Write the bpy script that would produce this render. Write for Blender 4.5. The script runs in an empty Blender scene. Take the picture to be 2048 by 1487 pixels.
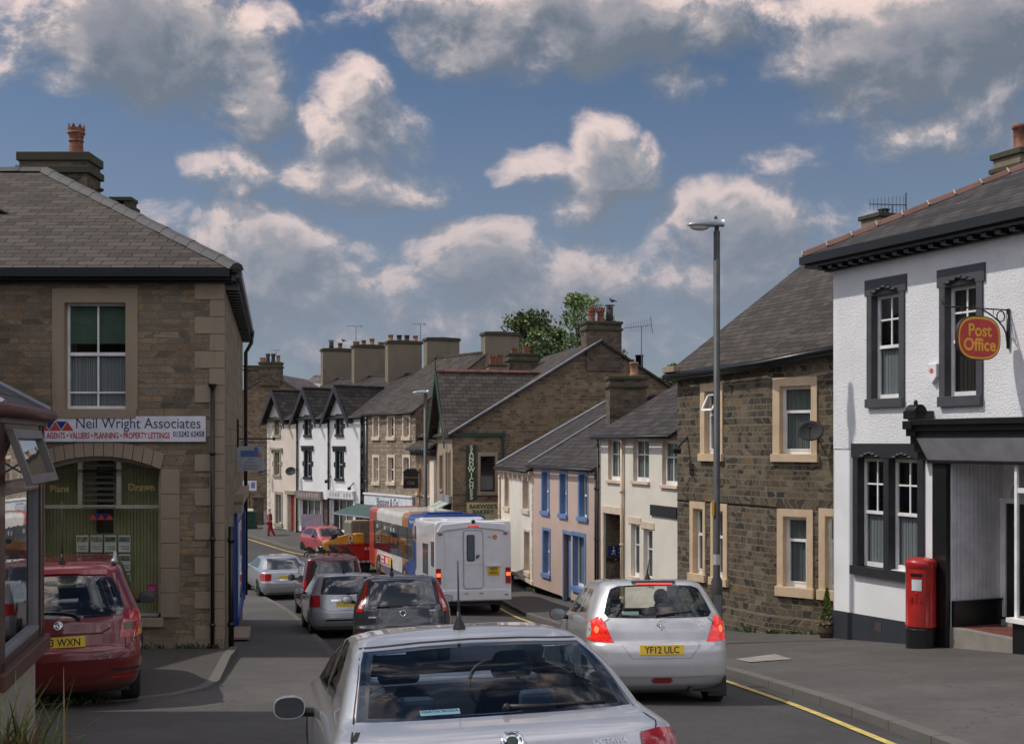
import bpy, bmesh, math, random
from mathutils import Vector, Matrix
R=math.radians; PI=math.pi
random.seed(7)
SC=bpy.context.scene; COL=SC.collection
# ---------------------------------------------------------------- camera
CZ=6.0; FP=2400.0; HY=885.0
cd=bpy.data.cameras.new('camera'); cam=bpy.data.objects.new('camera',cd); COL.objects.link(cam)
cam.location=(0,0,CZ); cam.rotation_euler=(R(90),0,0)
cd.sensor_width=36; cd.lens=36*FP/2048; cd.shift_y=(HY-743.5)/2048; cd.clip_end=2000; cd.clip_start=0.1
SC.camera=cam
SC.render.resolution_x=1024; SC.render.resolution_y=743
SC.view_settings.view_transform='Standard'; SC.view_settings.look='None'
SC.view_settings.exposure=0.05; SC.view_settings.gamma=1
# ---------------------------------------------------------------- world
SUN_DIR=Vector((-1.0,0.03,1.30)).normalized()
SUN_EL=math.asin(SUN_DIR.z)
W=bpy.data.worlds.new("World"); SC.world=W; W.use_nodes=True
nt=W.node_tree; nt.nodes.clear()
def N(nt,t,**k):
    n=nt.nodes.new(t)
    for a,b in k.items():
        if a=='ins':
            for i,v in b.items(): n.inputs[i].default_value=v
        else: setattr(n,a,b)
    return n
def mth(nt,op,a,b=None,clamp=False):
    n=nt.nodes.new('ShaderNodeMath'); n.operation=op; n.use_clamp=clamp
    for i,v in enumerate((a,b)):
        if v is None: continue
        if isinstance(v,(int,float)): n.inputs[i].default_value=v
        else: nt.links.new(v,n.inputs[i])
    return n.outputs[0]
def vmt(nt,op,a,b=None,s=None):
    n=nt.nodes.new('ShaderNodeVectorMath'); n.operation=op
    for i,v in enumerate((a,b)):
        if v is None: continue
        if isinstance(v,(tuple,Vector)): n.inputs[i].default_value=tuple(v)
        else: nt.links.new(v,n.inputs[i])
    if s is not None: n.inputs['Scale'].default_value=s
    return n.outputs['Value'] if op in('LENGTH','DOT_PRODUCT') else n.outputs[0]
def mixc(nt,f,a,b):
    n=nt.nodes.new('ShaderNodeMix'); n.data_type='RGBA'
    for s,v in ((0,f),(6,a),(7,b)):
        if isinstance(v,(int,float)): n.inputs[s].default_value=v
        elif isinstance(v,tuple): n.inputs[s].default_value=(v[0],v[1],v[2],1)
        else: nt.links.new(v,n.inputs[s])
    return n.outputs[2]
def mrange(nt,v,a,b,c=0.,d=1.,smooth=True):
    n=nt.nodes.new('ShaderNodeMapRange'); n.interpolation_type='SMOOTHSTEP' if smooth else 'LINEAR'
    nt.links.new(v,n.inputs[0])
    for i,x in enumerate((a,b,c,d)): n.inputs[i+1].default_value=x
    return n.outputs[0]
# cloud density as a function of the view direction of the sky (fixed to the world)
CG=bpy.data.node_groups.new('cloud_density','ShaderNodeTree')
CG.interface.new_socket('Vector',in_out='INPUT',socket_type='NodeSocketVector')
CG.interface.new_socket('Density',in_out='OUTPUT',socket_type='NodeSocketFloat')
gi=CG.nodes.new('NodeGroupInput'); go=CG.nodes.new('NodeGroupOutput')
def skydir(px,py): return Vector(((px-1024)/FP,1.0,(HY-py)/FP))
# px, py, half width, half height, amount
BLOBS=[(280,35,230,105,1.25),(10,100,70,60,.6),(300,140,250,70,.6),(490,185,75,85,.8),(705,180,70,75,1.1),
(725,250,120,70,.9),(730,335,160,55,.95),(460,325,100,55,.8),(1120,20,380,95,1.0),(1400,10,160,70,.8),(1080,100,220,50,.5),(1360,150,80,45,.65),
(1185,262,62,50,1.05),(1215,320,85,60,.95),(1140,330,70,50,.7),(1160,385,80,55,.7),(1060,310,75,50,.8),(1150,375,90,60,.8),(1870,50,280,115,1.25),(1960,10,240,90,1.2),(1700,150,110,70,.8),(1990,160,120,90,1.0),
(1930,220,230,70,.7),(1590,310,90,35,.55),(530,500,150,95,1.05),(430,470,80,50,.8),(690,560,170,85,1.0),(300,440,60,50,.5),(960,510,150,80,.95),
(1110,540,160,90,.8),(1480,420,150,75,1.0),(1640,440,120,50,.6),(640,640,320,95,.72),(1100,640,400,95,.75),(1500,540,260,100,.75),(880,590,320,90,.6),(1600,470,160,70,.6),(1380,450,80,50,.7)]
tot=None
wn=N(CG,'ShaderNodeTexNoise'); wn.inputs['Scale'].default_value=11.; wn.inputs['Detail'].default_value=2
CG.links.new(gi.outputs[0],wn.inputs['Vector'])
wv=vmt(CG,'SCALE',vmt(CG,'SUBTRACT',wn.outputs['Color'],(.5,.5,.5)),s=.055)
PV=vmt(CG,'ADD',gi.outputs[0],wv)
for (px,py,sx,sy,am) in BLOBS:
    am*=1.0
    c=skydir(px+8,py+22); ln=c.length; c=c/ln
    dv=vmt(CG,'SUBTRACT',PV,tuple(c))
    dv=vmt(CG,'MULTIPLY',dv,(FP*ln/sx*.8,FP*ln/sx*.8,FP*ln/sy*.8))
    l=vmt(CG,'DOT_PRODUCT',dv,dv)
    m=mrange(CG,l,1.55,.0,-.2,am*1.15,False)
    tot=m if tot is None else mth(CG,'MAXIMUM',tot,m)
# general cloud cover outside the field of view
sp=N(CG,'ShaderNodeSeparateXYZ'); CG.links.new(gi.outputs[0],sp.inputs[0])
bn=N(CG,'ShaderNodeTexNoise'); bn.inputs['Scale'].default_value=2.6; bn.inputs['Detail'].default_value=3
CG.links.new(gi.outputs[0],bn.inputs['Vector'])
gen=mrange(CG,bn.outputs[0],.40,.60,0.,1.)
outm=mrange(CG,sp.outputs[1],.86,.74)
tot=mth(CG,'MAXIMUM',tot,mth(CG,'MULTIPLY',gen,outm))
fb=N(CG,'ShaderNodeTexNoise'); fb.inputs['Scale'].default_value=14.; fb.inputs['Detail'].default_value=7; fb.inputs['Roughness'].default_value=.62
sv=vmt(CG,'MULTIPLY',PV,(1,1,1.35)); CG.links.new(sv,fb.inputs['Vector'])
f1=mth(CG,'MULTIPLY',mth(CG,'SUBTRACT',fb.outputs[0],.5),2.5)
tot=mth(CG,'ADD',tot,mth(CG,'MULTIPLY',f1,mrange(CG,tot,.0,.3,.25,1.)))
CG.links.new(tot,go.inputs[0])
tc=N(nt,'ShaderNodeTexCoord')
sky=N(nt,'ShaderNodeTexSky'); sky.sky_type='NISHITA'; sky.sun_disc=False
sky.sun_elevation=SUN_EL; sky.sun_rotation=math.atan2(SUN_DIR.x,SUN_DIR.y)
sky.air_density=1.0; sky.dust_density=.6; sky.ozone_density=2.2
g1=N(nt,'ShaderNodeGroup'); g1.node_tree=CG; nt.links.new(tc.outputs['Generated'],g1.inputs[0])
g2=N(nt,'ShaderNodeGroup'); g2.node_tree=CG
nt.links.new(vmt(nt,'ADD',tc.outputs['Generated'],(-.010,0,.019)),g2.inputs[0])
mask=mrange(nt,g1.outputs[0],.05,.98)
dif=mth(nt,'SUBTRACT',g1.outputs[0],g2.outputs[0])
lit=mrange(nt,dif,-.40,.55)
thin=mrange(nt,g1.outputs[0],1.75,.75,.34,1.)
lit=mth(nt,'MULTIPLY',lit,thin)
cr=nt.nodes.new('ShaderNodeValToRGB'); nt.links.new(lit,cr.inputs[0])
for e,(p,c) in zip([cr.color_ramp.elements[0],cr.color_ramp.elements[1],cr.color_ramp.elements.new(.33),cr.color_ramp.elements.new(.62)],((0.,(.165,.195,.235)),(1.,(.98,.76,.66)),(.33,(.25,.27,.31)),(.62,(.46,.42,.43)))): pass
el=cr.color_ramp.elements
for i,(p,c) in enumerate(((0.,(.155,.185,.225)),(.35,(.27,.28,.32)),(.66,(.43,.40,.41)),(1.,(.98,.77,.69)))): el[i].position=p; el[i].color=(*c,1)
ccol=cr.outputs[0]
sz=N(nt,'ShaderNodeSeparateXYZ'); nt.links.new(tc.outputs['Generated'],sz.inputs[0])
skyc=vmt(nt,'MULTIPLY',sky.outputs[0],(.050,.055,.062))
outb=mrange(nt,sz.outputs[1],.84,.70,1.,4.0)  # clouds outside the view are brightened to add fill light
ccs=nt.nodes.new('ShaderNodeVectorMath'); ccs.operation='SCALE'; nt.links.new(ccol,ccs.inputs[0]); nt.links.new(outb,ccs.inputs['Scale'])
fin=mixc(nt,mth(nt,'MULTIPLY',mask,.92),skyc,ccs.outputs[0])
haze=mrange(nt,sz.outputs[2],.36,.04,0.,.64)
fin=mixc(nt,haze,fin,(.25,.285,.355))
bg=N(nt,'ShaderNodeBackground'); nt.links.new(fin,bg.inputs[0]); bg.inputs[1].default_value=1.0
wo=N(nt,'ShaderNodeOutputWorld'); nt.links.new(bg.outputs[0],wo.inputs[0])
W.cycles.sampling_method='MANUAL'; W.cycles.sample_map_resolution=512
# ---------------------------------------------------------------- sun
sl=bpy.data.lights.new('sun','SUN'); sl.energy=2.6; sl.angle=R(.8); sl.color=(1,.955,.89)
so=bpy.data.objects.new('sun',sl); COL.objects.link(so); so.rotation_euler=SUN_DIR.to_track_quat('Z','Y').to_euler(); so.location=(-20,0,30)
# ---------------------------------------------------------------- helpers
GP=[(-30,.6),(0,1.9),(6,2.42),(14,3.1),(20,3.72),(25,4.2),(29,4.6),(35,5.1),(42,5.45),(50,5.7),(56,5.72),(61,5.6),(66,5.35),(70,5.2),(80,4.9),(100,4.6),(200,5.0),(900,4.)]
def G(y):
    for (a,b),(c,d) in zip(GP,GP[1:]):
        if y<=c: 
            t=(y-a)/(c-a); return CZ-(b+(d-b)*t)
    return CZ-GP[-1][1]
def P(px,py,Y): return Vector(((px-1024)*Y/FP,Y,CZ-(py-HY)*Y/FP))
def lerp(a,b,t): return a+(b-a)*t
def thing(name,label,cat,loc=(0,0,0),rz=0,group=None,rx=0,kind=None):
    o=bpy.data.objects.new(name,None); COL.objects.link(o); o.location=loc
    o.rotation_euler=(rx,0,rz); o.empty_display_size=.2
    o['label']=label; o['category']=cat
    if group:o['group']=group
    if kind:o['kind']=kind
    return o
def tag(o,label,cat,group=None):
    o['label']=label;o['category']=cat
    if group:o['group']=group
    return o
class MB:
    def __init__(s): s.v=[];s.f=[];s.m=[]
    def add(s,vs,fs,m=0):
        b=len(s.v); s.v+= [Vector(x) for x in vs]; s.f+=[tuple(b+i for i in f) for f in fs]; s.m+=[m]*len(fs); return s
    def quad(s,a,b,c,d,m=0): return s.add([a,b,c,d],[(0,1,2,3)],m)
    def poly(s,pts,m=0): return s.add(pts,[tuple(range(len(pts)))],m)
    def box(s,x0,x1,y0,y1,z0,z1,M=None,m=0,b=0):
        x0,x1=sorted((x0,x1));y0,y1=sorted((y0,y1));z0,z1=sorted((z0,z1))
        vs=[Vector((x,y,z)) for z in(z0,z1) for y in(y0,y1) for x in(x0,x1)]
        if M is not None: vs=[M@v for v in vs]
        return s.add(vs,[(0,2,3,1),(4,5,7,6),(0,1,5,4),(2,6,7,3),(0,4,6,2),(1,3,7,5)],m)
    def prism(s,pts,off,m=0):
        n=len(pts); pts=[Vector(p) for p in pts]; off=Vector(off)
        return s.add(pts+[p+off for p in pts],[tuple(range(n))[::-1],tuple(range(n,2*n))]+[(i,(i+1)%n,(i+1)%n+n,i+n) for i in range(n)],m)
    def tube(s,pts,r,n=8,m=0,caps=True):
        pts=[Vector(p) for p in pts]; rs=r if isinstance(r,(list,tuple)) else [r]*len(pts)
        b=len(s.v); ring=[]; up=None
        for i,p in enumerate(pts):
            d=(pts[min(i+1,len(pts)-1)]-pts[max(i-1,0)]).normalized()
            if up is None: up=d.orthogonal().normalized()
            a=(up-d*up.dot(d)); a=a.normalized() if a.length>1e-6 else d.orthogonal().normalized(); up=a; c=d.cross(a)
            s.v+=[p+(a*math.cos(2*PI*k/n)+c*math.sin(2*PI*k/n))*rs[i] for k in range(n)]
        for i in range(len(pts)-1):
            for k in range(n):
                s.f.append((b+i*n+k,b+i*n+(k+1)%n,b+(i+1)*n+(k+1)%n,b+(i+1)*n+k)); s.m.append(m)
        if caps:
            s.f.append(tuple(b+k for k in range(n))[::-1]); s.m.append(m)
            e=b+(len(pts)-1)*n; s.f.append(tuple(e+k for k in range(n))); s.m.append(m)
        return s
    def lathe(s,prof,M=None,n=20,m=0):
        b=len(s.v)
        for (r,z) in prof:
            for k in range(n):
                v=Vector((r*math.cos(2*PI*k/n),r*math.sin(2*PI*k/n),z)); s.v.append(M@v if M is not None else v)
        for i in range(len(prof)-1):
            for k in range(n):
                s.f.append((b+i*n+k,b+i*n+(k+1)%n,b+(i+1)*n+(k+1)%n,b+(i+1)*n+k)); s.m.append(m)
        if prof[0][0]>1e-5: s.f.append(tuple(b+k for k in range(n))[::-1]); s.m.append(m)
        if prof[-1][0]>1e-5:
            e=b+(len(prof)-1)*n; s.f.append(tuple(e+k for k in range(n))); s.m.append(m)
        return s
    def ell(s,c,r,n=12,k=8,M=None,m=0):
        prof=[(math.sin(PI*i/k),-math.cos(PI*i/k)) for i in range(k+1)]
        S=Matrix.Translation(c)@Matrix.Diagonal((r[0],r[1],r[2],1)); 
        return s.lathe(prof,(M@S) if M is not None else S,n,m)
    def build(s,name,mat,parent=None,smooth=False,bevel=0,base=None,wn=False):
        me=bpy.data.meshes.new(name)
        inv=None
        if base is not None: off=Vector(base); vs=[v-off for v in s.v]
        else: vs=s.v
        me.from_pydata([tuple(v) for v in vs],[],s.f)
        mats=mat if isinstance(mat,(list,tuple)) else [mat]
        for x in mats: me.materials.append(x)
        if len(mats)>1: me.polygons.foreach_set('material_index',s.m)
        me.update()
        uv=me.uv_layers.new(name='UVMap'); Z=Vector((0,0,1))
        data=[0.0]*(2*len(me.loops))
        for p in me.polygons:
            n=p.normal
            t=Z.cross(n)
            if t.length<.02: t=Vector((1,0,0)); 
            t.normalize(); bb=n.cross(t)
            for li in p.loop_indices:
                co=s.v[me.loops[li].vertex_index]
                data[2*li]=co.dot(t); data[2*li+1]=co.dot(bb)
        uv.data.foreach_set('uv',data)
        if smooth: me.polygons.foreach_set('use_smooth',[True]*len(me.polygons))
        o=bpy.data.objects.new(name,me); COL.objects.link(o)
        if parent is not None: o.parent=parent
        if bevel:
            b=o.modifiers.new('bevel','BEVEL'); b.width=bevel; b.segments=2; b.limit_method='ANGLE'; b.angle_limit=R(35)
        return o
def struct(o): o['kind']='structure'; return o
# ---------------------------------------------------------------- materials
MATS={}
def newmat(name):
    m=bpy.data.materials.new(name); m.use_nodes=True; t=m.node_tree; t.nodes.clear()
    o=t.nodes.new('ShaderNodeOutputMaterial'); b=t.nodes.new('ShaderNodeBsdfPrincipled'); t.links.new(b.outputs[0],o.inputs[0])
    return m,t,b
def uvn(t): 
    n=t.nodes.new('ShaderNodeUVMap'); n.uv_map='UVMap'; return n.outputs[0]
def noise(t,vec,sc,det=4,rough=.55):
    n=t.nodes.new('ShaderNodeTexNoise'); n.inputs['Scale'].default_value=sc; n.inputs['Detail'].default_value=det; n.inputs['Roughness'].default_value=rough
    if vec is not None: t.links.new(vec,n.inputs['Vector'])
    return n
def bump(t,b,h,st,dist=.02):
    n=t.nodes.new('ShaderNodeBump'); n.inputs['Strength'].default_value=st; n.inputs['Distance'].default_value=dist
    t.links.new(h,n.inputs['Height']); t.links.new(n.outputs[0],b.inputs['Normal'])
def ramp(t,f,stops):
    n=t.nodes.new('ShaderNodeValToRGB'); cr=n.color_ramp
    while len(cr.elements)<len(stops): cr.elements.new(.5)
    for e,(p,c) in zip(cr.elements,stops): e.position=p; e.color=(c[0],c[1],c[2],1)
    t.links.new(f,n.inputs[0]); return n.outputs[0]
def paint(name,c,rough=.5,metal=0,coat=0,var=.12,vs=3.,spec=.5,em=0,bmp=0):
    if name in MATS: return MATS[name]
    m,t,b=newmat(name)
    tcn=t.nodes.new('ShaderNodeTexCoord'); n=noise(t,tcn.outputs['Object'],vs,5)
    f=mrange(t,n.outputs[0],.3,.7)
    col=mixc(t,f,tuple(x*(1-var) for x in c),tuple(min(1,x*(1+var)) for x in c)); t.links.new(col,b.inputs['Base Color'])
    b.inputs['Roughness'].default_value=rough; b.inputs['Metallic'].default_value=metal
    b.inputs['Coat Weight'].default_value=coat; b.inputs['Coat Roughness'].default_value=.04
    b.inputs['Specular IOR Level'].default_value=spec
    if em: t.links.new(col,b.inputs['Emission Color']); b.inputs['Emission Strength'].default_value=em
    if bmp:
        n2=noise(t,tcn.outputs['Object'],bmp,4); bump(t,b,n2.outputs[0],.3,.01)
    MATS[name]=m; return m
def stone(name,cols,bw=.38,bh=.16,mortar=(.16,.14,.12),msize=.012,dist=.05,bs=.8,stain=.5,rowd=.05):
    if name in MATS: return MATS[name]
    m,t,b=newmat(name); uv=uvn(t)
    sp=t.nodes.new('ShaderNodeSeparateXYZ'); t.links.new(uv,sp.inputs[0])
    n1=noise(t,vmt(t,'MULTIPLY',uv,(0.0,1.7,0)),1.0,2); 
    n2=noise(t,vmt(t,'MULTIPLY',uv,(1.3,2.2,0)),1.0,2)
    n3=noise(t,uv,9.,3)
    u=mth(t,'ADD',sp.outputs[0],mth(t,'ADD',mth(t,'MULTIPLY',n2.outputs[0],.9),mth(t,'MULTIPLY',n3.outputs[0],dist)))
    v=mth(t,'ADD',sp.outputs[1],mth(t,'ADD',mth(t,'MULTIPLY',n1.outputs[0],rowd*8),mth(t,'MULTIPLY',n3.outputs['Color'],dist*.5)))
    cb=t.nodes.new('ShaderNodeCombineXYZ'); t.links.new(u,cb.inputs[0]); t.links.new(v,cb.inputs[1])
    br=t.nodes.new('ShaderNodeTexBrick'); t.links.new(cb.outputs[0],br.inputs['Vector'])
    br.inputs['Scale'].default_value=1; br.inputs['Brick Width'].default_value=bw; br.inputs['Row Height'].default_value=bh
    br.inputs['Mortar Size'].default_value=msize; br.inputs['Mortar Smooth'].default_value=.15; br.inputs['Bias'].default_value=0
    br.inputs['Color1'].default_value=(0,0,0,1); br.inputs['Color2'].default_value=(1,1,1,1); br.inputs['Mortar'].default_value=(.5,.5,.5,1)
    br.offset=.43; br.squash=.62; br.squash_frequency=3
    k=len(cols); sc=ramp(t,br.outputs['Color'],[((i+.5)/k,c) for i,c in enumerate(cols)])
    n4=noise(t,uv,2.2,6,.65); n5=noise(t,uv,26.,5,.7)
    sc=mixc(t,mth(t,'MULTIPLY',mrange(t,n4.outputs[0],.42,.68),stain),sc,(.035,.032,.03))
    g=t.nodes.new('ShaderNodeMix'); g.data_type='RGBA'; g.blend_type='MULTIPLY'; g.inputs[0].default_value=.75
    t.links.new(sc,g.inputs[6]); t.links.new(ramp(t,n5.outputs[0],[(.25,(.5,.5,.5)),(.75,(1.35,1.3,1.25))]),g.inputs[7])
    col=mixc(t,br.outputs['Fac'],g.outputs[2],mortar); t.links.new(col,b.inputs['Base Color'])
    b.inputs['Roughness'].default_value=.9; b.inputs['Specular IOR Level'].default_value=.2
    h=mth(t,'ADD',mth(t,'MULTIPLY',mth(t,'SUBTRACT',1.,br.outputs['Fac']),1.),mth(t,'MULTIPLY',n5.outputs[0],.7))
    h=mth(t,'ADD',h,mth(t,'MULTIPLY',br.outputs['Color'],.4))
    bump(t,b,h,bs,.03); MATS[name]=m; return m
def slate(name,c=(.075,.07,.068),w=.33,h=.2,light=1.7,lich=.25):
    if name in MATS: return MATS[name]
    m,t,b=newmat(name); uv=uvn(t)
    n3=noise(t,uv,5.,3)
    uv2=vmt(t,'ADD',uv,vmt(t,'SCALE',vmt(t,'SUBTRACT',n3.outputs['Color'],(.5,.5,.5)),s=.03))
    br=t.nodes.new('ShaderNodeTexBrick'); t.links.new(uv2,br.inputs['Vector'])
    br.inputs['Scale'].default_value=1; br.inputs['Brick Width'].default_value=w; br.inputs['Row Height'].default_value=h
    br.inputs['Mortar Size'].default_value=.011; br.inputs['Mortar Smooth'].default_value=.3
    br.inputs['Color1'].default_value=(0,0,0,1); br.inputs['Color2'].default_value=(1,1,1,1); br.inputs['Mortar'].default_value=(.3,.3,.3,1); br.offset=.5
    sc=ramp(t,br.outputs['Color'],[(0,tuple(x*.62 for x in c)),(.5,c),(.85,tuple(x*1.25 for x in c)),(1,tuple(x*light for x in c))])
    n4=noise(t,uv,1.1,7,.7); n5=noise(t,uv,30.,4,.7)
    sc=mixc(t,mth(t,'MULTIPLY',mrange(t,n4.outputs[0],.5,.75),lich),sc,(.16,.155,.12))
    sc=mixc(t,mrange(t,n5.outputs[0],.35,.8,0.,.35),sc,tuple(x*1.6 for x in c))
    col=mixc(t,br.outputs['Fac'],sc,(.012,.012,.012)); t.links.new(col,b.inputs['Base Color'])
    b.inputs['Roughness'].default_value=.8; b.inputs['Specular IOR Level'].default_value=.2
    sp=t.nodes.new('ShaderNodeSeparateXYZ'); t.links.new(uv2,sp.inputs[0])
    fr=mth(t,'FRACT',mth(t,'DIVIDE',sp.outputs[1],h))
    hh=mth(t,'ADD',mth(t,'MULTIPLY',mth(t,'SUBTRACT',1.,fr),1.2),mth(t,'MULTIPLY',mth(t,'SUBTRACT',1.,br.outputs['Fac']),.4))
    hh=mth(t,'ADD',hh,mth(t,'MULTIPLY',br.outputs['Color'],.35)); hh=mth(t,'ADD',hh,mth(t,'MULTIPLY',n5.outputs[0],.3))
    bump(t,b,hh,.9,.02); MATS[name]=m; return m
def render_wall(name,c,grain=60.,bs=.25,stain=.18,sc=(.30,.28,.25),lines=0):
    if name in MATS: return MATS[name]
    m,t,b=newmat(name); uv=uvn(t)
    n1=noise(t,vmt(t,'MULTIPLY',uv,(2.2,.45,1)),1.,6,.65); n2=noise(t,uv,grain,4,.7); n3=noise(t,uv,.9,3)
    col=mixc(t,mrange(t,n3.outputs[0],.3,.7),tuple(x*.9 for x in c),c)
    col=mixc(t,mth(t,'MULTIPLY',mrange(t,n1.outputs[0],.5,.78),stain),col,sc)
    col=mixc(t,mrange(t,n2.outputs[0],.3,.5,.25,0.),col,tuple(x*.6 for x in c))
    t.links.new(col,b.inputs['Base Color']); b.inputs['Roughness'].default_value=.88; b.inputs['Specular IOR Level'].default_value=.25
    bump(t,b,n2.outputs[0],bs,.03); MATS[name]=m; return m
def glassm(name,tint=(.55,.62,.62),refl=1.0,rough=.02,wav=.04):
    if name in MATS: return MATS[name]
    m=bpy.data.materials.new(name); m.use_nodes=True; t=m.node_tree; t.nodes.clear()
    o=t.nodes.new('ShaderNodeOutputMaterial'); mx=t.nodes.new('ShaderNodeMixShader'); tr=t.nodes.new('ShaderNodeBsdfTransparent'); gl=t.nodes.new('ShaderNodeBsdfGlossy')
    tr.inputs[0].default_value=(*tint,1); gl.inputs['Roughness'].default_value=rough
    tcn=t.nodes.new('ShaderNodeTexCoord'); n=noise(t,tcn.outputs['Object'],2.5,2); bp=t.nodes.new('ShaderNodeBump'); bp.inputs['Strength'].default_value=wav; bp.inputs['Distance'].default_value=.02
    t.links.new(n.outputs[0],bp.inputs['Height']); t.links.new(bp.outputs[0],gl.inputs['Normal'])
    ge=t.nodes.new('ShaderNodeNewGeometry'); cs=mth(t,'ABSOLUTE',vmt(t,'DOT_PRODUCT',ge.outputs['Incoming'],ge.outputs['Normal']))
    f=mth(t,'POWER',mth(t,'SUBTRACT',1.,cs,True),5.); f=mth(t,'ADD',mth(t,'MULTIPLY',f,.9),.05); f=mth(t,'MULTIPLY',f,refl*1.5,True)
    t.links.new(f,mx.inputs[0]); t.links.new(tr.outputs[0],mx.inputs[1]); t.links.new(gl.outputs[0],mx.inputs[2]); t.links.new(mx.outputs[0],o.inputs[0])
    MATS[name]=m; return m
def tarmac(name,c,patch=(.03,.03,.03),agg=.5,crack=1):
    if name in MATS: return MATS[name]
    m,t,b=newmat(name); g=t.nodes.new('ShaderNodeNewGeometry'); ps=g.outputs['Position']
    n1=noise(t,ps,.55,6,.6); n2=noise(t,ps,85.,3,.8); n3=noise(t,ps,5.,5,.6)
    col=mixc(t,mrange(t,n1.outputs[0],.35,.68),tuple(x*.68 for x in c),tuple(x*1.2 for x in c))
    vc=t.nodes.new('ShaderNodeTexVoronoi'); vc.inputs['Scale'].default_value=.32; t.links.new(vmt(t,'ADD',ps,vmt(t,'SCALE',n1.outputs['Color'],s=1.6)),vc.inputs['Vector'])
    sx=t.nodes.new('ShaderNodeSeparateXYZ'); t.links.new(vc.outputs['Color'],sx.inputs[0])
    col=mixc(t,mth(t,'MULTIPLY',sx.outputs[0],.45),col,tuple(x*.62 for x in c))
    col=mixc(t,mrange(t,n3.outputs[0],.4,.8,0.,.4),col,tuple(x*1.4 for x in c))
    col=mixc(t,mrange(t,n2.outputs[0],.35,.75,0.,agg),col,tuple(x*2.1 for x in c))
    if crack:
        vo=t.nodes.new('ShaderNodeTexVoronoi'); vo.feature='DISTANCE_TO_EDGE'; vo.inputs['Scale'].default_value=.45
        t.links.new(vmt(t,'ADD',ps,vmt(t,'SCALE',n3.outputs['Color'],s=.9)),vo.inputs['Vector'])
        cr=mrange(t,vo.outputs[0],.0,.014,.55*crack,0.)
        msk=mrange(t,n1.outputs[0],.45,.6)
        col=mixc(t,mth(t,'MULTIPLY',cr,msk),col,(.012,.012,.012))
    t.links.new(col,b.inputs['Base Color']); b.inputs['Roughness'].default_value=.85; b.inputs['Specular IOR Level'].default_value=.3
    bump(t,b,mth(t,'ADD',n2.outputs[0],mth(t,'MULTIPLY',n3.outputs[0],.6)),.35,.01); MATS[name]=m; return m
def carpaint(name,c,metal=.0,flake=.0,rough=.28):
    if name in MATS: return MATS[name]
    m,t,b=newmat(name); tcn=t.nodes.new('ShaderNodeTexCoord'); n=noise(t,tcn.outputs['Object'],3.,6,.7)
    sp=t.nodes.new('ShaderNodeSeparateXYZ'); t.links.new(tcn.outputs['Object'],sp.inputs[0])
    dirt=mth(t,'MULTIPLY',mrange(t,sp.outputs[2],.55,.2,0.,.55),n.outputs[0])
    col=mixc(t,dirt,mixc(t,mrange(t,n.outputs[0],.3,.7),tuple(x*.93 for x in c),c),(.10,.09,.08)); t.links.new(col,b.inputs['Base Color'])
    b.inputs['Metallic'].default_value=metal; b.inputs['Roughness'].default_value=rough; b.inputs['Coat Weight'].default_value=1; b.inputs['Coat Roughness'].default_value=.05
    r=mth(t,'ADD',rough,mth(t,'MULTIPLY',n.outputs[0],.1)); t.links.new(r,b.inputs['Roughness'])
    MATS[name]=m; return m
# palette
M_yorks=stone('stone_left_building',[(.28,.225,.16),(.21,.172,.125),(.33,.262,.18),(.14,.12,.092),(.36,.245,.14),(.29,.24,.175),(.23,.192,.145)],.30,.115,(.20,.165,.115),.008,.05,.9,.35)
M_ash=render_wall('dressed_sandstone',(.33,.265,.19),26.,.22,.45,(.12,.105,.085))
M_quoin=stone('quoin_stone',[(.31,.25,.185),(.26,.215,.16),(.33,.27,.19),(.24,.20,.15)],.42,.33,(.12,.11,.09),.006,.01,.35,.25,.0)
M_rubble=stone('stone_dark_house',[(.06,.053,.046),(.14,.12,.09),(.19,.155,.105),(.085,.074,.06),(.23,.16,.09),(.075,.063,.05),(.17,.14,.10),(.045,.041,.037),(.22,.18,.125)],.20,.135,(.21,.18,.13),.0115,.06,1.,.35)
M_gable=stone('stone_bakery_gable',[(.27,.20,.13),(.20,.15,.10),(.33,.245,.155),(.11,.085,.065),(.29,.215,.14),(.16,.125,.09)],.30,.125,(.27,.205,.135),.012,.07,.9,.4)
M_bloss=stone('stone_pale_coursed',[(.36,.29,.22),(.28,.23,.17),(.42,.34,.25),(.24,.20,.155)],.24,.17,(.16,.135,.11),.014,.03,.7,.2)
M_chim=stone('stone_chimney',[(.12,.098,.075),(.17,.135,.095),(.07,.06,.05),(.20,.15,.10)],.30,.14,(.14,.12,.095),.012,.04,.9,.45)
M_crend=render_wall('chimney_render',(.22,.185,.135),18.,.3,.5,(.08,.07,.055))
M_mossy=render_wall('mossy_chimney_cap',(.075,.07,.045),20.,.5,.7,(.05,.05,.03))
M_slate=slate('roof_slate_brown',(.060,.051,.042),.36,.21,1.35,.35)
M_slate2=slate('roof_slate_grey',(.050,.043,.040),.34,.24,1.4,.2)
M_slate3=slate('roof_slate_dark',(.05,.045,.043),.34,.24,1.5,.12)
M_white=render_wall('roughcast_white',(.80,.80,.80),24.,.75,.12,(.42,.40,.36))
M_whites=render_wall('smooth_white_wall',(.80,.80,.80),90.,.08,.14,(.45,.43,.40))
M_wh2=render_wall('painted_white_wall',(.80,.79,.77),90.,.1,.12,(.45,.42,.38))
M_cream=render_wall('cream_render',(.72,.62,.52),60.,.12,.3,(.45,.37,.28))
M_crm2=render_wall('pale_cream_render',(.74,.69,.59),60.,.12,.3,(.42,.38,.30))
M_pink=render_wall('faded_pink_render',(.53,.40,.335),50.,.14,.45,(.40,.28,.23))
M_blackp=paint('black_gloss_paint',(.012,.012,.013),.32,spec=.5)
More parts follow.
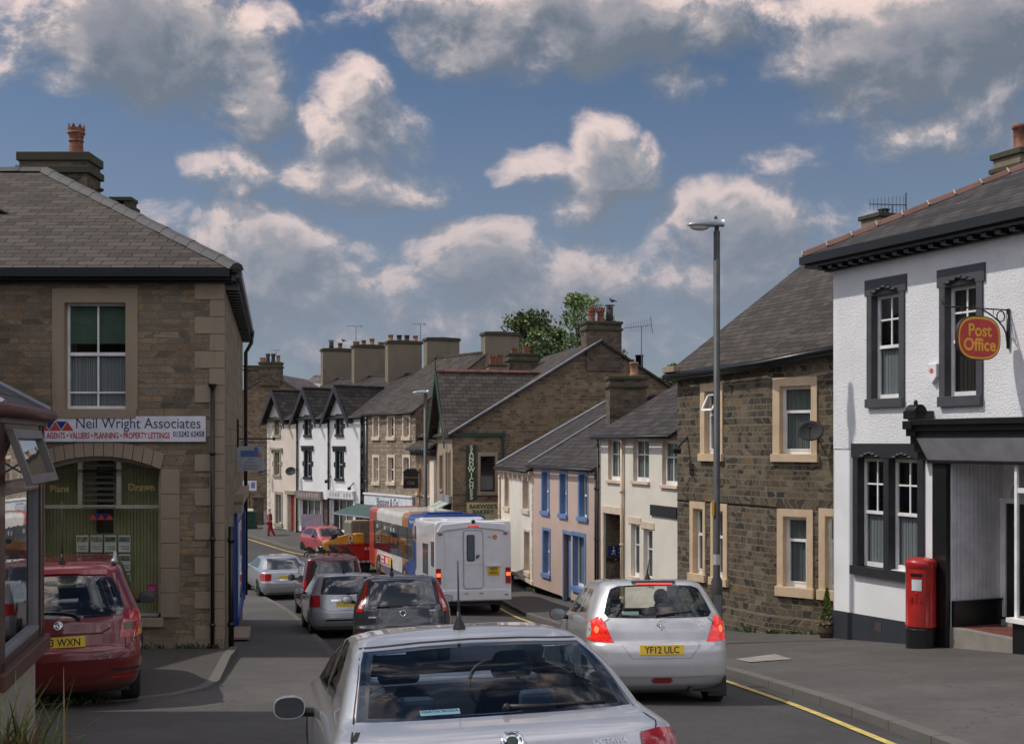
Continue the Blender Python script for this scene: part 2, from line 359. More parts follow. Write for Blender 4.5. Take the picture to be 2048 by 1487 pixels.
M_greyp=paint('slate_grey_paint',(.062,.062,.07),.6)
M_darkp=paint('charcoal_paint',(.025,.026,.03),.5)
M_wood=paint('white_window_paint',(.78,.77,.75),.4)
M_tan=paint('tan_stone_paint',(.60,.45,.29),.75,var=.08,bmp=40)
M_cfs=paint('beige_paint',(.62,.50,.38),.7)
M_blue=paint('blue_paint',(.13,.215,.39),.55)
M_green=paint('dark_green_paint',(.008,.045,.030),.45)
M_glass=glassm('window_glass',(.62,.66,.66),1.1)
M_fasc=paint('pale_grey_fascia',(.52,.52,.53),.5)
M_pot=paint('terracotta_pot',(.20,.075,.045),.8,var=.35,vs=12,bmp=30)
M_pot2=paint('tan_clay_pot',(.30,.16,.09),.8,var=.3,vs=12)
M_potd=paint('sooty_pot',(.05,.04,.035),.8,var=.3,vs=12)
M_lead=paint('lead_flashing',(.20,.21,.23),.7,metal=.0)
M_curt=None
def curtain(name,c):
    if name in MATS: return MATS[name]
    m,t,b=newmat(name); uv=uvn(t)
    w=t.nodes.new('ShaderNodeTexWave'); w.inputs['Scale'].default_value=7.; w.inputs['Distortion'].default_value=2.5; w.inputs['Detail'].default_value=2; w.inputs['Detail Scale'].default_value=.8
    t.links.new(vmt(t,'MULTIPLY',uv,(1,.05,1)),w.inputs['Vector'])
    t.links.new(mixc(t,w.outputs[0],tuple(x*.62 for x in c),c),b.inputs['Base Color']); b.inputs['Roughness'].default_value=.9
    bump(t,b,w.outputs[0],.6,.03); MATS[name]=m; return m
M_net=curtain('net_curtain',(.62,.63,.64)); M_blind=paint('green_roller_blind',(.17,.26,.19),.8); M_vert=curtain('grey_curtain',(.42,.46,.45)); M_crmc=curtain('cream_curtain',(.55,.50,.42)); M_dkc=curtain('dark_curtain',(.09,.08,.075))
M_door=paint('dark_door_paint',(.02,.02,.022),.4)
M_metal=paint('grey_metal',(.20,.21,.22),.45,metal=.7)
M_lamp=paint('lamp_post_grey',(.06,.062,.063),.55,metal=.2,var=.2,vs=2)
M_black=paint('black_plastic',(.012,.012,.012),.5)
M_tyre=paint('tyre_rubber',(.018,.018,.018),.85)
M_rim=paint('alloy_wheel',(.42,.43,.45),.3,metal=.9)
M_chrome=paint('chrome_trim',(.75,.76,.78),.12,metal=1.)
M_plate=paint('yellow_number_plate',(.74,.50,.03),.4)
M_ink=paint('black_lettering',(.01,.01,.012),.5)
def text(s,size,M,mat,parent=None,name='lettering',bold=0,ext=.002,align='CENTER',sx=1,base=None,fit=None):
    c=bpy.data.curves.new('t','FONT'); c.body=s; c.size=size; c.align_x=align; c.align_y='CENTER'; c.extrude=ext; c.offset=bold; c.resolution_u=3
    o=bpy.data.objects.new('t',c); COL.objects.link(o); bpy.context.view_layer.update()
    me=bpy.data.meshes.new_from_object(o.evaluated_get(bpy.context.evaluated_depsgraph_get())); 
    bpy.data.objects.remove(o); bpy.data.curves.remove(c); me.name=name
    if fit:
        xs_=[v.co.x for v in me.vertices]; sx=fit/(max(xs_)-min(xs_))
    T=M@Matrix.Diagonal((sx,1,1,1))
    if base is not None: T=Matrix.Translation(-Vector(base))@T
    me.transform(T); me.materials.clear(); me.materials.append(mat)
    o=bpy.data.objects.new(name,me); COL.objects.link(o)
    if parent is not None:o.parent=parent
    return o
def frame(o,xa,ya):   # matrix with x axis xa, y axis ya
    xa=Vector(xa).normalized(); ya=Vector(ya).normalized(); za=xa.cross(ya).normalized(); ya=za.cross(xa)
    return Matrix(((xa.x,ya.x,za.x,o[0]),(xa.y,ya.y,za.y,o[1]),(xa.z,ya.z,za.z,o[2]),(0,0,0,1)))
# ---------------------------------------------------------------- facades
class Fac:
    def __init__(s,p0,p1,bld=None):
        s.p0=Vector((p0[0],p0[1],0)); s.p1=Vector((p1[0],p1[1],0)); s.L=(s.p1-s.p0).length; s.d=(s.p1-s.p0)/s.L; s.n=Vector((-s.d.y,s.d.x,0))
    def pt(s,u,w,z): v=s.p0+s.d*u+s.n*w; return Vector((v.x,v.y,z))
    def u(s,px):
        k=(px-1024)/FP; return (k*s.p0.y-s.p0.x)/(s.d.x-k*s.d.y)
    def z(s,px,py):
        y=s.p0.y+s.d.y*s.u(px); return CZ-(py-HY)*y/FP
    def M(s,u,w,z): # local frame x=-d (reads left to right from street), y=up, z=outward
        o=s.pt(u,w,z); return frame(o,-s.d if True else s.d,(0,0,1))
    def box(s,mb,u0,u1,w0,w1,z0,z1,m=0):
        vs=[s.pt(u,w,z) for z in(z0,z1) for w in(w0,w1) for u in(u0,u1)]
        return mb.add(vs,[(0,1,3,2),(4,6,7,5),(0,4,5,1),(2,3,7,6),(0,2,6,4),(1,5,7,3)],m)
    def wall(s,mb,u0,u1,z0,z1,ops,depth=.22,m=0,w=0):
        us=sorted({u0,u1}|{o[0] for o in ops}|{o[1] for o in ops}); zs=sorted({z0,z1}|{o[2] for o in ops}|{o[3] for o in ops})
        us=[u for u in us if u0-1e-6<=u<=u1+1e-6]; zs=[z for z in zs if z0-1e-6<=z<=z1+1e-6]
        for a,b in zip(us,us[1:]):
            run=None
            for c,d in zip(zs,zs[1:]):
                cu,cz=(a+b)/2,(c+d)/2
                if any(o[0]<cu<o[1] and o[2]<cz<o[3] for o in ops): continue
                mb.quad(s.pt(b,w,c),s.pt(a,w,c),s.pt(a,w,d),s.pt(b,w,d),m)
        for (a,b,c,d) in ops:
            for (q0,q1,q2,q3) in (((a,c),(b,c),0,0),((b,c),(b,d),0,0),((b,d),(a,d),0,0),((a,d),(a,c),0,0)):
                mb.quad(s.pt(q0[0],w,q0[1]),s.pt(q1[0],w,q1[1]),s.pt(q1[0],w-depth,q1[1]),s.pt(q0[0],w-depth,q0[1]),m)
class Bld:
    def __init__(s,name,label,group,loc):
        s.r=thing(name,label,'building',loc,group=group); s.b=s.r.location.copy()
    def put(s,mb,name,mat,parent=None,**k): return mb.build(name,mat,parent or s.r,base=s.b,**k)
def op_px(F,x0,x1,y0,y1):
    "opening measured at its middle -> metres on the facade"
    a,b=sorted((F.u(x0),F.u(x1))); xm=(x0+x1)/2
    return (a,b,F.z(xm,y1),F.z(xm,y0))
def window(B,F,op,sur=None,smat=None,sill=None,sillmat=None,rd=.17,fw=.06,bars=((),()),fmat=None,curt=None,cz=(0,1),glass=None,lintel=0,proud=.035,split=None,mid=None,name='window',back=True,cu=(0,1),line=True):
    u0,u1,z0,z1=op; fmat=fmat or M_wood; fr=MB()
    a=-rd; b=a-.05
    F.box(fr,u0,u0+fw,b,a,z0,z1); F.box(fr,u1-fw,u1,b,a,z0,z1); F.box(fr,u0+fw,u1-fw,b,a,z0,z0+fw*1.25); F.box(fr,u0+fw,u1-fw,b,a,z1-fw,z1)
    H=z1-z0; Wd=u1-u0
    if mid is not None:
        F.box(fr,u0+fw,u1-fw,b-.01,a+.012,z0+H*mid-.03,z0+H*mid+.03)
    for (fu,za,zb) in bars[0]: F.box(fr,u0+Wd*fu-.016,u0+Wd*fu+.016,b+.012,a-.012,z0+H*za+.001,z0+H*zb-.001)
    for (fz,ua,ub) in bars[1]: F.box(fr,u0+Wd*ua,u0+Wd*ub,b+.014,a-.014,z0+H*fz-.016,z0+H*fz+.016)
    w=B.put(fr,name,fmat)
    g=MB(); g.quad(F.pt(u1,b+.025,z0),F.pt(u0,b+.025,z0),F.pt(u0,b+.025,z1),F.pt(u1,b+.025,z1)); B.put(g,'pane',glass or M_glass,w)
    if curt:
        c=MB(); n=14; zA,zB=z0+H*cz[0],z0+H*cz[1]; uA,uB=u0+Wd*cu[0],u0+Wd*(cu[1]+.02)
        for i in range(n):
            q0=uA+(uB-uA)*i/n; q1=uA+(uB-uA)*(i+1)/n; wa=b-.012-.022*(i%2); wb=b-.012-.022*((i+1)%2)
            c.quad(F.pt(q1,wb,zA),F.pt(q0,wa,zA),F.pt(q0,wa,zB),F.pt(q1,wb,zB))
        B.put(c,'curtain',curt,w,smooth=True)
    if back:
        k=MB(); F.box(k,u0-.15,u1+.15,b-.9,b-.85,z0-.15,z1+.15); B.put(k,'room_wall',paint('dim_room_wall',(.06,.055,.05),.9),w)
    if sur:
        sl,sr,st,sb=sur; m=MB(); p=proud; e=.004
        F.box(m,u0-sr,u0,-.02,p,z0-sb*.0,z1); F.box(m,u1,u1+sl,-.02,p,z0,z1)
        F.box(m,u0-sr-lintel,u1+sl+lintel,-.02,p+(.006 if lintel else .0),z1,z1+st)
        if line:
            F.box(m,u0,u0+.012,-rd+.002,p-.002,z0,z1); F.box(m,u1-.012,u1,-rd+.002,p-.002,z0,z1); F.box(m,u0+.012,u1-.012,-rd+.002,p-.003,z1-.012,z1)
        B.put(m,'surround',smat,w)
        if sb>0:
            q=MB(); ex=.04 if sill is None else sill; F.box(q,u0-sr-ex,u1+sl+ex,-rd+.002,p+.05,z0-sb,z0+.004); B.put(q,'sill',sillmat or smat,w,bevel=.006)
    elif sill:
        q=MB(); F.box(q,u0-.06,u1+.06,-rd+.002,.07,z0-sill,z0+.004); B.put(q,'sill',sillmat or smat,w,bevel=.006)
    return w
def slab(mb,pts,th=.07,m=0):
    a,b,c=[Vector(p) for p in pts[:3]]; n=(b-a).cross(c-a).normalized()
    if n.z<0: n=-n
    return mb.prism(pts,-n*th,m)
def ridge_caps(mb,a,b,r=.11,seg=.45,m=0):
    a=Vector(a);b=Vector(b);L=(b-a).length;n=max(1,int(L/seg)); d=(b-a)/L; s=d.cross(Vector((0,0,1))).normalized(); up=s.cross(d)
    for i in range(n):
        p=a+d*(L*i/n); q=a+d*(L*(i+1)/n-.012); p=p+up*.01*(i%2); 
        prof=[(-r,-r*.62),(-r*.6,0),(0,.035),(r*.6,0),(r,-r*.62)]
        v=[p+s*x+up*z for x,z in prof]+[q+s*x+up*z for x,z in prof]
        mb.add(v,[(k,k+1,k+6,k+5) for k in range(4)]+[(0,1,2,3,4),(9,8,7,6,5)],m)
def chimney(B,cx,cy,w,d,z0,z1,mat,ang=0,cap=.08,capm=None,pots=(),potm=None,flare=0,name='chimney',courses=1):
    M=Matrix.Translation((cx,cy,0))@Matrix.Rotation(ang,4,'Z'); m=MB()
    if flare: 
        m.prism([M@Vector((-w/2,-d/2,z0)),M@Vector((w/2,-d/2,z0)),M@Vector((w/2,d/2,z0)),M@Vector((-w/2,d/2,z0))],(0,0,z1-z0))
    else: m.box(-w/2,w/2,-d/2,d/2,z0,z1,M)
    c=B.put(m,name,mat)
    k=MB(); rr=random.Random(int(abs(cx*100)))
    e=.07
    if flare:
        k.box(-w/2-e,w/2+e,-d/2-e,d/2+e,z1,z1+cap*.6,M)
        prof=[(-w/2-e,z1+cap*.6),(-w/2-e*.3,z1+cap*1.3),(0,z1+cap*1.55),(w/2+e*.3,z1+cap*1.3),(w/2+e,z1+cap*.6)]
        k.prism([M@Vector((x,-d/2-e,z)) for x,z in prof],(M.to_3x3()@Vector((0,d+2*e,0))))
    else:
        k.box(-w/2-e,w/2+e,-d/2-e,d/2+e,z1-.28,z1-.28+cap,M); k.box(-w/2-e*.8,w/2+e*.8,-d/2-e*.8,d/2+e*.8,z1,z1+cap*1.2,M)
    B.put(k,'cap',capm or M_mossy,c,bevel=.015)
    zt=z1+cap*1.2
    for (dx,h,r,kind,pm) in pots:
        T=M@Matrix.Translation((dx,0,zt)); p=MB()
        if kind=='crown':
            p.lathe([(r*1.1,0),(r*.9,h*.12),(r*.78,h*.45),(r*.95,h*.5),(r*.8,h*.56),(r*.95,h*.72),(r*1.12,h*.76),(r*1.0,h*.82),(r*1.05,h*.92),(r*.85,h*.92)],T,16)
            for i in range(8):
                aa=2*PI*i/8; p.prism([T@Vector((r*1.05*math.cos(aa+t),r*1.05*math.sin(aa+t),h*zz)) for t,zz in((-.3,.91),(.3,.91),(0,1.06))],T.to_3x3()@Vector((-.03*math.cos(aa),-.03*math.sin(aa),0)))
        elif kind=='tall': p.lathe([(r*1.1,0),(r*.85,h*.15),(r*.7,h*.6),(r*.95,h*.8),(r*1.0,h),(r*.8,h),(r*.7,h*.8)],T,14)
        elif kind=='sq': 
            p.box(-r,r,-r,r,0,h,T); p.box(-r*1.15,r*1.15,-r*1.15,r*1.15,h,h+.06,T)
        elif kind=='flue':
            p.lathe([(r,0),(r,h)],T,14); p.lathe([(r*1.5,h+.05),(r*1.5,h+.08)],T,12); p.box(-.01,.01,-.01,.01,h,h+.06,T)
        else: p.lathe([(r*.95,0),(r*1.05,h*.15),(r*.9,h*.2),(r*.95,h*.85),(r*1.12,h*.88),(r*1.1,h),(r*.85,h),(r*.8,h*.7)],T,14)
        B.put(p,'chimney_pot',pm or M_pot,c,smooth=(kind not in('sq','crown')))
    return c
def downpipe(B,F,u,z0,z1,mat,r=.038,w=.07,name='downpipe'):
    m=MB(); m.tube([F.pt(u,w,z0),F.pt(u,w,z1)],r,8)
    z=z0+.6
    while z<z1: m.tube([F.pt(u,w,z),F.pt(u,w,z+.07)],r*1.35,8); z+=1.5
    return B.put(m,name,mat,smooth=True)
def terrace(B,p0,p1,zeave,off,rise,zb,wallmat,roofmat,ops,gmat=None,over=.2,zeave2=None,gutm=None,depth=.22,verge=.06,zr1=None,back=None):
    "house with its street facade p0->p1 (near to far), ridge parallel to the street"
    F=Fac(p0,p1); z2=zeave if zeave2 is None else zeave2
    m=MB(); zt=min(zeave,z2)
    F.wall(m,0,F.L,zb,zt,ops,depth)
    if abs(z2-zeave)>.01: m.poly([F.pt(0,0,zt),F.pt(F.L,0,zt)]+([F.pt(F.L,0,z2)] if z2>zeave else [F.pt(0,0,zeave)]))
    bk=back or 2*off
    zbk=zeave+rise*(2*off-bk)/off
    r0=F.pt(0,-off,zeave+rise); r1=F.pt(F.L,-off,z2+rise)
    m2=MB()
    m2.poly([F.pt(0,0,zb),F.pt(0,0,zeave),r0,F.pt(0,-bk,zbk),F.pt(0,-bk,zb)]); m2.poly([F.pt(F.L,0,zb),F.pt(F.L,-bk,zb),F.pt(F.L,-bk,zbk),r1,F.pt(F.L,0,z2)])
    m2.quad(F.pt(0,-bk,zb),F.pt(0,-bk,zbk),F.pt(F.L,-bk,zbk),F.pt(F.L,-bk,zb))
    B.put(m,'street_wall',wallmat); B.put(m2,'gable_wall',gmat or wallmat)
    s=rise/off; e=.03
    rf=MB()
    A=F.pt(-verge,over,zeave-s*over+.09);Bq=F.pt(F.L+verge,over,z2-s*over+.09);C=F.pt(F.L+verge,-off,z2+rise+.09);D=F.pt(-verge,-off,zeave+rise+.09)
    slab(rf,[A,Bq,C,D]); E=F.pt(F.L+verge,-bk-.1,zbk-s*.1+.09);G_=F.pt(-verge,-bk-.1,zbk-s*.1+.09); slab(rf,[D,C,E,G_])
    ridge_caps(rf,D+Vector((0,0,.04)),C+Vector((0,0,.04)),.12)
    ro=B.put(rf,'roof',roofmat)
    g=MB(); g.tube([F.pt(-verge,over+.05,zeave-s*over+.02),F.pt(F.L+verge,over+.05,z2-s*over+.02)],.055,8); B.put(g,'gutter',gutm or M_black,ro,smooth=True)
    return F,ro
# ================================================================ GROUND
def kerb_interp(pts,y):
    for (x0,y0),(x1,y1) in zip(pts,pts[1:]):
        if y<=y1: return x0+(x1-x0)*(y-y0)/(y1-y0)
    return pts[-1][0]
RK=[(4.9,-12),(4.75,0),(4.45,6),(3.98,11.5),(3.80,13.5),(3.40,17.9),(.82,33.3),(.08,37.3),(-.75,43),(-2.75,49.5),(-5.6,55.5),(-11.0,61.3),(-15.0,67.7),(-22.,76),(-34,88)]
LK=[(-1.3,-12),(-1.3,0),(-1.4,6),(-1.95,14),(-3.05,21.2),(-6.46,35.7),(-10.46,47),(-17,56),(-27,66),(-42,80),(-60,92)]
def resample(pts,n):
    L=[0]
    for a,b in zip(pts,pts[1:]): L.append(L[-1]+math.dist(a,b))
    out=[]
    for i in range(n+1):
        t=L[-1]*i/n
        for k in range(len(pts)-1):
            if t<=L[k+1]+1e-9:
                f=(t-L[k])/(L[k+1]-L[k]); out.append((lerp(pts[k][0],pts[k+1][0],f),lerp(pts[k][1],pts[k+1][1],f))); break
    # smooth
    for _ in range(3): out=[out[0]]+[((a[0]+2*b[0]+c[0])/4,(a[1]+2*b[1]+c[1])/4) for a,b,c in zip(out,out[1:],out[2:])]+[out[-1]]
    return out
RKs=resample(RK,110); LKs=resample(LK,110)
def offset(pts,d): # d>0 to the right of travel
    out=[]
    for i,p in enumerate(pts):
        a=pts[max(i-1,0)];b=pts[min(i+1,len(pts)-1)]; dx,dy=b[0]-a[0],b[1]-a[1];l=math.hypot(dx,dy); out.append((p[0]+dy/l*d,p[1]-dx/l*d))
    return out
# terrain sheet out to the horizon
def sheet(name,mat,f,nu,nv):
    m=MB(); m.v=[Vector(f(i/nu,j/nv)) for j in range(nv+1) for i in range(nu+1)]
    m.f=[(j*(nu+1)+i,j*(nu+1)+i+1,(j+1)*(nu+1)+i+1,(j+1)*(nu+1)+i) for j in range(nv) for i in range(nu)]; m.m=[0]*len(m.f)
    return struct(m.build(name,mat,smooth=True))
ys=[-30,-10,0,6,10,14,17,20,25,29,35,42,50,56,61,66,70,80,100,200,900]
def terr(u,v):
    k=v*(len(ys)-1); y=ys[int(round(k))]; x=(u-.5)*2; x=math.copysign(abs(x)**3,x)*700
    return (x,y,G(y)-.30)
sheet('ground',tarmac('yard_ground',(.07,.065,.055),crack=0),terr,24,len(ys)-1)
M_road=tarmac('road_tarmac',(.060,.057,.056),agg=.35,crack=.6)
M_pave=tarmac('pavement_tarmac',(.088,.082,.075),agg=.45,crack=1)
M_fore=tarmac('forecourt_tarmac',(.062,.055,.048),agg=.8,crack=1)
def strip(name,mat,A,Bp,fz,nu=6):
    n=len(A)-1
    m=MB()
    for j in range(n+1):
        for i in range(nu+1):
            t=i/nu; x=lerp(A[j][0],Bp[j][0],t); y=lerp(A[j][1],Bp[j][1],t); m.v.append(Vector((x,y,fz(x,y,t))))
    m.f=[(j*(nu+1)+i,j*(nu+1)+i+1,(j+1)*(nu+1)+i+1,(j+1)*(nu+1)+i) for j in range(n) for i in range(nu)]; m.m=[0]*len(m.f)
    return m.build(name,mat,smooth=True)
struct(strip('road',M_road,LKs,RKs,lambda x,y,t:G(y)+.05*math.sin(PI*t)-.01,10))
# right pavement: kerb line + rising cross fall
RO=offset(RKs,.14); RW=offset(RKs,7.5); RY0=offset(RKs,-.30); RY1=offset(RKs,-.40)
pvz=lambda x,y,t:G(y)+.10+.16*min(1,t*1.6)
struct(strip('pavement',M_pave,RO,RW,pvz,10))
def kerb(name,A,Bp,hi,n=0):
    m=MB(); 
    for j in range(len(A)-1):
        a0,a1,b0,b1=A[j],A[j+1],Bp[j],Bp[j+1]; q=lambda p,h:Vector((p[0],p[1],G(p[1])+h))
        g=.012; 
        def mid(p,r,t): return (lerp(p[0],r[0],t),lerp(p[1],r[1],t))
        a1=mid(a0,a1,.985); b1=mid(b0,b1,.985)
        m.quad(q(a0,-.05),q(a1,-.05),q(a1,hi-.012),q(a0,hi-.012)); m.quad(q(a0,hi-.012),q(a1,hi-.012),q(b1,hi),q(b0,hi)); m.quad(q(b0,hi),q(b1,hi),q(b1,-.05),q(b0,-.05))
        m.quad(q(a0,-.05),q(a0,hi-.012),q(b0,hi),q(b0,-.05)); m.quad(q(a1,-.05),q(b1,-.05),q(b1,hi),q(a1,hi-.012))
    return struct(m.build(name,render_wall('kerb_stone',(.145,.135,.12),30.,.3,.4,(.07,.065,.06))))
kerb('kerb',RKs,offset(RKs,.15),.105)
struct(strip('yellow_line',paint('yellow_road_paint',(.56,.42,.12),.7,var=.25,vs=9,bmp=60),RY1,RY0,lambda x,y,t:G(y)+.012,1))
# left pavement
LW=[]
for (x,y) in LKs: LW.append((x-(2.6 if y<24 else 2.3),y))
LO=offset(LKs,-.14)
struct(strip('pavement',M_pave,offset(LKs,-6.5),LO,lambda x,y,t:G(y)+.105,10))
kerb('kerb',offset(LKs,-.15),LKs,.108)
# raised forecourt in front of the estate agent
fc=[(-5.0,21.3),(-4.65,19.2),(-4.3,17.4),(-4.02,15.9),(-3.98,15.1),(-4.15,14.5),(-4.6,14.0),(-5.3,13.7),(-7,13.5),(-9.5,13.4)]
FHt=lambda y:.065+.11*max(0,min(1,(y-14.2)/4.5))
m=MB()
for (a,b) in zip(fc,fc[1:]):
    y2=max(b[1],13.4); m.quad(Vector((a[0],a[1],G(a[1])+FHt(a[1])+.05)),Vector((b[0],b[1],G(b[1])+FHt(b[1])+.05)),Vector((-11,y2,G(y2)+FHt(y2)+.05)),Vector((-11,a[1],G(a[1])+FHt(a[1])+.05)))
struct(m.build('forecourt',M_fore,smooth=True))
m=MB(); fo=offset(fc,-.14); q=lambda p,hh:Vector((p[0],p[1],G(p[1])+hh))
for a,b,a2,b2 in zip(fc,fc[1:],fo,fo[1:]):
    ha,hb=FHt(a[1])+.055,FHt(b[1])+.055
    m.quad(q(b2,-.1),q(a2,-.1),q(a2,ha),q(b2,hb)); m.quad(q(b2,hb),q(a2,ha),q(a,ha+.004),q(b,hb+.004))
struct(m.build('forecourt_kerb',MATS['kerb_stone']))
# pale slab set in the pavement and iron covers
def ground_patch(name,pts,mat,h,label=None,cat=None,th=.006):
    m=MB(); m.prism([Vector((x,y,h(x,y)-th)) for x,y in pts],(0,0,th)); return m.build(name,mat)
def pz(x,y): 
    d=min(math.dist((x,y),p) for p in RO); return G(y)+.10+.16*min(1,d/7.36*1.6)
k=[(1472,1318),(1550,1308),(1584,1318),(1500,1324)]
pts=[]
for px,py in k:
    Y=18.
    for _ in range(30):
        X=(px-1024)/FP*Y; Y=(CZ-pz(X,Y))*FP/(py-HY)
    pts.append(((px-1024)/FP*Y,Y))
struct(ground_patch('paving_slab',pts,paint('pale_paving_slab',(.26,.235,.205),.85,var=.2,bmp=40),lambda x,y:pz(x,y)+.012))
rr=random.Random(3)
def blob(cx,cy,rx,ry,n=14,ang=0):
    out=[]
    for i in range(n):
        a=2*PI*i/n; r=1+rr.uniform(-.25,.25); x=rx*r*math.cos(a); y=ry*r*math.sin(a); out.append((cx+x*math.cos(ang)-y*math.sin(ang),cy+x*math.sin(ang)+y*math.cos(ang)))
    return out
# ================================================================ RIGHT SIDE BUILDINGS
# ---- post office building
PO0=(10.2,14.82); PO1=(6.32,23.6)
def gz(y): return G(y)+.1
B=Bld('post_office_building','white roughcast building with slate grey window surrounds at the right edge','houses along the street',(6.4,23.6,gz(23.6)))
F=Fac(PO0,PO1); ze=F.z(1667,533); zb=1.0
w1=op_px(F,1744.5,1801,587,797); w2=op_px(F,1891,1956,569,792)
w3=op_px(F,1717,1770,915,1134); w4=op_px(F,1779,1838,917,1142)
ur=F.u(1901)  # porch recess starts here
zr=F.z(1920,919)
rec=(F.u(2065),ur,F.z(1950,1262)-.02,zr)
zs=F.z(1690,897)
m=MB(); F.wall(m,0,F.L,zs,ze+.15,[w1,w2]); B.put(m,'upper_wall',M_white)
m=MB(); F.wall(m,0,F.L,zb+.0,zs,[w3,w4,rec],.2,w=-.015); B.put(m,'lower_wall',M_whites)
m=MB(); q=F.pt(F.L,0,0); inn=-F.n
c0=F.pt(F.L,0,zb); 
back=[F.pt(0,0,0),F.pt(0,-9,0),F.pt(F.L,-9,0),F.pt(F.L,0,0)]
for a,b in zip(back,back[1:]): m.quad(Vector((a.x,a.y,zb)),Vector((b.x,b.y,zb)),Vector((b.x,b.y,ze+.1)),Vector((a.x,a.y,ze+.1)))
B.put(m,'side_wall',M_whites)
# plinth
m=MB(); zp1=F.z(1668,1219); 
pl=[F.pt(F.L+.01,.02,zb),F.pt(F.L+.01,.02,zp1),F.pt(F.u(1812),.02,F.z(1812,1243)),F.pt(F.u(1872),.02,F.z(1872,1252)),F.pt(F.u(1872),.02,zb)]
m.prism(pl,F.n*-.06); 
pl2=B.put(m,'plinth',paint('blue_black_plinth',(.028,.032,.04),.6,bmp=20))
m=MB(); uu=F.u(1758); F.box(m,uu-.09,uu+.09,.021,.026,F.z(1758,1262),F.z(1758,1243)); B.put(m,'air_brick',paint('rusty_grille',(.06,.045,.04),.8),pl2)
bars6=(((.5,.5,1),),((.76,.05,.95),))
for wv,st,sb,cu_ in ((w1,.30,.16,(.1,.75)),(w2,.31,.17,(.1,.8))):
    wn=window(B,F,wv,(.12,.12,st,sb),M_greyp,sill=.0,rd=.12,fw=.07,bars=bars6,mid=.5,curt=M_net if wv is w1 else M_dkc,cz=(0,.5 if wv is w1 else 1),cu=(0,1),lintel=.05)
    # scalloped head carved in the lintel
    s=MB(); 
    for i in range(5):
        t=(i-2)/2; c=F.pt((wv[0]+wv[1])/2+t*.26,.045,wv[3]+.07+(.05 if i==2 else .02 if i in(1,3) else -.02)); s.ell(c,(.085,.085,.035),10,6)
    B.put(s,'carved_head',M_darkp,wn)
for wv in (w3,w4):
    wn=window(B,F,wv,None,rd=.13,fw=.07,bars=bars6,mid=.5,curt=M_net,cz=(0,.5),cu=(0,1))
m=MB(); a,b=w4[0]-.13,w3[1]+.13; t=.035
F.box(m,w3[1],b,-.02,t,w3[2],w3[3]); F.box(m,a,w4[0],-.02,t,w3[2],w3[3]); F.box(m,w4[1],w3[0],-.16,t,w3[2]-.02,w3[3])
F.box(m,a-.03,b+.03,-.02,t+.012,w3[3],w3[3]+.27); F.box(m,a-.03,b+.03,-.14,t+.05,w3[2]-.17,w3[2])
for wv in(w3,w4): F.box(m,wv[0]-.001,wv[0]+.012,-.158,t-.003,w3[2],w3[3]); F.box(m,wv[1]-.012,wv[1]+.001,-.158,t-.003,w3[2],w3[3]); F.box(m,wv[0],wv[1],-.158,t-.004,w3[3]-.012,w3[3])
for wv in(w3,w4):
    for i in range(5):
        tt=(i-2)/2; m.ell(F.pt((wv[0]+wv[1])/2+tt*.2,.04,wv[3]+.05+(.04 if i==2 else .02 if i in(1,3) else -.02)),(.07,.07,.03),10,6)
B.put(m,'double_surround',M_darkp)
# eaves, hip roof
ov=.42; ec=F.L
zE=ze+.12
def q3(u,w,z): return F.pt(u,w,z)
rf=MB(); tn=.5; far=ec+ov; 
hipt=5.0
A=q3(0,ov,zE+.12); Bc=q3(far,ov,zE+.12); C=q3(far-hipt,ov-hipt,zE+.12+hipt*tn); D=q3(0,ov-hipt,zE+.12+hipt*tn); E=q3(far,ov-2*hipt,zE+.12)
slab(rf,[A,Bc,C,D],.08); slab(rf,[Bc,E,C],.08); A2=q3(0,ov-2*hipt,zE+.12); slab(rf,[D,C,E,A2],.08)
ro=B.put(rf,'roof',M_slate3)
rc=MB(); ridge_caps(rc,Bc+Vector((0,0,.05)),C+Vector((0,0,.05)),.14,.5); B.put(rc,'hip_tiles',paint('red_hip_tile',(.13,.06,.045),.8,var=.2,bmp=20),ro)
rc=MB(); n=int(hipt*1.5/.5); Lh=(C-Bc).length; nseg=int(Lh/.5); dd=(C-Bc)/Lh; sd=dd.cross(Vector((0,0,1))).normalized(); up=sd.cross(dd)
for i in range(nseg+1):
    p=Bc+dd*(Lh*i/nseg)+Vector((0,0,.055)); rc.tube([p-sd*.16-up*.07,p+up*.045,p+sd*.16-up*.07],.016,6)
rc.tube([Bc-sd*.15-Vector((0,0,.03)),C-sd*.15-Vector((0,0,.03))],.028,6); B.put(rc,'mortar_joints',paint('pale_mortar',(.34,.30,.25),.9),ro)
ea=MB()
F.box(ea,0,ec+ov,.02,ov-.05,ze-.01,zE+.03); F.box(ea,0,ec+ov+.02,ov-.05,ov+.07,ze+.06,zE+.09)
F.box(ea,0,ec+.14,-.05,.10,ze-.10,ze-.01)
F.box(ea,ec+.02,ec+ov,-9,.02,ze-.01,zE+.03)
eg=B.put(ea,'eaves_gutter',M_blackp); u=ec+.1
while u>0:
    q=MB(); F.box(q,u-.12,u,.10,.30,ze-.08,ze-.012); B.put(q,'dentil',M_blackp,eg); u-=.3
ne=lambda x,y:(x,y)
def along(px,Y): return ((px-1024)/FP*Y,Y)
cx,cy=along(1768,26.3); chimney(B,cx,cy,.75,.6,CZ+2.2,CZ-(431-HY)*26.3/FP-.1,M_crend,.4,.08,M_mossy,[(.0,.14,.12,'pot',M_potd)])
cx,cy=along(2045,24.3); chimney(B,cx,cy,.85,.7,CZ+2.5,CZ-(308-HY)*24.3/FP-.1,M_crend,.4,.1,M_mossy,[(-.02,.56,.17,'pot',M_pot)])
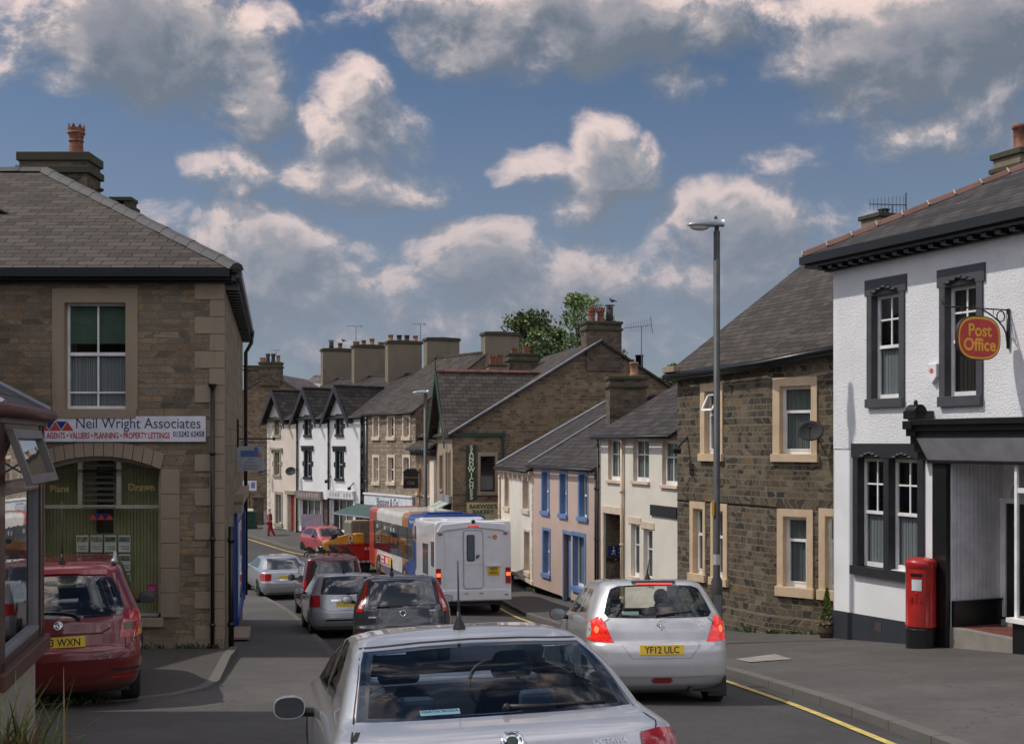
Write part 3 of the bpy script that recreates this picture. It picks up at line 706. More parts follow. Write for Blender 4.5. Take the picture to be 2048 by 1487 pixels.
# shopfront
uL=F.u(1868); uR=0.0
m=MB(); zc=F.z(1905,838); zf0=F.z(1886,919); zf1=F.z(1872,876)
F.box(m,0,uL+.10,0,.50,zc-.10,zc); F.box(m,0,uL+.06,0,.44,zc-.20,zc-.10); F.box(m,0,uL+.03,0,.38,zf1+.0,zc-.20)
F.box(m,0,uL-.0,0,.16,zf0-.06,zf0)
# carved bracket at the left end
for i,(w_,z_) in enumerate([(.50,zc+.16),(.52,zc-.02),(.44,zc-.14),(.34,zc-.28),(.26,zc-.42),(.18,zc-.56)]):
    F.box(m,uL,uL+.22,0,w_,z_-.15,z_-.004)
m.tube([F.pt(uL-.0,.30,zc+.12),F.pt(uL+.24,.30,zc+.12)],.15,16); m.ell(F.pt(uL+.1,.32,zc+.30),(.04,.04,.05),8,6)
F.box(m,F.u(1901),F.u(1873),0,.10,zb,zf0-.06)
B.put(m,'shopfront_cornice',M_blackp,bevel=.008)
m=MB(); m.prism([F.pt(0,.40,zf1),F.pt(uL,.40,zf1),F.pt(uL-.0,.15,zf0),F.pt(0,.15,zf0)],F.n*-.03); B.put(m,'fascia',M_fasc)
# porch: boarded side wall, stall riser, door
D_=1.2; fz_=F.z(1950,1262); 
a=F.pt(ur,-.02,0); b=F.pt(ur,-D_,0)
PF=Fac((b.x,b.y),(a.x,a.y)); zc2=F.z(1925,1208)
if PF.n.y>0: PF=Fac((a.x,a.y),(b.x,b.y))
m=MB(); nb=12
for i in range(nb):
    L=PF.L/nb; PF.box(m,L*i+.006,L*(i+1)-.006,-.02,.02,zc2,zr); 
PF.box(m,0,PF.L,-.03,.005,zc2,zr)
B.put(m,'boarded_wall',paint('white_boarding',(.66,.65,.67),.5))
m=MB(); PF.box(m,0,PF.L,-.03,.07,fz_-.3,zc2); PF.box(m,0,PF.L,-.03,.10,zc2,zc2+.03); B.put(m,'stall_riser',M_blackp,bevel=.005)
m=MB(); F.box(m,rec[0]-.3,ur,-D_-.06,-D_,fz_-.3,zr+.2); F.box(m,rec[0]-.3,ur,-D_,0,zr,zr+.05); B.put(m,'porch_back',M_whites)
ud=F.u(2013)+.0
m=MB(); P2=along(2003,21.35)
dF=Fac((F.pt(rec[0]-.3,-D_,0).x,F.pt(rec[0]-.3,-D_,0).y),(b.x,b.y))
du=dF.L-.14
zd=fz_+.12
dF.box(m,du-.95,du,0,.05,zd,zd+2.0); 
for (qa,qb,qc,qd) in((.12,.42,.15,.8),(.53,.83,.15,.8),(.12,.42,.95,1.85),(.53,.83,.95,1.85)): dF.box(m,du-.95+qa,du-.95+qb,.05,.07,zd+qc,zd+qd)
dr=B.put(m,'door',M_door,bevel=.005)
m=MB(); dF.box(m,du-1.1,du+.13,0,.09,zd+2.0,zd+2.09); dF.box(m,du,du+.12,0,.08,zd,zd+2.0); dF.box(m,du-1.1,du-.96,0,.08,zd,zd+2.0)
m.tube([dF.pt(du-.48+.42*math.cos(PI*i/10),.06,zd+2.09+.42*math.sin(PI*i/10)) for i in range(11)],.03,6); B.put(m,'door_frame',M_wood)
m=MB(); F.box(m,rec[0]-.3,ur+.02,-D_,.02,fz_-.5,fz_); st=B.put(m,'porch_step',paint('concrete_step',(.24,.22,.19),.85,bmp=20),bevel=.01)
m=MB(); F.box(m,rec[0]-.3,ur-.10,-D_,-.14,fz_,fz_+.006); B.put(m,'red_tiles',stone('red_quarry_tiles',[(.22,.07,.05),(.17,.06,.045)],.15,.15,(.12,.08,.07),.006,0,.2,.2,0),st)
m=MB(); F.box(m,rec[0]-.3,ur-.3,-D_,-D_+.35,fz_+.006,fz_+.12); B.put(m,'door_step',MATS['concrete_step'],st,bevel=.01)
# second shop window, mostly outside the picture
uw=F.u(2036); m=MB(); zt=F.z(2044,1240)
F.box(m,0,uw,-.3,.12,zb,zt-.03); B.put(m,'shop_stall',M_blackp)
m=MB(); F.box(m,0,uw+.06,-.3,.20,zt-.03,zt+.04); F.box(m,uw-.05,uw,.02,.08,zt+.04,zr); F.box(m,0,uw,.02,.07,F.z(2044,985),F.z(2044,975)); F.box(m,0,uw,.02,.07,zr-.06,zr); F.box(m,uw-.35,uw-.31,.02,.07,zt+.04,zr)
sw=B.put(m,'shop_window',M_wood); m=MB(); m.quad(F.pt(0,.04,zt),F.pt(uw-.03,.04,zt),F.pt(uw-.03,.04,zr),F.pt(0,.04,zr)); B.put(m,'pane',M_glass,sw)
FPO=F
# post office sign on its bracket
uS=F.u(2019); Yw=F.pt(uS,0,0)
SF_o=F.pt(uS,.0,0)
def sgn(L,z): return F.pt(uS,L,z)
za=F.z(2019,620)
T=thing('wall_bracket','black wrought iron bracket with ring and scroll holding the oval sign','bracket',tuple(sgn(.03,za)))
bb=T.location.copy()
m=MB(); z0_=F.z(2019,697)
m.tube([sgn(.03,z0_),sgn(.03,za+.02)],.028,8); m.tube([sgn(.03,za),sgn(1.32,za)],.013,8); m.tube([sgn(1.32,za),sgn(1.40,za+.03),sgn(1.43,za+.10),sgn(1.38,za+.15),sgn(1.33,za+.11)],.011,6)
m.tube([sgn(.05,z0_+.08)]+[sgn(.05+.55*t**1.6,z0_+.08+(za-z0_-.09)*t**.6) for t in(.15,.3,.5,.7,.85,1)],.013,8)
m.tube([sgn(.19+.085*math.cos(2*PI*i/14),za-.11+.085*math.sin(2*PI*i/14)) for i in range(15)],.011,6)
m.tube([sgn(.35,za),sgn(.35,za-.09)],.006,5); m.tube([sgn(1.0,za),sgn(1.0,za-.09)],.006,5)
m.build('bracket_arm',M_blackp,T,base=bb,smooth=True)
zcS=(F.z(2019,637)+F.z(2019,712))/2-.0; 
cS=sgn(.68,za-.48); T=thing('hanging_sign','red oval Post Office sign with yellow rim and lettering','sign',tuple(cS))
ax=(F.pt(uS,0,0)-F.pt(uS,1,0)); Ms=frame((0,0,0),ax,(0,0,1))
def oval(hw,hh,y0,y1,k=2.7,n=56):
    pts=[]
    for i in range(n):
        a=2*PI*i/n; c,s_=math.cos(a),math.sin(a); pts.append((hw*math.copysign(abs(c)**(2/k),c),hh*math.copysign(abs(s_)**(2/k),s_)))
    mb=MB(); mb.prism([Ms@Vector((x,y,y0)) for x,y in pts],Ms.to_3x3()@Vector((0,0,y1-y0))); return mb
oval(.455,.355,-.030,.030).build('sign_rim',paint('sign_dark_edge',(.03,.02,.02),.5),T)
oval(.437,.337,-.034,.034).build('yellow_band',paint('sign_yellow',(.72,.35,.02),.45),T)
oval(.405,.305,-.038,.038).build('red_panel',paint('sign_red',(.46,.02,.015),.4),T)
text('Post',.28,Ms@Matrix.Translation((0.0,.115,.039)),MATS['sign_yellow'],T,bold=.006,name='lettering')
text('Office',.28,Ms@Matrix.Translation((0,-.115,.039)),MATS['sign_yellow'],T,bold=.006,name='lettering')
# alarm box
ua=F.u(1871); T=thing('alarm_box','white alarm box on the white wall between the upper windows','alarm box',tuple(F.pt(ua,0,F.z(1871,745))))
m=MB(); za=F.z(1871,745); hx=[(-.11,.16),(.11,.16),(.11,-.08),(0,-.2),(-.11,-.08)]
m.prism([F.pt(ua+x,.0,za+z) for x,z in hx],F.n*.09); m.build('alarm_case',paint('white_plastic',(.75,.75,.74),.35),T,base=T.location,bevel=.02)
m=MB(); Mz=F.M(ua,.09,za+.03)@Matrix.Translation((0,0,.001)); m.lathe([(.045,0),(.045,.004),(.03,.004)],Mz,16); m.build('badge',paint('pale_red_badge',(.6,.12,.12),.5),T,base=T.location)
# ---- dark stone house
B=Bld('stone_house','dark coursed stone house with tan painted window surrounds beside the white building','houses along the street',(5.5,25.5,gz(25)))
FR=Fac((7.56,23.60),(5.42,25.48)); FL=Fac((5.42,25.48),(3.93,28.52))
zE0=FR.z(1662,676); zE1=FR.z(1538,722); zE2=FL.z(1356,747)
r1=op_px(FR,1559,1624,770,908); r2=op_px(FR,1566,1615,1032,1174); r3=(FR.u(1700),FR.u(1650),FR.z(1660,1180),FR.z(1660,1031))
l1=op_px(FL,1410,1440,781,907); l2=op_px(FL,1387,1407.5,1016,1147); l3=op_px(FL,1427,1448,1020,1155)
uend=FR.u(1700)
m=MB(); FR.wall(m,0,FR.L,1.0,zE1,[r1,r2,r3]); FL.wall(m,0,FL.L,1.0,min(zE1,zE2),[l1,l2,l3])
m.poly([FR.pt(0,0,zE1),FR.pt(FR.L,0,zE1),FR.pt(0,0,zE0+.08)]); 
m.poly([FL.pt(0,0,min(zE1,zE2)),FL.pt(FL.L,0,min(zE1,zE2)),FL.pt(FL.L,0,zE2) if zE2>zE1 else FL.pt(0,0,zE1)])
B.put(m,'street_wall',M_rubble)
inR=-FR.n; inL=-FL.n; ib=(inR+inL).normalized()
pitch=.62; ofs=5.2
ga=FR.pt(0,0,0); gb=FR.pt(FR.L,0,0); gc=FL.pt(FL.L,0,0)
up_=lambda p,z:Vector((p.x,p.y,z))
back_a=ga+ib*2*ofs; back_c=gc+ib*2*ofs
m=MB(); rdA=up_(ga+ib*ofs,zE0+pitch*ofs); rdB=up_(gb+ib*ofs,zE1+.1+pitch*ofs); rdC=up_(gc+ib*ofs,zE2+pitch*ofs)
m.poly([up_(gc,1),up_(back_c,1),up_(back_c,zE2),rdC,up_(gc,zE2)]); m.poly([up_(ga,1),up_(ga,zE0),rdA,up_(back_a,zE0),up_(back_a,1)]); m.quad(up_(back_a,1),up_(back_a,zE0),up_(back_c,zE2),up_(back_c,1))
B.put(m,'gable_wall',M_rubble)
rf=MB(); o_=.22; A=FR.pt(-.0,o_,zE0-.12);  Bq=up_(gb+(FR.n+FL.n).normalized()*o_,zE1-.10); C=FL.pt(FL.L+.12,o_,zE2-.10)
h=Vector((0,0,.12)); rdCx=rdC+FL.d*.12
slab(rf,[A+h,Bq+h,rdB+h,rdA+h],.08); slab(rf,[Bq+h,C+h,rdCx+h,rdB+h],.08); slab(rf,[rdA+h,rdB+h,rdCx+h,up_(back_c,zE2)+h,up_(back_a,zE0)+h],.05)
rf2=B.put(rf,'roof',M_slate)
m=MB(); m.tube([A+Vector((0,0,.04))+FR.n*.05,Bq+Vector((0,0,.04))+FR.n*.05,C+Vector((0,0,.04))+FL.n*.05],.06,8); m.tube([A+Vector((0,0,-.04)),Bq+Vector((0,0,-.04)),C+Vector((0,0,-.04))],.05,6); B.put(m,'gutter',M_blackp,rf2,smooth=True)
m=MB(); kc=FL.pt(FL.L-.15,0,zE2); kx=FL.M(FL.L-.05,-.1,zE2+.12); m.box(-.35,.12,-.25,.10,-.45,.30,kx@Matrix.Rotation(R(90),4,'X')); m2=MB()
FL.box(m2,FL.L-.35,FL.L+.14,-.5,.34,zE2+.02,zE2+.16); FL.box(m2,FL.L-.30,FL.L+.08,-.5,.22,zE2-.10,zE2+.02); B.put(m2,'kneeler_stone',M_ash,bevel=.01)
for (Fq,o,su,br,md,cz) in ((FR,r1,(.15,.12,.17,.16),(),.62,(0,1)),(FR,r2,(.13,.13,.15,.2),(),.66,(0,1)),(FR,r3,(.13,.13,.15,.2),(),.66,(0,1)),(FL,l1,(.16,.12,.17,.17),(),.62,(0,.55)),(FL,l2,(.12,.08,.16,.17),(),.6,(0,1)),(FL,l3,(.08,.14,.16,.17),(),.6,(0,1))):
    wn=window(B,Fq,o,su,M_tan,rd=(.13 if Fq is FR else .10),fw=.08,mid=md,curt=M_vert,cz=cz,sill=.03,proud=.03)
    i=MB(); Wd=o[1]-o[0]; H=o[3]-o[2]; rr0=-(.13 if Fq is FR else .10)
    e=.065; Fq.box(i,o[0]+e,o[0]+e+.035,rr0-.05,rr0+.012,o[2]+e+.02,o[2]+H*md-.03); Fq.box(i,o[1]-e-.035,o[1]-e,rr0-.05,rr0+.012,o[2]+e+.02,o[2]+H*md-.03); Fq.box(i,o[0]+e,o[1]-e,rr0-.05,rr0+.011,o[2]+e+.02,o[2]+e+.05); B.put(i,'sash',M_wood,wn)
# open top light on the upper left window
i=MB(); mdz=l1[2]+(l1[3]-l1[2])*.62; ang=R(28); 
def olt(u,z,w): # hinge at top
    dz=z-(l1[3]-.06); return FL.pt(u,-.07-dz*math.sin(ang)+w,(l1[3]-.06)+dz*math.cos(ang))
zz=[mdz+.04,l1[3]-.06]; ua_,ub_=l1[0]+.06,l1[1]-.06
for (p,q,r_,s_) in ((ua_,ub_,zz[0],zz[0]+.05),(ua_,ub_,zz[1]-.05,zz[1]),(ua_,ua_+.05,zz[0],zz[1]),(ub_-.05,ub_,zz[0],zz[1])):
    i.prism([olt(p,r_,0),olt(q,r_,0),olt(q,s_,0),olt(p,s_,0)],FL.n*.04)
B.put(i,'open_top_light',M_wood)
m=MB(); m.tube([FL.pt(FL.L-.02,.02,FL.z(1357,998)),FL.pt(0,.02,FL.z(1536,1011)),FR.pt(FR.u(1556),.02,FR.z(1556,1013))],.012,6); m.tube([FR.pt(FR.u(1556),.02,FR.z(1556,1013)),FR.pt(FR.u(1556),.02,FR.z(1556,1018))],.012,6); B.put(m,'wall_cable',M_black)
FRs,FLs=FR,FL
# satellite dish and floodlight on it
def dish(F,px,py,w,label,Rr=.33,yaw=-.5,off=.35,depthy=None):
    u=F.u(px); z=F.z(px,py); T=thing('satellite_dish',label,'satellite dish',tuple(F.pt(u,0,z)),group='satellite dishes on the walls')
    b=T.location.copy(); c=F.pt(u,off,z)
    d=Vector((math.sin(yaw),-math.cos(yaw),.35)).normalized(); M=Matrix.Translation(c)@d.to_track_quat('Z','Y').to_matrix().to_4x4()
    m=MB(); S=M@Matrix.Diagonal((1.12,.92,1,1)); prof=[(0,0)]+[(Rr*t,.10*t*t*Rr/.33) for t in(.25,.5,.75,1)]
    m.lathe([(Rr*.02,0)]+prof[1:]+[(Rr*1.02,.10*Rr/.33-.012),(Rr*.5,.015),(Rr*.02,-.015)],S,22); m.build('dish_bowl',paint('dark_mesh_grey',(.03,.03,.032),.8),T,base=b,smooth=True)
    m=MB(); m.tube([M@Vector((0,-Rr*.85,.06)),M@Vector((0,-Rr*.9,.2)),M@Vector((0,-.02,Rr*1.3))],.010,6); m.tube([M@Vector((0,-.03,Rr*1.2)),M@Vector((0,.0,Rr*1.45))],.025,8); m.build('receiver_arm',M_black,T,base=b)
    m=MB(); m.tube([F.pt(u,0,z-.12),F.pt(u,off*.7,z-.10),M@Vector((0,0,-.02))],.016,6); m.build('wall_mount',M_black,T,base=b)
    return T
dish(FRs,1634,863,.3,'dark satellite dish on the stone house beside the white building',.235,-.3,.28)
def flood(F,px,py,label):
    u=F.u(px); z=F.z(px,py); T=thing('floodlight',label,'floodlight',tuple(F.pt(u,0,z)),group='lights on the walls'); b=T.location.copy()
    m=MB(); m.tube([F.pt(u,0,z+.2),F.pt(u,.28,z-.05)],.03,6); m.build('arm',M_black,T,base=b); m=MB(); M=Matrix.Translation(F.pt(u,.3,z-.1))@Matrix.Rotation(.5,4,'X'); m.box(-.09,.09,-.09,.06,-.06,.06,M); m.build('lamp_head',M_black,T,base=b,bevel=.01)
flood(FLs,1375,890,'black floodlight on the stone house near its far corner')
# ---- cream house with passage
cr0=(4.24,30.7); cr1=(2.60,35.4)
B=Bld('cream_house','cream rendered house with white windows and a narrow passage','houses along the street',(2.8,34.8,gz(34)))
F=Fac(cr0,cr1); zE=F.z(1277,866)
ow=[op_px(F,1216,1243,876,960),op_px(F,1266,1298,876,962),op_px(F,1324,1356,880,970),op_px(F,1262,1279,1047,1153),op_px(F,1287,1305,1057,1160)]
al=op_px(F,1208,1246,1027,1260); al=(al[0],al[1],1.0,al[3])
F,ro=terrace(B,cr0,cr1,zE,3.9,2.2,1.0,M_crm2,M_slate2,ow+[al],over=.22)
for i,o in enumerate(ow[:3]):
    window(B,F,o,(.0,.13,.10,.0) if 0 else None,M_cfs,sill=.08,sillmat=M_cfs,rd=.10,fw=.085,bars=(((.5,0,1),),((.62,.03,.97),)),curt=M_vert,mid=None)
    m=MB(); F.box(m,o[0]-.1,o[1]+.12,-.01,.02,o[3],o[3]+.1); F.box(m,o[1]-.012,o[1],-.138,.0,o[2],o[3]); B.put(m,'lintel',M_cfs)
for o in ow[3:]:
    window(B,F,o,None,M_cfs,sill=.09,sillmat=M_cfs,rd=.11,fw=.08,bars=((),((.6,.03,.97),)),curt=M_vert)
    m=MB(); F.box(m,o[0]-.12,o[1]+.16,-.01,.025,o[3],o[3]+.18); B.put(m,'lintel',M_cfs)
m=MB(); F.box(m,al[0]-.02,al[1]+.06,-.01,.03,al[3],al[3]+.2); F.box(m,al[1],al[1]+.12,-.01,.02,1,al[3]); F.box(m,al[0]-.10,al[0],-.01,.02,1,al[3]); B.put(m,'passage_lintel',M_cfs)
# passage side wall in stone
m=MB(); m.quad(F.pt(al[1],-.05,1),F.pt(al[1],-4,1),F.pt(al[1],-4,al[3]),F.pt(al[1],-.05,al[3])); m.quad(F.pt(al[0],-.22,1),F.pt(al[0],-4,1),F.pt(al[0],-4,al[3]),F.pt(al[0],-.22,al[3]))
m.quad(F.pt(al[0],-4,1),F.pt(al[1],-4,1),F.pt(al[1],-4,al[3]),F.pt(al[0],-4,al[3])); m.quad(F.pt(al[0],-.22,al[3]),F.pt(al[1],-.22,al[3]),F.pt(al[1],-4,al[3]),F.pt(al[0],-4,al[3]))
B.put(m,'passage_wall',M_gable)
downpipe(B,F,F.u(1248),1.0,zE-.1,M_cfs,.045); downpipe(B,F,F.u(1200),1.0,zE-.1,M_black,.03)
m=MB(); F.box(m,F.u(1338)-.0,F.u(1338)+.01,0,.01,zE,zE+.01)
m=MB(); q=F.pt(F.u(1342),-.55,zE+.30); m.box(-.09,.09,-.06,.06,0,.75,Matrix.Translation(q)); B.put(m,'roof_vent',M_black)
FC=F
def board(name,label,F,x0,x1,y0,y1,mat,w=.04,cat='sign',w0=0.0,tilt=0):
    u0,u1=sorted((F.u(x0),F.u(x1))); xm=(x0+x1)/2; z0=F.z(xm,y1); z1=F.z(xm,y0)
    T=thing(name,label,cat,tuple(F.pt((u0+u1)/2,w0,z0))); m=MB(); F.box(m,u0,u1,w0,w0+w,z0,z1); m.build('panel',mat,T,base=T.location,bevel=.004)
    return T,u0,u1,z0,z1
def wtext(T,F,u,w,z,s,size,mat,sx=1,bold=0,align='CENTER',fit=None):
    return text(s,size,F.M(u,w,z),mat,T,bold=bold,align=align,sx=sx,base=T.location,fit=fit)
T,a,b,c,d=board('shop_sign','long black sign on the cream house above the ground floor windows',F,1303,1356,1011,1033,M_blackp,.05)
PW=Fac((F.pt(al[1],-.1,0).x,F.pt(al[1],-.1,0).y),(F.pt(al[1],-2,0).x,F.pt(al[1],-2,0).y))
# ---- pink house
pk0=(2.60,36.0); pk1=(.74,42.1)
B=Bld('pink_house','faded pink house with bright blue windows and door','houses along the street',(1.6,39,gz(39)))
F=Fac(pk0,pk1); zE=F.z(1130,931)
up=[op_px(F,1085,1098,943,1022),op_px(F,1121,1134,946,1028),op_px(F,1159,1175,948,1034)]
lw=op_px(F,1087,1100,1060,1147); dr_=op_px(F,1128,1142,1068,1199); bw=op_px(F,1146,1169,1071,1174)
dr_=(dr_[0],dr_[1],gz(38.8),dr_[3])
F,ro=terrace(B,pk0,pk1,zE,3.9,2.25,1.0,M_pink,M_slate2,up+[lw,dr_,bw],over=.18)
for o in up+[lw]:
    window(B,F,o,(.12,.08,.09,.13),M_blue,sill=.02,rd=.16,fw=.05,mid=.5,bars=(((.5,0,1),),()),curt=M_net,cz=(0,1),proud=.02)
window(B,F,bw,(.0,.14,.12,.16),M_blue,sill=.0,rd=.16,fw=.07,bars=(((.45,0,1),),()),curt=M_net,cz=(0,1),proud=.02)
m=MB(); F.box(m,dr_[0]+.01,dr_[1]-.01,-.2,-.15,dr_[2],dr_[3]); F.box(m,dr_[0]+.15,dr_[1]-.15,-.15,-.13,dr_[2]+.2,dr_[2]+.8); F.box(m,dr_[0]+.15,dr_[1]-.15,-.15,-.13,dr_[2]+1.0,dr_[2]+1.8); B.put(m,'door',M_blue)
m=MB(); F.box(m,dr_[1],dr_[1]+.1,-.14,.02,dr_[2],dr_[3]); F.box(m,dr_[0]-.14,dr_[1]+.1,-.01,.022,dr_[3],dr_[3]+.12); B.put(m,'door_frame',M_blue)
downpipe(B,F,.08,1,zE-.1,M_black,.035)
m=MB(); A_=F.pt(F.L+.02,.16,zE+.02); C_=F.pt(F.L+.02,-3.9,zE+2.38)
m.tube([A_+Vector((0,0,.02)),C_],.05,6); B.put(m,'lead_flashing',M_lead)
# ---- small white house
B=Bld('small_white_house','narrow off-white house with beige reveals between pink house and bakery','houses along the street',(.2,45,gz(45)))
wh0=(.74,42.14); wh1=(-.46,48.2); F=Fac(wh0,wh1); zE=F.z(1033,934)
ow=[op_px(F,1010,1018,951,1013),op_px(F,1046,1058,953,1018),op_px(F,1049,1059,1062,1142),op_px(F,1007,1017,1050,1120)]
ow[3]=(ow[3][0],ow[3][1],gz(47),ow[3][3])
F,ro=terrace(B,wh0,wh1,zE,4.4,2.5,1.0,M_crm2,M_slate2,ow,over=.2)
for o in ow[:3]: window(B,F,o,(.1,.06,.08,.16),M_cfs,rd=.2,fw=.05,mid=.5,curt=M_dkc,sill=.04,proud=.02)
m=MB(); o=ow[3]; F.box(m,o[0],o[1],-.2,-.15,o[2],o[3]); B.put(m,'door',M_door); m=MB(); F.box(m,o[0]-.3,o[1]+.3,0,.35,o[3]+.1,o[3]+.2); F.box(m,o[0]-.25,o[1]+.25,0,.2,o[3],o[3]+.1); B.put(m,'door_hood',M_cfs)
m=MB(); F.box(m,0,F.L,0,.14,zE-.22,zE-.08)
u=.3
while u<F.L: F.box(m,u,u+.12,0,.12,zE-.42,zE-.22); u+=.9
B.put(m,'cornice',M_cfs)
m=MB(); F.box(m,0,F.L,0,.03,1,gz(44)+.55); B.put(m,'plinth',M_cfs)
q=MB(); zz=1.2
while zz<zE-.3: F.box(q,0,.22 if int(zz/.3)%2 else .12,0,.022,zz,zz+.26); zz+=.3
B.put(q,'quoins',M_cfs)
m=MB(); A_=F.pt(F.L,.16,zE+.02); m.tube([A_+Vector((0,0,.04)),F.pt(F.L,-4.4,zE+2.62)],.07,6); B.put(m,'lead_flashing',M_lead)
downpipe(B,F,F.L-.05,1,zE-.1,M_cfs,.04)
cx,cy=along(1252,41.5); chimney(B,cx,cy,1.28,.8,CZ-.6,CZ-(760-HY)*41.5/FP,M_chim,.1,.1,M_mossy,[(.28,.5,.15,'pot',M_pot2)])
# ---- bakery with big gable
bk0=(-2.48,50.0); ux,uy=1/1.0239,.22/1.0239
GA=Fac((-2.48+ux*12.2,50+uy*12.2),bk0)  # gable wall, u from right to left corner
B=Bld('bakery_building','stone bakery with tall gable wall, green bargeboards and green signs','houses along the street',(-2.2,50.4,gz(50)))
Lg=GA.L; zEv=GA.z(908,868); zPk=CZ-(690-HY)*51.4/FP+.1; upk=Lg-6.42
wb=op_px(GA,960,991,911,983)
m=MB(); GA.wall(m,Lg-4,Lg,1,zEv,[wb],.2); m.quad(GA.pt(Lg-4,0,1),GA.pt(0,0,1),GA.pt(0,0,zEv),GA.pt(Lg-4,0,zEv)); sl_=(zPk-zEv)/6.42
zR=zPk-sl_*upk
m.poly([GA.pt(Lg,0,zEv),GA.pt(Lg-4,0,zEv),GA.pt(0,0,zEv),GA.pt(0,0,zR),GA.pt(upk,0,zPk)])
gbl=B.put(m,'gable_wall',M_gable)
window(B,GA,wb,(.1,.1,.16,.14),M_ash,rd=.12,fw=.07,mid=.5,fmat=paint('maroon_frame',(.045,.012,.015),.4),curt=M_net,cz=(0,.45),sill=.05)
m=MB(); GA.box(m,Lg-3.0,Lg-.02,-.01,.012,1,zEv-.05); 
st=Fac(bk0,(-2.48-.2149*10,50+.9766*10)) # street side
LS=10.0
sw_=[(.5,.9,zEv-2.6,zEv-.75),(1.15,1.55,zEv-2.6,zEv-.75),(2.5,3.3,zEv-2.4,zEv-.9)]
m=MB(); st.wall(m,0,LS,1,zEv,sw_,.2); zpk=CZ-(748-HY)*52.1/FP; hw=2.1
m.poly([st.pt(0,0,zEv),st.pt(2*hw,0,zEv),st.pt(hw,0,zpk)]); B.put(m,'street_wall',M_ash)
for o in sw_: window(B,st,o,(.06,.06,.1,.1),M_ash,rd=.15,fw=.05,curt=M_dkc,mid=.5)
m=MB(); bk=[st.pt(0,-12.2,0),st.pt(LS,-12.2,0),st.pt(LS,0,0)]
m.quad(up_(bk[0],1),up_(bk[1],1),up_(bk[1],zR),up_(bk[0],zR)); m.poly([up_(bk[1],1),up_(bk[2],1),up_(bk[2],zEv),st.pt(LS,-6.42,zPk),up_(bk[1],zR)]); B.put(m,'rear_wall',M_gable)
rf=MB(); h=.1; e=-.22
slab(rf,[st.pt(e,.25,zEv-.25*sl_+h),st.pt(LS,.25,zEv-.25*sl_+h),st.pt(LS,-6.42,zPk+h),st.pt(e,-6.42,zPk+h)],.08); slab(rf,[st.pt(e,-6.42,zPk+h),st.pt(LS,-6.42,zPk+h),st.pt(LS,-12.2,zR+h),st.pt(e,-12.2,zR+h)],.08)
o_=(zpk-zEv)/sl_
fr=.35
slab(rf,[st.pt(-.2,fr,zEv-.2*(zpk-zEv)/hw+h),st.pt(hw,fr,zpk+h+.03),st.pt(hw,-o_,zpk+h+.03),st.pt(-.2,-.0,zEv-.2*(zpk-zEv)/hw+h)],.08)
slab(rf,[st.pt(2*hw+.2,fr,zEv-.2*(zpk-zEv)/hw+h),st.pt(hw,fr,zpk+h+.03),st.pt(hw,-o_,zpk+h+.03),st.pt(2*hw+.2,-.0,zEv-.2*(zpk-zEv)/hw+h)],.08)
ro=B.put(rf,'roof',M_slate)
m=MB(); ridge_caps(m,st.pt(hw,fr,zpk+h+.07),st.pt(hw,-o_,zpk+h+.07),.12); B.put(m,'red_ridge_tiles',paint('red_ridge_tile',(.14,.05,.04),.8,var=.3),ro)
m=MB()
for s_,u_ in((1,-.32),(-1,2*hw+.32)):
    a_=st.pt(u_,fr+.03,zEv-.32*(zpk-zEv)/hw+h); b_=st.pt(hw,fr+.03,zpk+h+.06); m.prism([a_,b_,b_-Vector((0,0,.34)),a_-Vector((0,0,.30))],st.n*.05)
m.tube([st.pt(hw,fr+.05,zpk-.2),st.pt(hw,fr+.05,zpk+.65)],[.05,.02],6)
B.put(m,'bargeboards',M_green)
m=MB(); m.tube([st.pt(-.23,.2,zEv-.2*sl_+.13),st.pt(-.23,-6.42,zPk+.13)],.05,6); B.put(m,'verge_flashing',M_lead,ro)
m=MB(); GA.box(m,GA.u(1010),Lg+.1,0,.12,GA.z(908,872),GA.z(908,865)); m.tube([GA.pt(GA.u(1005),.08,GA.z(1005,868)),GA.pt(GA.u(1005),.08,GA.z(1005,930))],.06,8); B.put(m,'green_gutter',M_green)
cx,cy=GA.pt(GA.u(1207),-.35,0)[:2]
chimney(B,cx,cy,1.56,.9,zPk-1.2,GA.z(1207,648),M_chim,math.atan2(.22,1),.1,M_mossy,[(-.42,.62,.17,'crown',M_pot),(-.02,.62,.17,'crown',M_pot),(.38,.66,.15,'flue',M_potd)])
cx,cy=along(1044,58); chimney(B,cx,cy,1.45,.9,zPk-3,CZ-(712-HY)*58/FP,M_chim,.2,.1,M_mossy,[(-.4,.2,.14,'sq',M_pot),(.2,.3,.14,'sq',M_pot)])
cx,cy=along(993,57); chimney(B,cx,cy,.85,.7,zPk-4,CZ-(733-HY)*57/FP,M_crend,.2,.08,M_mossy,[(-.2,.35,.13,'sq',M_pot),(.15,.4,.13,'sq',M_pot)])
cx,cy=along(1275,52.5)
for i,dx in enumerate((-.33,.08)):
    m=MB(); m.lathe([(.16,0),(.16,1.0+.2*i),(.19,1.0+.2*i),(.19,1.06+.2*i)],Matrix.Translation((cx+dx,cy,zPk-1.7)),14); B.put(m,'metal_flue',M_black,smooth=True)
T,a,b,c,d=board('vertical_sign','green vertical SANDWICHES sign on the bakery gable wall',GA,932.5,951.5,889,998,M_green,.08)
for i,ch in enumerate('SANDWICHES'): wtext(T,GA,(a+b)/2,.083,d-.14-(d-c-.24)*i/9-.0,ch,.29,paint('pale_sign_lettering',(.72,.68,.45),.5),.95,.008)
T,a,b,c,d=board('bakery_sign',"cream BARWISE'S BAKERY board under the sandwiches sign",GA,933,999,1004,1050,paint('cream_sign_board',(.52,.43,.24),.6),.05)
mg=paint('sign_dark_green',(.015,.06,.035),.5)
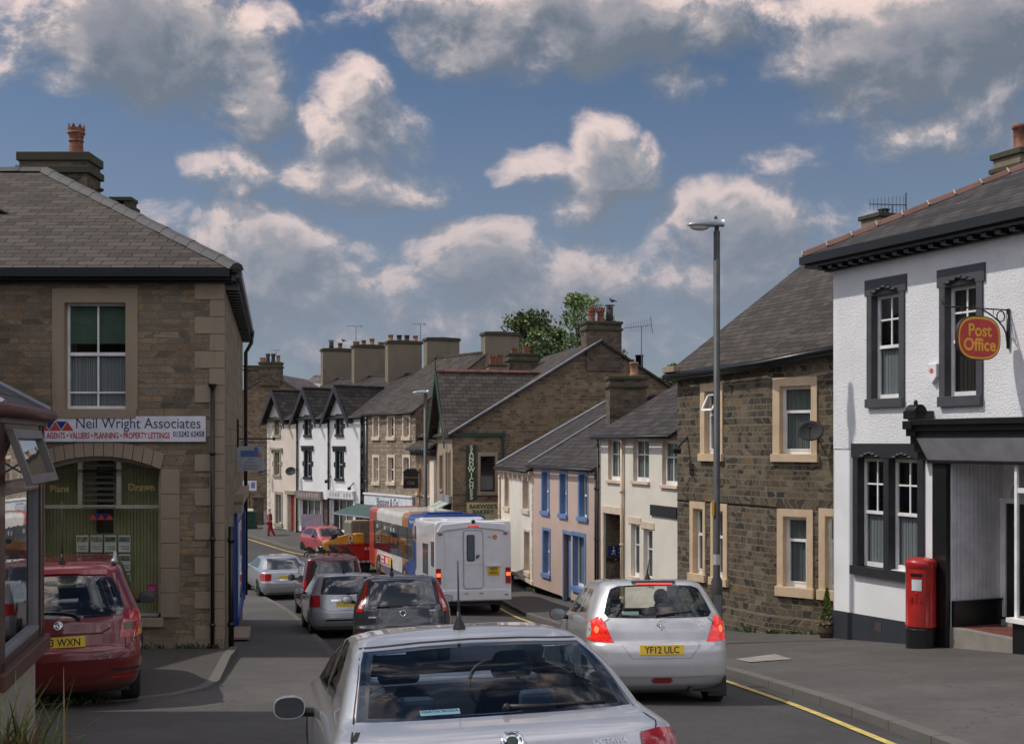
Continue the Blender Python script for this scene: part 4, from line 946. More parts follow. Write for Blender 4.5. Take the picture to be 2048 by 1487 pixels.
wtext(T,GA,(a+b)/2,.053,d-.18,"BARWISE'S",.24,mg,1.05,.008); wtext(T,GA,(a+b)/2,.053,d-.41,"BAKERY",.24,mg,1.05,.008)
for i,t_ in enumerate(('PIES  CAKES  BREAD','BAKED FRESH DAILY')): pass
m=MB(); GA.box(m,a+.03,a+.55,.05,.058,c+.03,c+.15); m.build('green_strip',mg,T,base=T.location)
# green awning at the bakery shop front
T=thing('awning','pale green shop awning on the bakery street front','awning',tuple(st.pt(1.2,0,GA.z(905,1030))))
m=MB(); z1_=CZ-(1003-HY)*51/FP; z0_=CZ-(1022-HY)*51/FP; m.prism([st.pt(.2,.02,z1_),st.pt(2.6,.02,z1_),st.pt(2.6,1.1,z0_-.1),st.pt(.2,1.1,z0_-.1)],(0,0,.04)); m.build('canopy',paint('pale_green_canvas',(.33,.40,.34),.8),T,base=T.location)
m=MB(); st.box(m,.1,2.7,0,.14,z1_-.02,z1_+.28); m.build('box',M_lead,T,base=T.location)
# ---- low building between bakery and Blossom
B=Bld('low_stone_building','low stone building with dark bracketed eaves behind the second lamp post','houses along the street',(-3.9,56,gz(56)))
p0=st.pt(4.3,0,0); q0=(p0.x,p0.y); q1=(-4.72,58.6); F=Fac(q0,q1); zE=CZ-(889-HY)*57/FP
ow=[(F.L*f-.17,F.L*f+.17,zE-2.35,zE-.35) for f in(.32,.5,.68,.88)]
F,ro=terrace(B,q0,q1,zE,3.2,2.0,1.0,M_bloss,M_slate,ow,over=.4)
for o in ow: window(B,F,o,(.05,.05,.08,.1),M_tan,rd=.15,fw=.04,curt=M_crmc)
m=MB(); F.box(m,0,F.L,0,.32,zE-.34,zE-.2); eg=B.put(m,'eaves_board',M_darkp); u=.2
while u<F.L: q=MB(); F.box(q,u,u+.14,0,.28,zE-.5,zE-.34); B.put(q,'eaves_bracket',M_darkp,eg); u+=.42
m=MB(); F.box(m,.05,.9,0,.12,1,zE-.7); B.put(m,'cream_pilaster',M_crm2)
# ---- Blossom & Co
bl0=(-4.72,58.7); bl1=(-7.67,63.2)
B=Bld('blossom_shop_building','three storey pale stone building with the Blossom & Co shop','houses along the street',(-6.2,61,gz(61)))
F=Fac(bl0,bl1); zE=F.z(780,823)
ow=[op_px(F,x0,x1,y0,y1) for (y0,y1) in((834,873),(914,963)) for (x0,x1) in((748,757.5),(777,788.5),(808,819))]
sh=(.5,F.L-.5,gz(61)+.3,F.z(780,1018))
F,ro=terrace(B,bl0,bl1,zE,4.2,2.95,1.0,M_bloss,M_slate,ow+[sh],gmat=M_gable,over=.22)
for o in ow: window(B,F,o,(.13,.13,.13,.18),M_cfs,rd=.14,fw=.05,mid=.5,curt=M_dkc,cz=(0,1),cu=(.0,1),proud=.04)
window(B,F,sh,None,rd=.3,fw=.08,fmat=M_darkp,bars=(((.35,0,1),(.65,0,1)),()),curt=M_dkc)
m=MB(); F.box(m,.05,F.L-.05,0,.16,F.z(733,1012),F.z(733,987)); fa=B.put(m,'fascia',paint('pale_shop_fascia',(.62,.63,.64),.5)); m=MB(); F.box(m,0,F.L,0,.22,F.z(733,987),F.z(733,984)); B.put(m,'cornice',M_wood)
cz_=(F.z(733,1012)+F.z(733,987))/2-.02
text('Blossom & Co',.56,F.M(F.L*.5,.165,cz_),paint('navy_lettering',(.03,.04,.07),.5),B.r,bold=.004,sx=.72,base=B.b)
m=MB(); F.box(m,0,.13,0,.2,1,F.z(833,1012)); F.box(m,F.L-.13,F.L,0,.2,1,F.z(733,1012)); B.put(m,'pilaster',M_darkp)
downpipe(B,F,F.L-.1,F.z(733,985),zE-.2,M_metal,.05)
cx,cy=F.pt(F.L-.1,-4.2,0)[:2]; an=math.atan2(F.n.y,F.n.x)
ang_ch=math.atan2(-F.n.y,-F.n.x)
def stack(B,px,Y,wpx,ytop,z0,pots=(),dd=.7,ang=None): 
    cx,cy=along(px,Y); w=wpx*Y/FP; chimney(B,cx,cy,w/.98,dd,z0,CZ-(ytop-HY)*Y/FP-.12,M_crend,ang if ang is not None else .35,.13,M_mossy,pots,flare=1)
stack(B,883,65.9,66,678,CZ+3.2); stack(B,1000,61.5,70,667,CZ+3.2)
T=thing('awning','dark green folding awning below the Blossom & Co fascia','awning',tuple(F.pt(F.L/2,0,F.z(780,1016))))
za,zb2=F.z(780,1013),F.z(780,1013)-.45
for k_ in range(3):
    m=MB(); u0=.3+k_*(F.L+.4)/3; u1=u0+(F.L+.4)/3-.02; m.prism([F.pt(u0,.16,za),F.pt(u1,.16,za),F.pt(u1,1.7,zb2),F.pt(u0,1.7,zb2)],(0,0,.03)); m.build('canvas',paint('dark_green_canvas',(.045,.085,.08),.8),T,base=T.location)
m=MB(); m.tube([F.pt(.3,1.7,zb2),F.pt(F.L+.6,1.7,zb2)],.04,6); m.tube([F.pt(F.L+.6,.1,za-.4),F.pt(F.L+.6,1.7,zb2)],.03,6); m.build('front_rail',M_lead,T,base=T.location)
FB=F
# ---- three gabletted white / cream houses
W0=Vector((-7.72,63.3)); dv=Vector((-6.68,7.42)); 
pxs=[733,660,597,535]
Fw=Fac(W0,W0+dv)
us=[0]+[Fw.u(p) for p in pxs[1:]]
defs=[('white gabletted house with black windows beside the Blossom shop',M_wh2,M_darkp,670,690,(779,775)),('white gabletted house with black windows between cream and white neighbours',M_wh2,M_darkp,607.4,616,(0,779.7)),('cream gabletted house at the far end with the red door',M_cream,paint('olive_stone_trim',(.30,.27,.19),.8),544.8,555,(0,783.6))]
zEw=Fw.z(655,834); zg=1.0
for i,(lab,wm,tm,pkx,_,_) in enumerate(defs):
    u0,u1=us[i],us[i+1]; p0=Fw.pt(u0,0,0); p1=Fw.pt(u1,0,0)
    B=Bld('gabletted_house',lab,'houses along the street',(lerp(p0.x,p1.x,.5),lerp(p0.y,p1.y,.5),gz(66)))
    F=Fac((p0.x,p0.y),(p1.x,p1.y)); L=F.L
    uc=F.u(pkx+14); gw=1.05; zp=CZ-(([775,779.7,783.6][i])-HY)*F.pt(uc,0,0).y/FP
    zgl=zEw+.05
    yu={0:((672,687),(819,868),(889,960)),1:((609,623),(821,869),(888,957)),2:((548,561),(826,870),(892,953))}[i]
    xu=yu[0]; wu=op_px(F,xu[0]+2,xu[1]-2,yu[1][0]+3,yu[1][1]); wl=op_px(F,xu[0]-1,xu[1]-1,yu[2][0]+12,yu[2][1]-4)
    wc=(wu[0]+wu[1])/2; uc=wc
    wu=(wc-.24,wc+.24,wu[2],min(wu[3],zEw+.2)); wl=(wc-.28,wc+.28,wl[2],wl[3])
    if wu[3]>zEw-.02: wu=(wu[0],wu[1],wu[2],zEw-.02)
    g_=gz(F.pt(L/2,0,0).y)
    if i<2: sh=(uc-1.25,uc+.9,g_+.5,CZ-(998-HY)*F.pt(L/2,0,0).y/FP); dr=(.15,.15+.8,g_,g_+2.1); ops=[wu,wl,sh,dr]
    else: sh=op_px(F,551,564,988,1046); sh=((sh[0]+sh[1])/2-.3,(sh[0]+sh[1])/2+.3,sh[2],sh[3]); dr=op_px(F,578,590,988,1060); dr=(dr[0],dr[1],g_,dr[3]); ops=[wu,wl,sh,dr]
    F,ro=terrace(B,(p0.x,p0.y),(p1.x,p1.y),zEw,4.5,2.4,zg,wm,M_slate2,ops,over=.18,verge=0)
    m=MB(); m.poly([F.pt(uc-gw,.0,zEw),F.pt(uc+gw,0,zEw),F.pt(uc,0,zp)]); B.put(m,'gablet_wall',wm)
    # gablet roof
    sg=(zp-zEw)/gw; dp=(zp-zEw)/(2.4/4.5); rf=MB(); e=.3; fo=.35
    for s_ in(1,-1):
        slab(rf,[F.pt(uc+s_*(gw+e),fo,zEw-e*sg+.12),F.pt(uc,fo,zp+.12),F.pt(uc,-dp,zp+.12),F.pt(uc+s_*(gw+e),.1,zEw-e*sg+.12)],.09)
    ridge_caps(rf,F.pt(uc,fo,zp+.16),F.pt(uc,-dp,zp+.16),.1); B.put(rf,'gablet_roof',M_slate2)
    m=MB()
    for s_ in(1,-1):
        a_=F.pt(uc+s_*(gw+e),fo+.02,zEw-e*sg+.16); b_=F.pt(uc,fo+.02,zp+.18); m.prism([a_,b_,b_-Vector((0,0,.42)),a_-Vector((0,0,.30))],F.n*.05)
    B.put(m,'bargeboards',M_darkp)
    tm2=tm
    for o in (wu,wl):
        wn=window(B,F,o,(.12,.12,.18,.14),tm2,rd=.15,fw=.05,mid=.5,fmat=M_wood if i<2 else M_cfs,curt=M_dkc if i<2 else M_crmc,sill=.04)
        m=MB(); F.box(m,o[0]-.26,o[0]-.12,0,.03,(o[2]+o[3])/2-.13,(o[2]+o[3])/2+.13); B.put(m,'quoin_block',tm2,wn)
        m=MB(); F.box(m,o[1]+.12,o[1]+.26,0,.03,(o[2]+o[3])/2-.13,(o[2]+o[3])/2+.13); B.put(m,'quoin_block',tm2,wn); m=MB()
        if o is wl: F.box(m,o[0]-.3,o[1]+.3,0,.12,o[3]+.14,o[3]+.26); F.box(m,o[0]-.28,o[0]-.2,0,.1,o[3]-.05,o[3]+.14); F.box(m,o[1]+.2,o[1]+.28,0,.1,o[3]-.05,o[3]+.14)
        m.v and B.put(m,'hood_mould',tm2,wn)
    if i<2:
        window(B,F,sh,None,rd=.15,fw=.07,bars=(((.4,0,1),(.7,0,1)),()),curt=M_crmc,cu=(.1,.6))
        m=MB(); F.box(m,uc-1.5,uc+1.1,0,.14,sh[3]+.02,sh[3]+.46); B.put(m,'shop_fascia',paint('grey_brown_fascia',(.20,.16,.15),.6) if i==1 else paint('white_shop_fascia',(.62,.62,.60),.6))
        m=MB(); r_=random.Random(i)
        for k in range(8): 
            if k==4 and i==0: continue
            x_=uc+.75-.27*k; F.box(m,x_-.09,x_+.05,.14,.146,sh[3]+.13,sh[3]+.33); 
        B.put(m,'blurred_lettering',paint('faint_lettering_%d'%i,((.34,.35,.40),(.36,.29,.26))[i],.6))
        m=MB(); F.box(m,dr[0],dr[1],-.2,-.15,dr[2],dr[3]); B.put(m,'door',paint('brown_door',(.10,.06,.05),.5))
    else:
        window(B,F,sh,(.12,.12,.15,.2),tm2,rd=.15,fw=.05,curt=M_net,bars=(((.5,0,1),),()))
        m=MB(); F.box(m,dr[0]+.1,dr[1],-.2,-.15,dr[2],dr[3]); B.put(m,'red_door',paint('red_door',(.33,.03,.02),.5))
        m=MB(); F.box(m,dr[0]-.2,dr[1]+.25,0,.15,dr[3],dr[3]+.2); F.box(m,dr[1],dr[1]+.18,0,.04,dr[2],dr[3]); F.box(m,dr[0]-.15,dr[0],0,.04,dr[2],dr[3]); B.put(m,'door_surround',tm2)
    downpipe(B,F,.06 if i else .32,g_,zEw-.1,M_black,.05)
    if i==0:
        q=MB(); F.box(q,0,.26,0,.03,1,zEw-.1); zz=2.
        while zz<zEw-.4: F.box(q,.26,.42,0,.03,zz,zz+.3); zz+=.62
        B.put(q,'black_quoins',M_blackp)
    if i==2:
        q=MB(); zz=g_
        while zz<zEw-.4: F.box(q,L-.3 if int(zz/.32)%2 else L-.2,L,0,.03,zz,zz+.28); zz+=.32
        B.put(q,'quoins',M_crm2)
    if i==0: stack(B,807,68.4,68,684,CZ+2.6,[(-.75,.36,.15,'pot',M_pot2),(-.25,.36,.15,'pot',M_potd),(.2,.36,.15,'pot',M_potd),(.7,.36,.15,'pot',M_pot2)])
    if i==1: stack(B,739,71.2,66,692,CZ+2.6,[(-.8,.15,.15,'sq',M_pot),(-.35,.3,.14,'pot',M_pot),(.15,.42,.15,'pot',M_pot2),(.7,.16,.14,'sq',M_pot)])
    if i==2: stack(B,674,73.7,60,699,CZ+2.6,[(-.35,.45,.14,'flue',M_potd),(.2,.38,.14,'pot',M_pot)])
dish(Fw,594,942,.3,'grey satellite dish on the drainpipe between the cream and white houses',.27,-.2,.4)
dish(Fw,537,944,.3,'grey satellite dish at the far corner of the cream house',.24,-.2,.4)
flood(Fw,662,958,'black floodlight on the white house beside its drainpipe'); flood(Fw,708,972,'black floodlight on the white house above the shop door')
# ---- far gable building and roofs at the bend
B=Bld('far_stone_house','brown stone gable house with clustered chimney pots beyond the street bend','houses along the street',(-19,85,gz(85)))
p0=P(592,1050,85); p1=P(452,1050,85); F=Fac((p0.x,p0.y),(p1.x,p1.y+.6))
zpk=CZ-(748-HY)*85/FP; L=F.L; upk=F.u(541); s_=.60
m=MB(); m.poly([F.pt(0,0,1),F.pt(0,0,zpk-s_*upk),F.pt(upk,0,zpk),F.pt(L,0,zpk-s_*(L-upk)),F.pt(L,0,1)]); m.poly([F.pt(0,0,1),F.pt(0,-9,1),F.pt(0,-9,zpk-s_*upk),F.pt(0,0,zpk-s_*upk)]); m.poly([F.pt(L,0,1),F.pt(L,0,zpk-s_*(L-upk)),F.pt(L,-9,zpk-s_*(L-upk)),F.pt(L,-9,1)]); m.poly([F.pt(0,-9,1),F.pt(L,-9,1),F.pt(L,-9,zpk-s_*(L-upk)),F.pt(upk,-9,zpk),F.pt(0,-9,zpk-s_*upk)])
B.put(m,'gable_wall',M_gable)
rf=MB(); slab(rf,[F.pt(upk,.1,zpk+.1),F.pt(-.2,.1,zpk-s_*(upk+.2)+.1),F.pt(-.2,-9,zpk-s_*(upk+.2)+.1),F.pt(upk,-9,zpk+.1)],.08); slab(rf,[F.pt(upk,.1,zpk+.1),F.pt(L+.2,.1,zpk-s_*(L-upk+.2)+.1),F.pt(L+.2,-9,zpk-s_*(L-upk+.2)+.1),F.pt(upk,-9,zpk+.1)],.08)
B.put(rf,'roof',slate('roof_slate_purple',(.13,.105,.10),.4,.25,1.3,.2))
cx,cy=along(542,85.4); chimney(B,cx,cy,1.55,.9,zpk-.8,CZ-(727-HY)*85/FP,M_chim,0,.1,M_mossy,[(-.58,.28,.16,'sq',M_pot2),(-.22,.62,.17,'tall',M_potd),(.16,.62,.17,'tall',M_potd),(.52,.5,.14,'pot',M_pot2)])
cx,cy=along(504,92); chimney(B,cx,cy,1.1,.8,zpk-2,CZ-(734-HY)*92/FP,M_chim,0,.1,M_mossy,[])
B=Bld('distant_house','slate roofed house with white dormer above the cream house roof','houses along the street',(-15,96,gz(96)))
p0=P(700,1050,92); p1=P(560,1050,96); F=Fac((p0.x,p0.y),(p1.x,p1.y))
F,ro=terrace(B,(p0.x,p0.y),(p1.x,p1.y),CZ-(800-HY)*94/FP,4.,2.1,1.,M_gable,MATS['roof_slate_purple'],[],over=.2)
u_=F.u(607); m=MB(); zd=CZ-(781-HY)*92/FP; m.prism([F.pt(u_-.6,.2,zd),F.pt(u_+.6,.2,zd),F.pt(u_,.2,zd+.75)],F.n*-2.5); B.put(m,'dormer',M_crm2)
# trees
def tree(name,label,x,y,zb,zt,rx,seed,leafc,nleaf=9000,spread=1.,zlow=.35,ls=.16):
    T=thing(name,label,'tree',(x,y,zb),group='trees behind the rooftops'); r_=random.Random(seed); H=zt-zb
    m=MB(); m.tube([(0,0,-.2),(.1,0,H*.25),(-.1,.1,H*.55),(.05,0,H*.8)],[.30,.22,.15,.05],10); 
    cl=[]
    for i in range(44):
        a=r_.uniform(0,2*PI); t=r_.uniform(zlow+.05,.97); rad=rx*math.sqrt(max(.03,1-((t-.66)/.36)**2)) * r_.uniform(.15,1.05)
        c=Vector((rad*math.cos(a),rad*math.sin(a),H*t)); cl.append((c,r_.uniform(.24,.46)*rx*(1.3-.45*t)))
        m.tube([(0,0,H*(t*.5)),(c.x*.5,c.y*.5,H*t*.8),tuple(c)],[.09,.05,.015],5)
    m.build('trunk',paint('bark',(.06,.05,.04),.9,bmp=20),T,smooth=True)
    v=[];f=[];mi=[]
    per=nleaf//len(cl)
    for c,rr_ in cl:
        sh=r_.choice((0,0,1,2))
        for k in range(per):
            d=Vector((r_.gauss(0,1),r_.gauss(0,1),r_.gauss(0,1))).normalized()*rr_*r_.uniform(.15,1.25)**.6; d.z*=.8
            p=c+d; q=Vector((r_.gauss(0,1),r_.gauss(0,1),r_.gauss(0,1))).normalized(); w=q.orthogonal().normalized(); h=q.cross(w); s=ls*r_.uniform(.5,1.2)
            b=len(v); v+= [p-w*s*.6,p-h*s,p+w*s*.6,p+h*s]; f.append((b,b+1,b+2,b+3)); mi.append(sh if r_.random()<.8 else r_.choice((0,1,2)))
    mb=MB(); mb.v=v; mb.f=f; mb.m=mi
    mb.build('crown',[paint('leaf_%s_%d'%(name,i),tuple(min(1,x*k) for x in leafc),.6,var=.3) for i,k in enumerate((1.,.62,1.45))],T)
def tr(px,Y,ytop,ybot,wpx,**k):
    x,y=along(px,Y); tree(k.pop('name'),k.pop('label'),x,y,G(Y),CZ-(ytop-HY)*Y/FP,wpx*Y/FP/2,**k)
tr(1052,80,622,760,135,name='ash_tree',label='broad rounded green tree behind the rendered chimney',seed=4,leafc=(.115,.16,.05),nleaf=12000,zlow=.45,ls=.15)
tr(1162,86,582,760,150,name='birch_tree',label='tall lighter green tree behind the stone chimney stack',seed=9,leafc=(.14,.195,.07),nleaf=9500,zlow=.4,ls=.14)
tr(1108,88,645,760,90,name='ash_tree',label='small green tree between the two taller trees',seed=12,leafc=(.12,.17,.05),nleaf=6000,zlow=.5,ls=.15)
tr(1348,70,722,800,64,name='shrub_tree',label='small bright green tree between the bakery gable and the dark stone house',seed=5,leafc=(.07,.12,.025),nleaf=5000,zlow=.45,ls=.13)
# ================================================================ LEFT SIDE
# ---- estate agent building
B=Bld('estate_agent_building','brown stone estate agent building with hipped slate roof on the left','houses along the street',(-6.5,21.2,gz(21)))
F=Fac((-5.03,21.0),(-12.5,21.0)); F.z0=0
S=Fac((-7.27,32.4),(-5.03,21.0))
zt=F.z(300,566); zb=1.0
wu=op_px(F,128,253,604,818)
aL,aR=F.u(322),F.u(74); zsp=F.z(322,938); zcr=F.z(198,912); zsi=F.z(200,1234)
arch=(aL,aR,zsi,zsp)
m=MB(); qx=F.u(390)
cw=F.u(390)
# wall field with arch: rect opening up to springing + polygon strip above following the arch
def archz(u): 
    t=(u-(aL+aR)/2)/((aR-aL)/2); return zsp+(zcr-zsp)*(1-t*t)
F.wall(m,0,F.L,zb,zsp,[arch],.25); F.wall(m,0,F.L,zcr+.02,zt,[wu],.25); 
m.quad(F.pt(aL,0,zsp),F.pt(0,0,zsp),F.pt(0,0,zcr+.02),F.pt(aL,0,zcr+.02)); m.quad(F.pt(F.L,0,zsp),F.pt(aR,0,zsp),F.pt(aR,0,zcr+.02),F.pt(F.L,0,zcr+.02))
n=16
for i in range(n):
    a=lerp(aL,aR,i/n);b=lerp(aL,aR,(i+1)/n); m.quad(F.pt(b,0,archz(b)),F.pt(a,0,archz(a)),F.pt(a,0,zcr+.02),F.pt(b,0,zcr+.02)); m.quad(F.pt(a,0,archz(a)),F.pt(b,0,archz(b)),F.pt(b,-.25,archz(b)),F.pt(a,-.25,archz(a)))
B.put(m,'front_wall',M_yorks)
m=MB(); m.quad(S.pt(S.L,0,zb),S.pt(0,0,zb),S.pt(0,0,zt),S.pt(S.L,0,zt)); bk=[S.pt(0,0,0),Vector((-14,32.4,0)),Vector((-14,21,0)),F.pt(F.L,0,0)]
for a,b in zip(bk,bk[1:]): m.quad(up_(a,zb),up_(a,zt),up_(b,zt),up_(b,zb))
B.put(m,'side_wall',M_quoin)
q=MB(); zz=zb; i=0
while zz<zt-.05:
    h=.30; wv=.52 if i%2 else .26; F.box(q,0,wv,-.01,.022,zz+.004,min(zz+h,zt)-.004); zz+=h; i+=1
B.put(q,'quoins',M_ash,bevel=.006)
# upper window
wn=window(B,F,wu,(.20,.20,.235,.16),M_ash,rd=.14,fw=.05,mid=.52,bars=(((.5,.0,1),),((.16,.03,.97),)),curt=M_net,cz=(.0,.5),sill=-.02,proud=.025)
m=MB(); z_a=wu[2]+(wu[3]-wu[2])*.62; m.quad(F.pt(wu[1],-.20,z_a),F.pt(wu[0],-.20,z_a),F.pt(wu[0],-.20,wu[3]),F.pt(wu[1],-.20,wu[3])); B.put(m,'roller_blind',M_blind,wn)
# arch surround (voussoirs)
m=MB(); t_=.26; ns=13
for i in range(ns):
    a=lerp(aL,aR,i/ns)+.005;b=lerp(aL,aR,(i+1)/ns)-.005
    m.prism([F.pt(a,-.01,archz(a)),F.pt(b,-.01,archz(b)),F.pt(b+ (b-(aL+aR)/2)*.06,-.01,archz(b)+t_),F.pt(a+(a-(aL+aR)/2)*.06,-.01,archz(a)+t_)],F.n*.04)
zz=zsi; i=0
while zz<zsp:
    h=(zsp-zsi)/6; 
    for (a,b) in((aL-.33,aL),(aR,aR+.33)): F.box(m,a,b,-.01,.03,zz+.004,zz+h-.004)
    zz+=h
F.box(m,aL-.05,aR+.05,-.2,.07,zsi-.16,zsi)
B.put(m,'arch_surround',M_ash,bevel=.008)
m=MB(); F.box(m,0,F.L,-.01,.05,zb,zsi-.36); B.put(m,'plinth',M_quoin)
# shop window joinery
M_jn=paint('beige_shop_joinery',(.36,.33,.27),.5)
m=MB(); zt1=F.z(200,1017); zt0=F.z(200,1010); d0,d1=-.20,-.13
for px0,px1,za_,zb_ in((313,321,zsi,zsp),(228,237,zt1,zcr-.06),(150,159,zt1,zcr-.06),(76,82,zsi,zsp)):
    a,b=sorted((F.u(px0),F.u(px1))); F.box(m,a,b,d0,d1,za_,zb_)
F.box(m,aL,aR,d0-.003,d1+.003,zt1,zt0); F.box(m,aL,aR,d0,d1,zsi,zsi+.05)
for i in range(n):
    a=lerp(aL,aR,i/n);b=lerp(aL,aR,(i+1)/n); m.prism([F.pt(a,d0,archz(a)),F.pt(b,d0,archz(b)),F.pt(b,d0,archz(b)-.07),F.pt(a,d0,archz(a)-.07)],F.n*.07)
sw=B.put(m,'shop_window',M_jn)
m=MB(); pts=[F.pt(aL,-.17,zsi),F.pt(aR,-.17,zsi)]+[F.pt(lerp(aR,aL,i/12),-.17,archz(lerp(aR,aL,i/12))-.03) for i in range(13)]; m.poly(pts); B.put(m,'pane',glassm('shop_glass',(.80,.82,.74),.8),sw)
m=MB(); nb=46
for i in range(nb):
    a=lerp(aL-.3,aR+.3,i/nb); b=lerp(aL-.3,aR+.3,(i+1)/nb); F.box(m,a+.004,b-.004,-.60,-.575-.006*(i%2),zsi-.3,zcr+.1)
F.box(m,aL-.3,aR+.3,-.64,-.60,zsi-.3,zcr+.1); B.put(m,'green_backboard',paint('olive_green_boards',(.46,.46,.28),.7),sw)
m=MB(); F.box(m,aL-.3,aR+.3,-.95,-.26,zsi-.32,zsi-.02); F.box(m,aL-.35,aL-.3,-.95,-.26,zsi-.3,zcr); F.box(m,aR+.3,aR+.35,-.95,-.26,zsi-.3,zcr); B.put(m,'display_box',paint('dim_display',(.10,.10,.07),.8),sw)
m=MB(); 
for i in range(8):
    z_=lerp(zt1+.06,zcr-.14,i/7); a,b=sorted((F.u(160),F.u(227))); m.prism([F.pt(a,-.17,z_),F.pt(b,-.17,z_),F.pt(b,-.12,z_-.045),F.pt(a,-.12,z_-.045)],(0,0,.006))
B.put(m,'louvres',paint('louvre_glass',(.07,.075,.065),.25),sw)
m=MB(); a,b=sorted((F.u(172),F.u(205))); F.box(m,a,b,-.57,-.55,F.z(190,1070),zcr); B.put(m,'dark_pillar',paint('dim_brown',(.05,.045,.035),.8),sw)
gold=paint('gold_lettering',(.30,.24,.09),.5)
text('Drawn',.17,F.M(F.u(277),-.165,F.z(277,975)),gold,sw,bold=.006,base=B.b); text('Plans',.17,F.M(F.u(112),-.165,F.z(112,978)),gold,sw,bold=.006,base=B.b)
M_tb=paint('logo_blue',(.02,.03,.20),.5); M_tr=paint('logo_red',(.42,.06,.04),.5)
def logo(F,T,u,w,z,s,base,nred=3):
    r_=MB(); b_=MB(); 
    for i in range(nred): 
        x=u-(i-1)*s*1.0*1.0; r_.prism([F.pt(x-s*.5,w,z),F.pt(x+s*.5,w,z),F.pt(x,w,z+s*.72)],F.n*.004)
    for i in range(nred-1):
        x=u-(i-.5)*s*1.0; b_.prism([F.pt(x-s*.44,w+.001,z+s*.76),F.pt(x+s*.44,w+.001,z+s*.76),F.pt(x,w+.001,z+s*.12)],F.n*.005)
    r_.build('logo_red_triangles',M_tr,T,base=base); b_.build('logo_blue_triangles',M_tb,T,base=base)
logo(F,sw,F.u(196),-.166,F.z(196,1040),.145,B.b)
rr_=random.Random(5)
uA=F.u(138); cwid=(F.u(138)-F.u(252))/4
Tc=thing('property_cards','wire rack of white property cards in the estate agent window','display rack',tuple(F.pt(F.u(195),-.45,F.z(195,1190))))
card=paint('white_card',(.85,.87,.92),.6); phot=[paint('photo_%d'%i,c,.5,var=.5,vs=18) for i,c in enumerate([(.22,.26,.17),(.32,.33,.34),(.36,.33,.28),(.20,.25,.34)])]
for r0 in range(3):
    for c0 in range(4):
        u_=uA-(c0+.5)*cwid; z_=F.z(195,1071)-.16-r0*.335; m=MB(); F.box(m,u_-cwid*.42,u_+cwid*.42,-.31,-.30,z_-.15,z_+.15); 
        cd_=m.build('card',card,Tc,base=Tc.location)
        m=MB(); k0=rr_.randrange(4)
        F.box(m,u_-cwid*.38,u_+cwid*.38,-.30,-.296,z_+.03,z_+.12); F.box(m,u_-cwid*.34,u_+cwid*.3,-.30,-.297,z_-.06,z_-.045); F.box(m,u_-cwid*.34,u_+cwid*.2,-.30,-.297,z_-.10,z_-.085)
        m.build('card_photo',phot[k0],cd_,base=Tc.location)
m=MB()
for c0 in range(5): m.tube([F.pt(uA-c0*cwid,-.32,F.z(195,1071)-1.05),F.pt(uA-c0*cwid,-.32,F.z(195,1071))],.004,5)
for r0 in range(4): m.tube([F.pt(uA,-.32,F.z(195,1071)-r0*.335),F.pt(uA-4*cwid,-.32,F.z(195,1071)-r0*.335)],.004,5)
m.build('wire_frame',M_metal,Tc,base=Tc.location)
u_=F.u(298); z_=F.z(298,1180); T=thing('window_sticker','small magenta shield sticker low in the estate agent window','sticker',tuple(F.pt(u_,-.165,z_)))
m=MB(); m.prism([F.pt(u_+x,-.166,z_+z) for x,z in((-.085,.09),(.085,.09),(.085,-.05),(0,-.10),(-.085,-.05))],F.n*.003); m.build('shield',paint('magenta_sticker',(.42,.02,.13),.5),T,base=T.location)
text('Property',.036,F.M(u_,-.162,z_+.03),M_fasc,T,base=T.location,name='lettering'); text('Jobs.co.uk',.030,F.M(u_,-.162,z_-.01),M_fasc,T,base=T.location,name='lettering')
# eaves + hip roof
zE=F.z(300,545); m=MB(); F.box(m,-.15,F.L,.0,.12,zt-.005,zt+.07); F.box(m,-.16,F.L,.12,.25,zt+.03,zE+.02); F.box(m,-.17,F.L,.22,.36,zt+.07,zE+.04); S.box(m,0,S.L+.2,.0,.20,zt+.02,zE); S.box(m,0,S.L+.3,.20,.30,zt+.06,zE+.03); 
B.put(m,'eaves_gutter',M_blackp)
u=.2
while u<S.L: m=MB(); S.box(m,u,u+.1,0,.24,zt-.1,zt+.02); u+=.45; B.put(m,'eaves_bracket',M_blackp)
rf=MB(); s_=.535; off=5.5; 
c1=Vector((-5.03+.33,20.66,zE+.02)); Rg=Vector((-5.03-off+.2,21+off-.5,zE+s_*off)); 
c1=Vector((-4.72,20.64,zE+.03)); k_=5.4; Rg=Vector((c1.x-k_-.0,c1.y+k_,c1.z+s_*k_)); Rl=Vector((-16,c1.y+k_,Rg.z)); cl_=Vector((-16,20.64,zE+.03)); cf=Vector((-7.0,32.6,zE+.03)); Rf=Vector((Rg.x-1,32.6-.01,Rg.z))
slab(rf,[cl_,c1,Rg,Rl],.08); slab(rf,[c1,cf,Vector((Rg.x,31,Rg.z)),Rg],.08); slab(rf,[Rl,Rg,Vector((Rg.x,32.6,zE)),Vector((-16,32.6,zE))],.05)
ro=B.put(rf,'roof',slate('roof_slate_large',(.070,.058,.047),.42,.20,1.3,.3))
hp=MB(); ridge_caps(hp,c1+Vector((0,0,.06)),Rg+Vector((0,0,.06)),.15,.5); ridge_caps(hp,Rg+Vector((0,0,.05)),Rl+Vector((0,0,.05)),.14,.5); B.put(hp,'hip_tiles',paint('grey_hip_tile',(.05,.047,.046),.7,bmp=20),ro)
fl=MB()
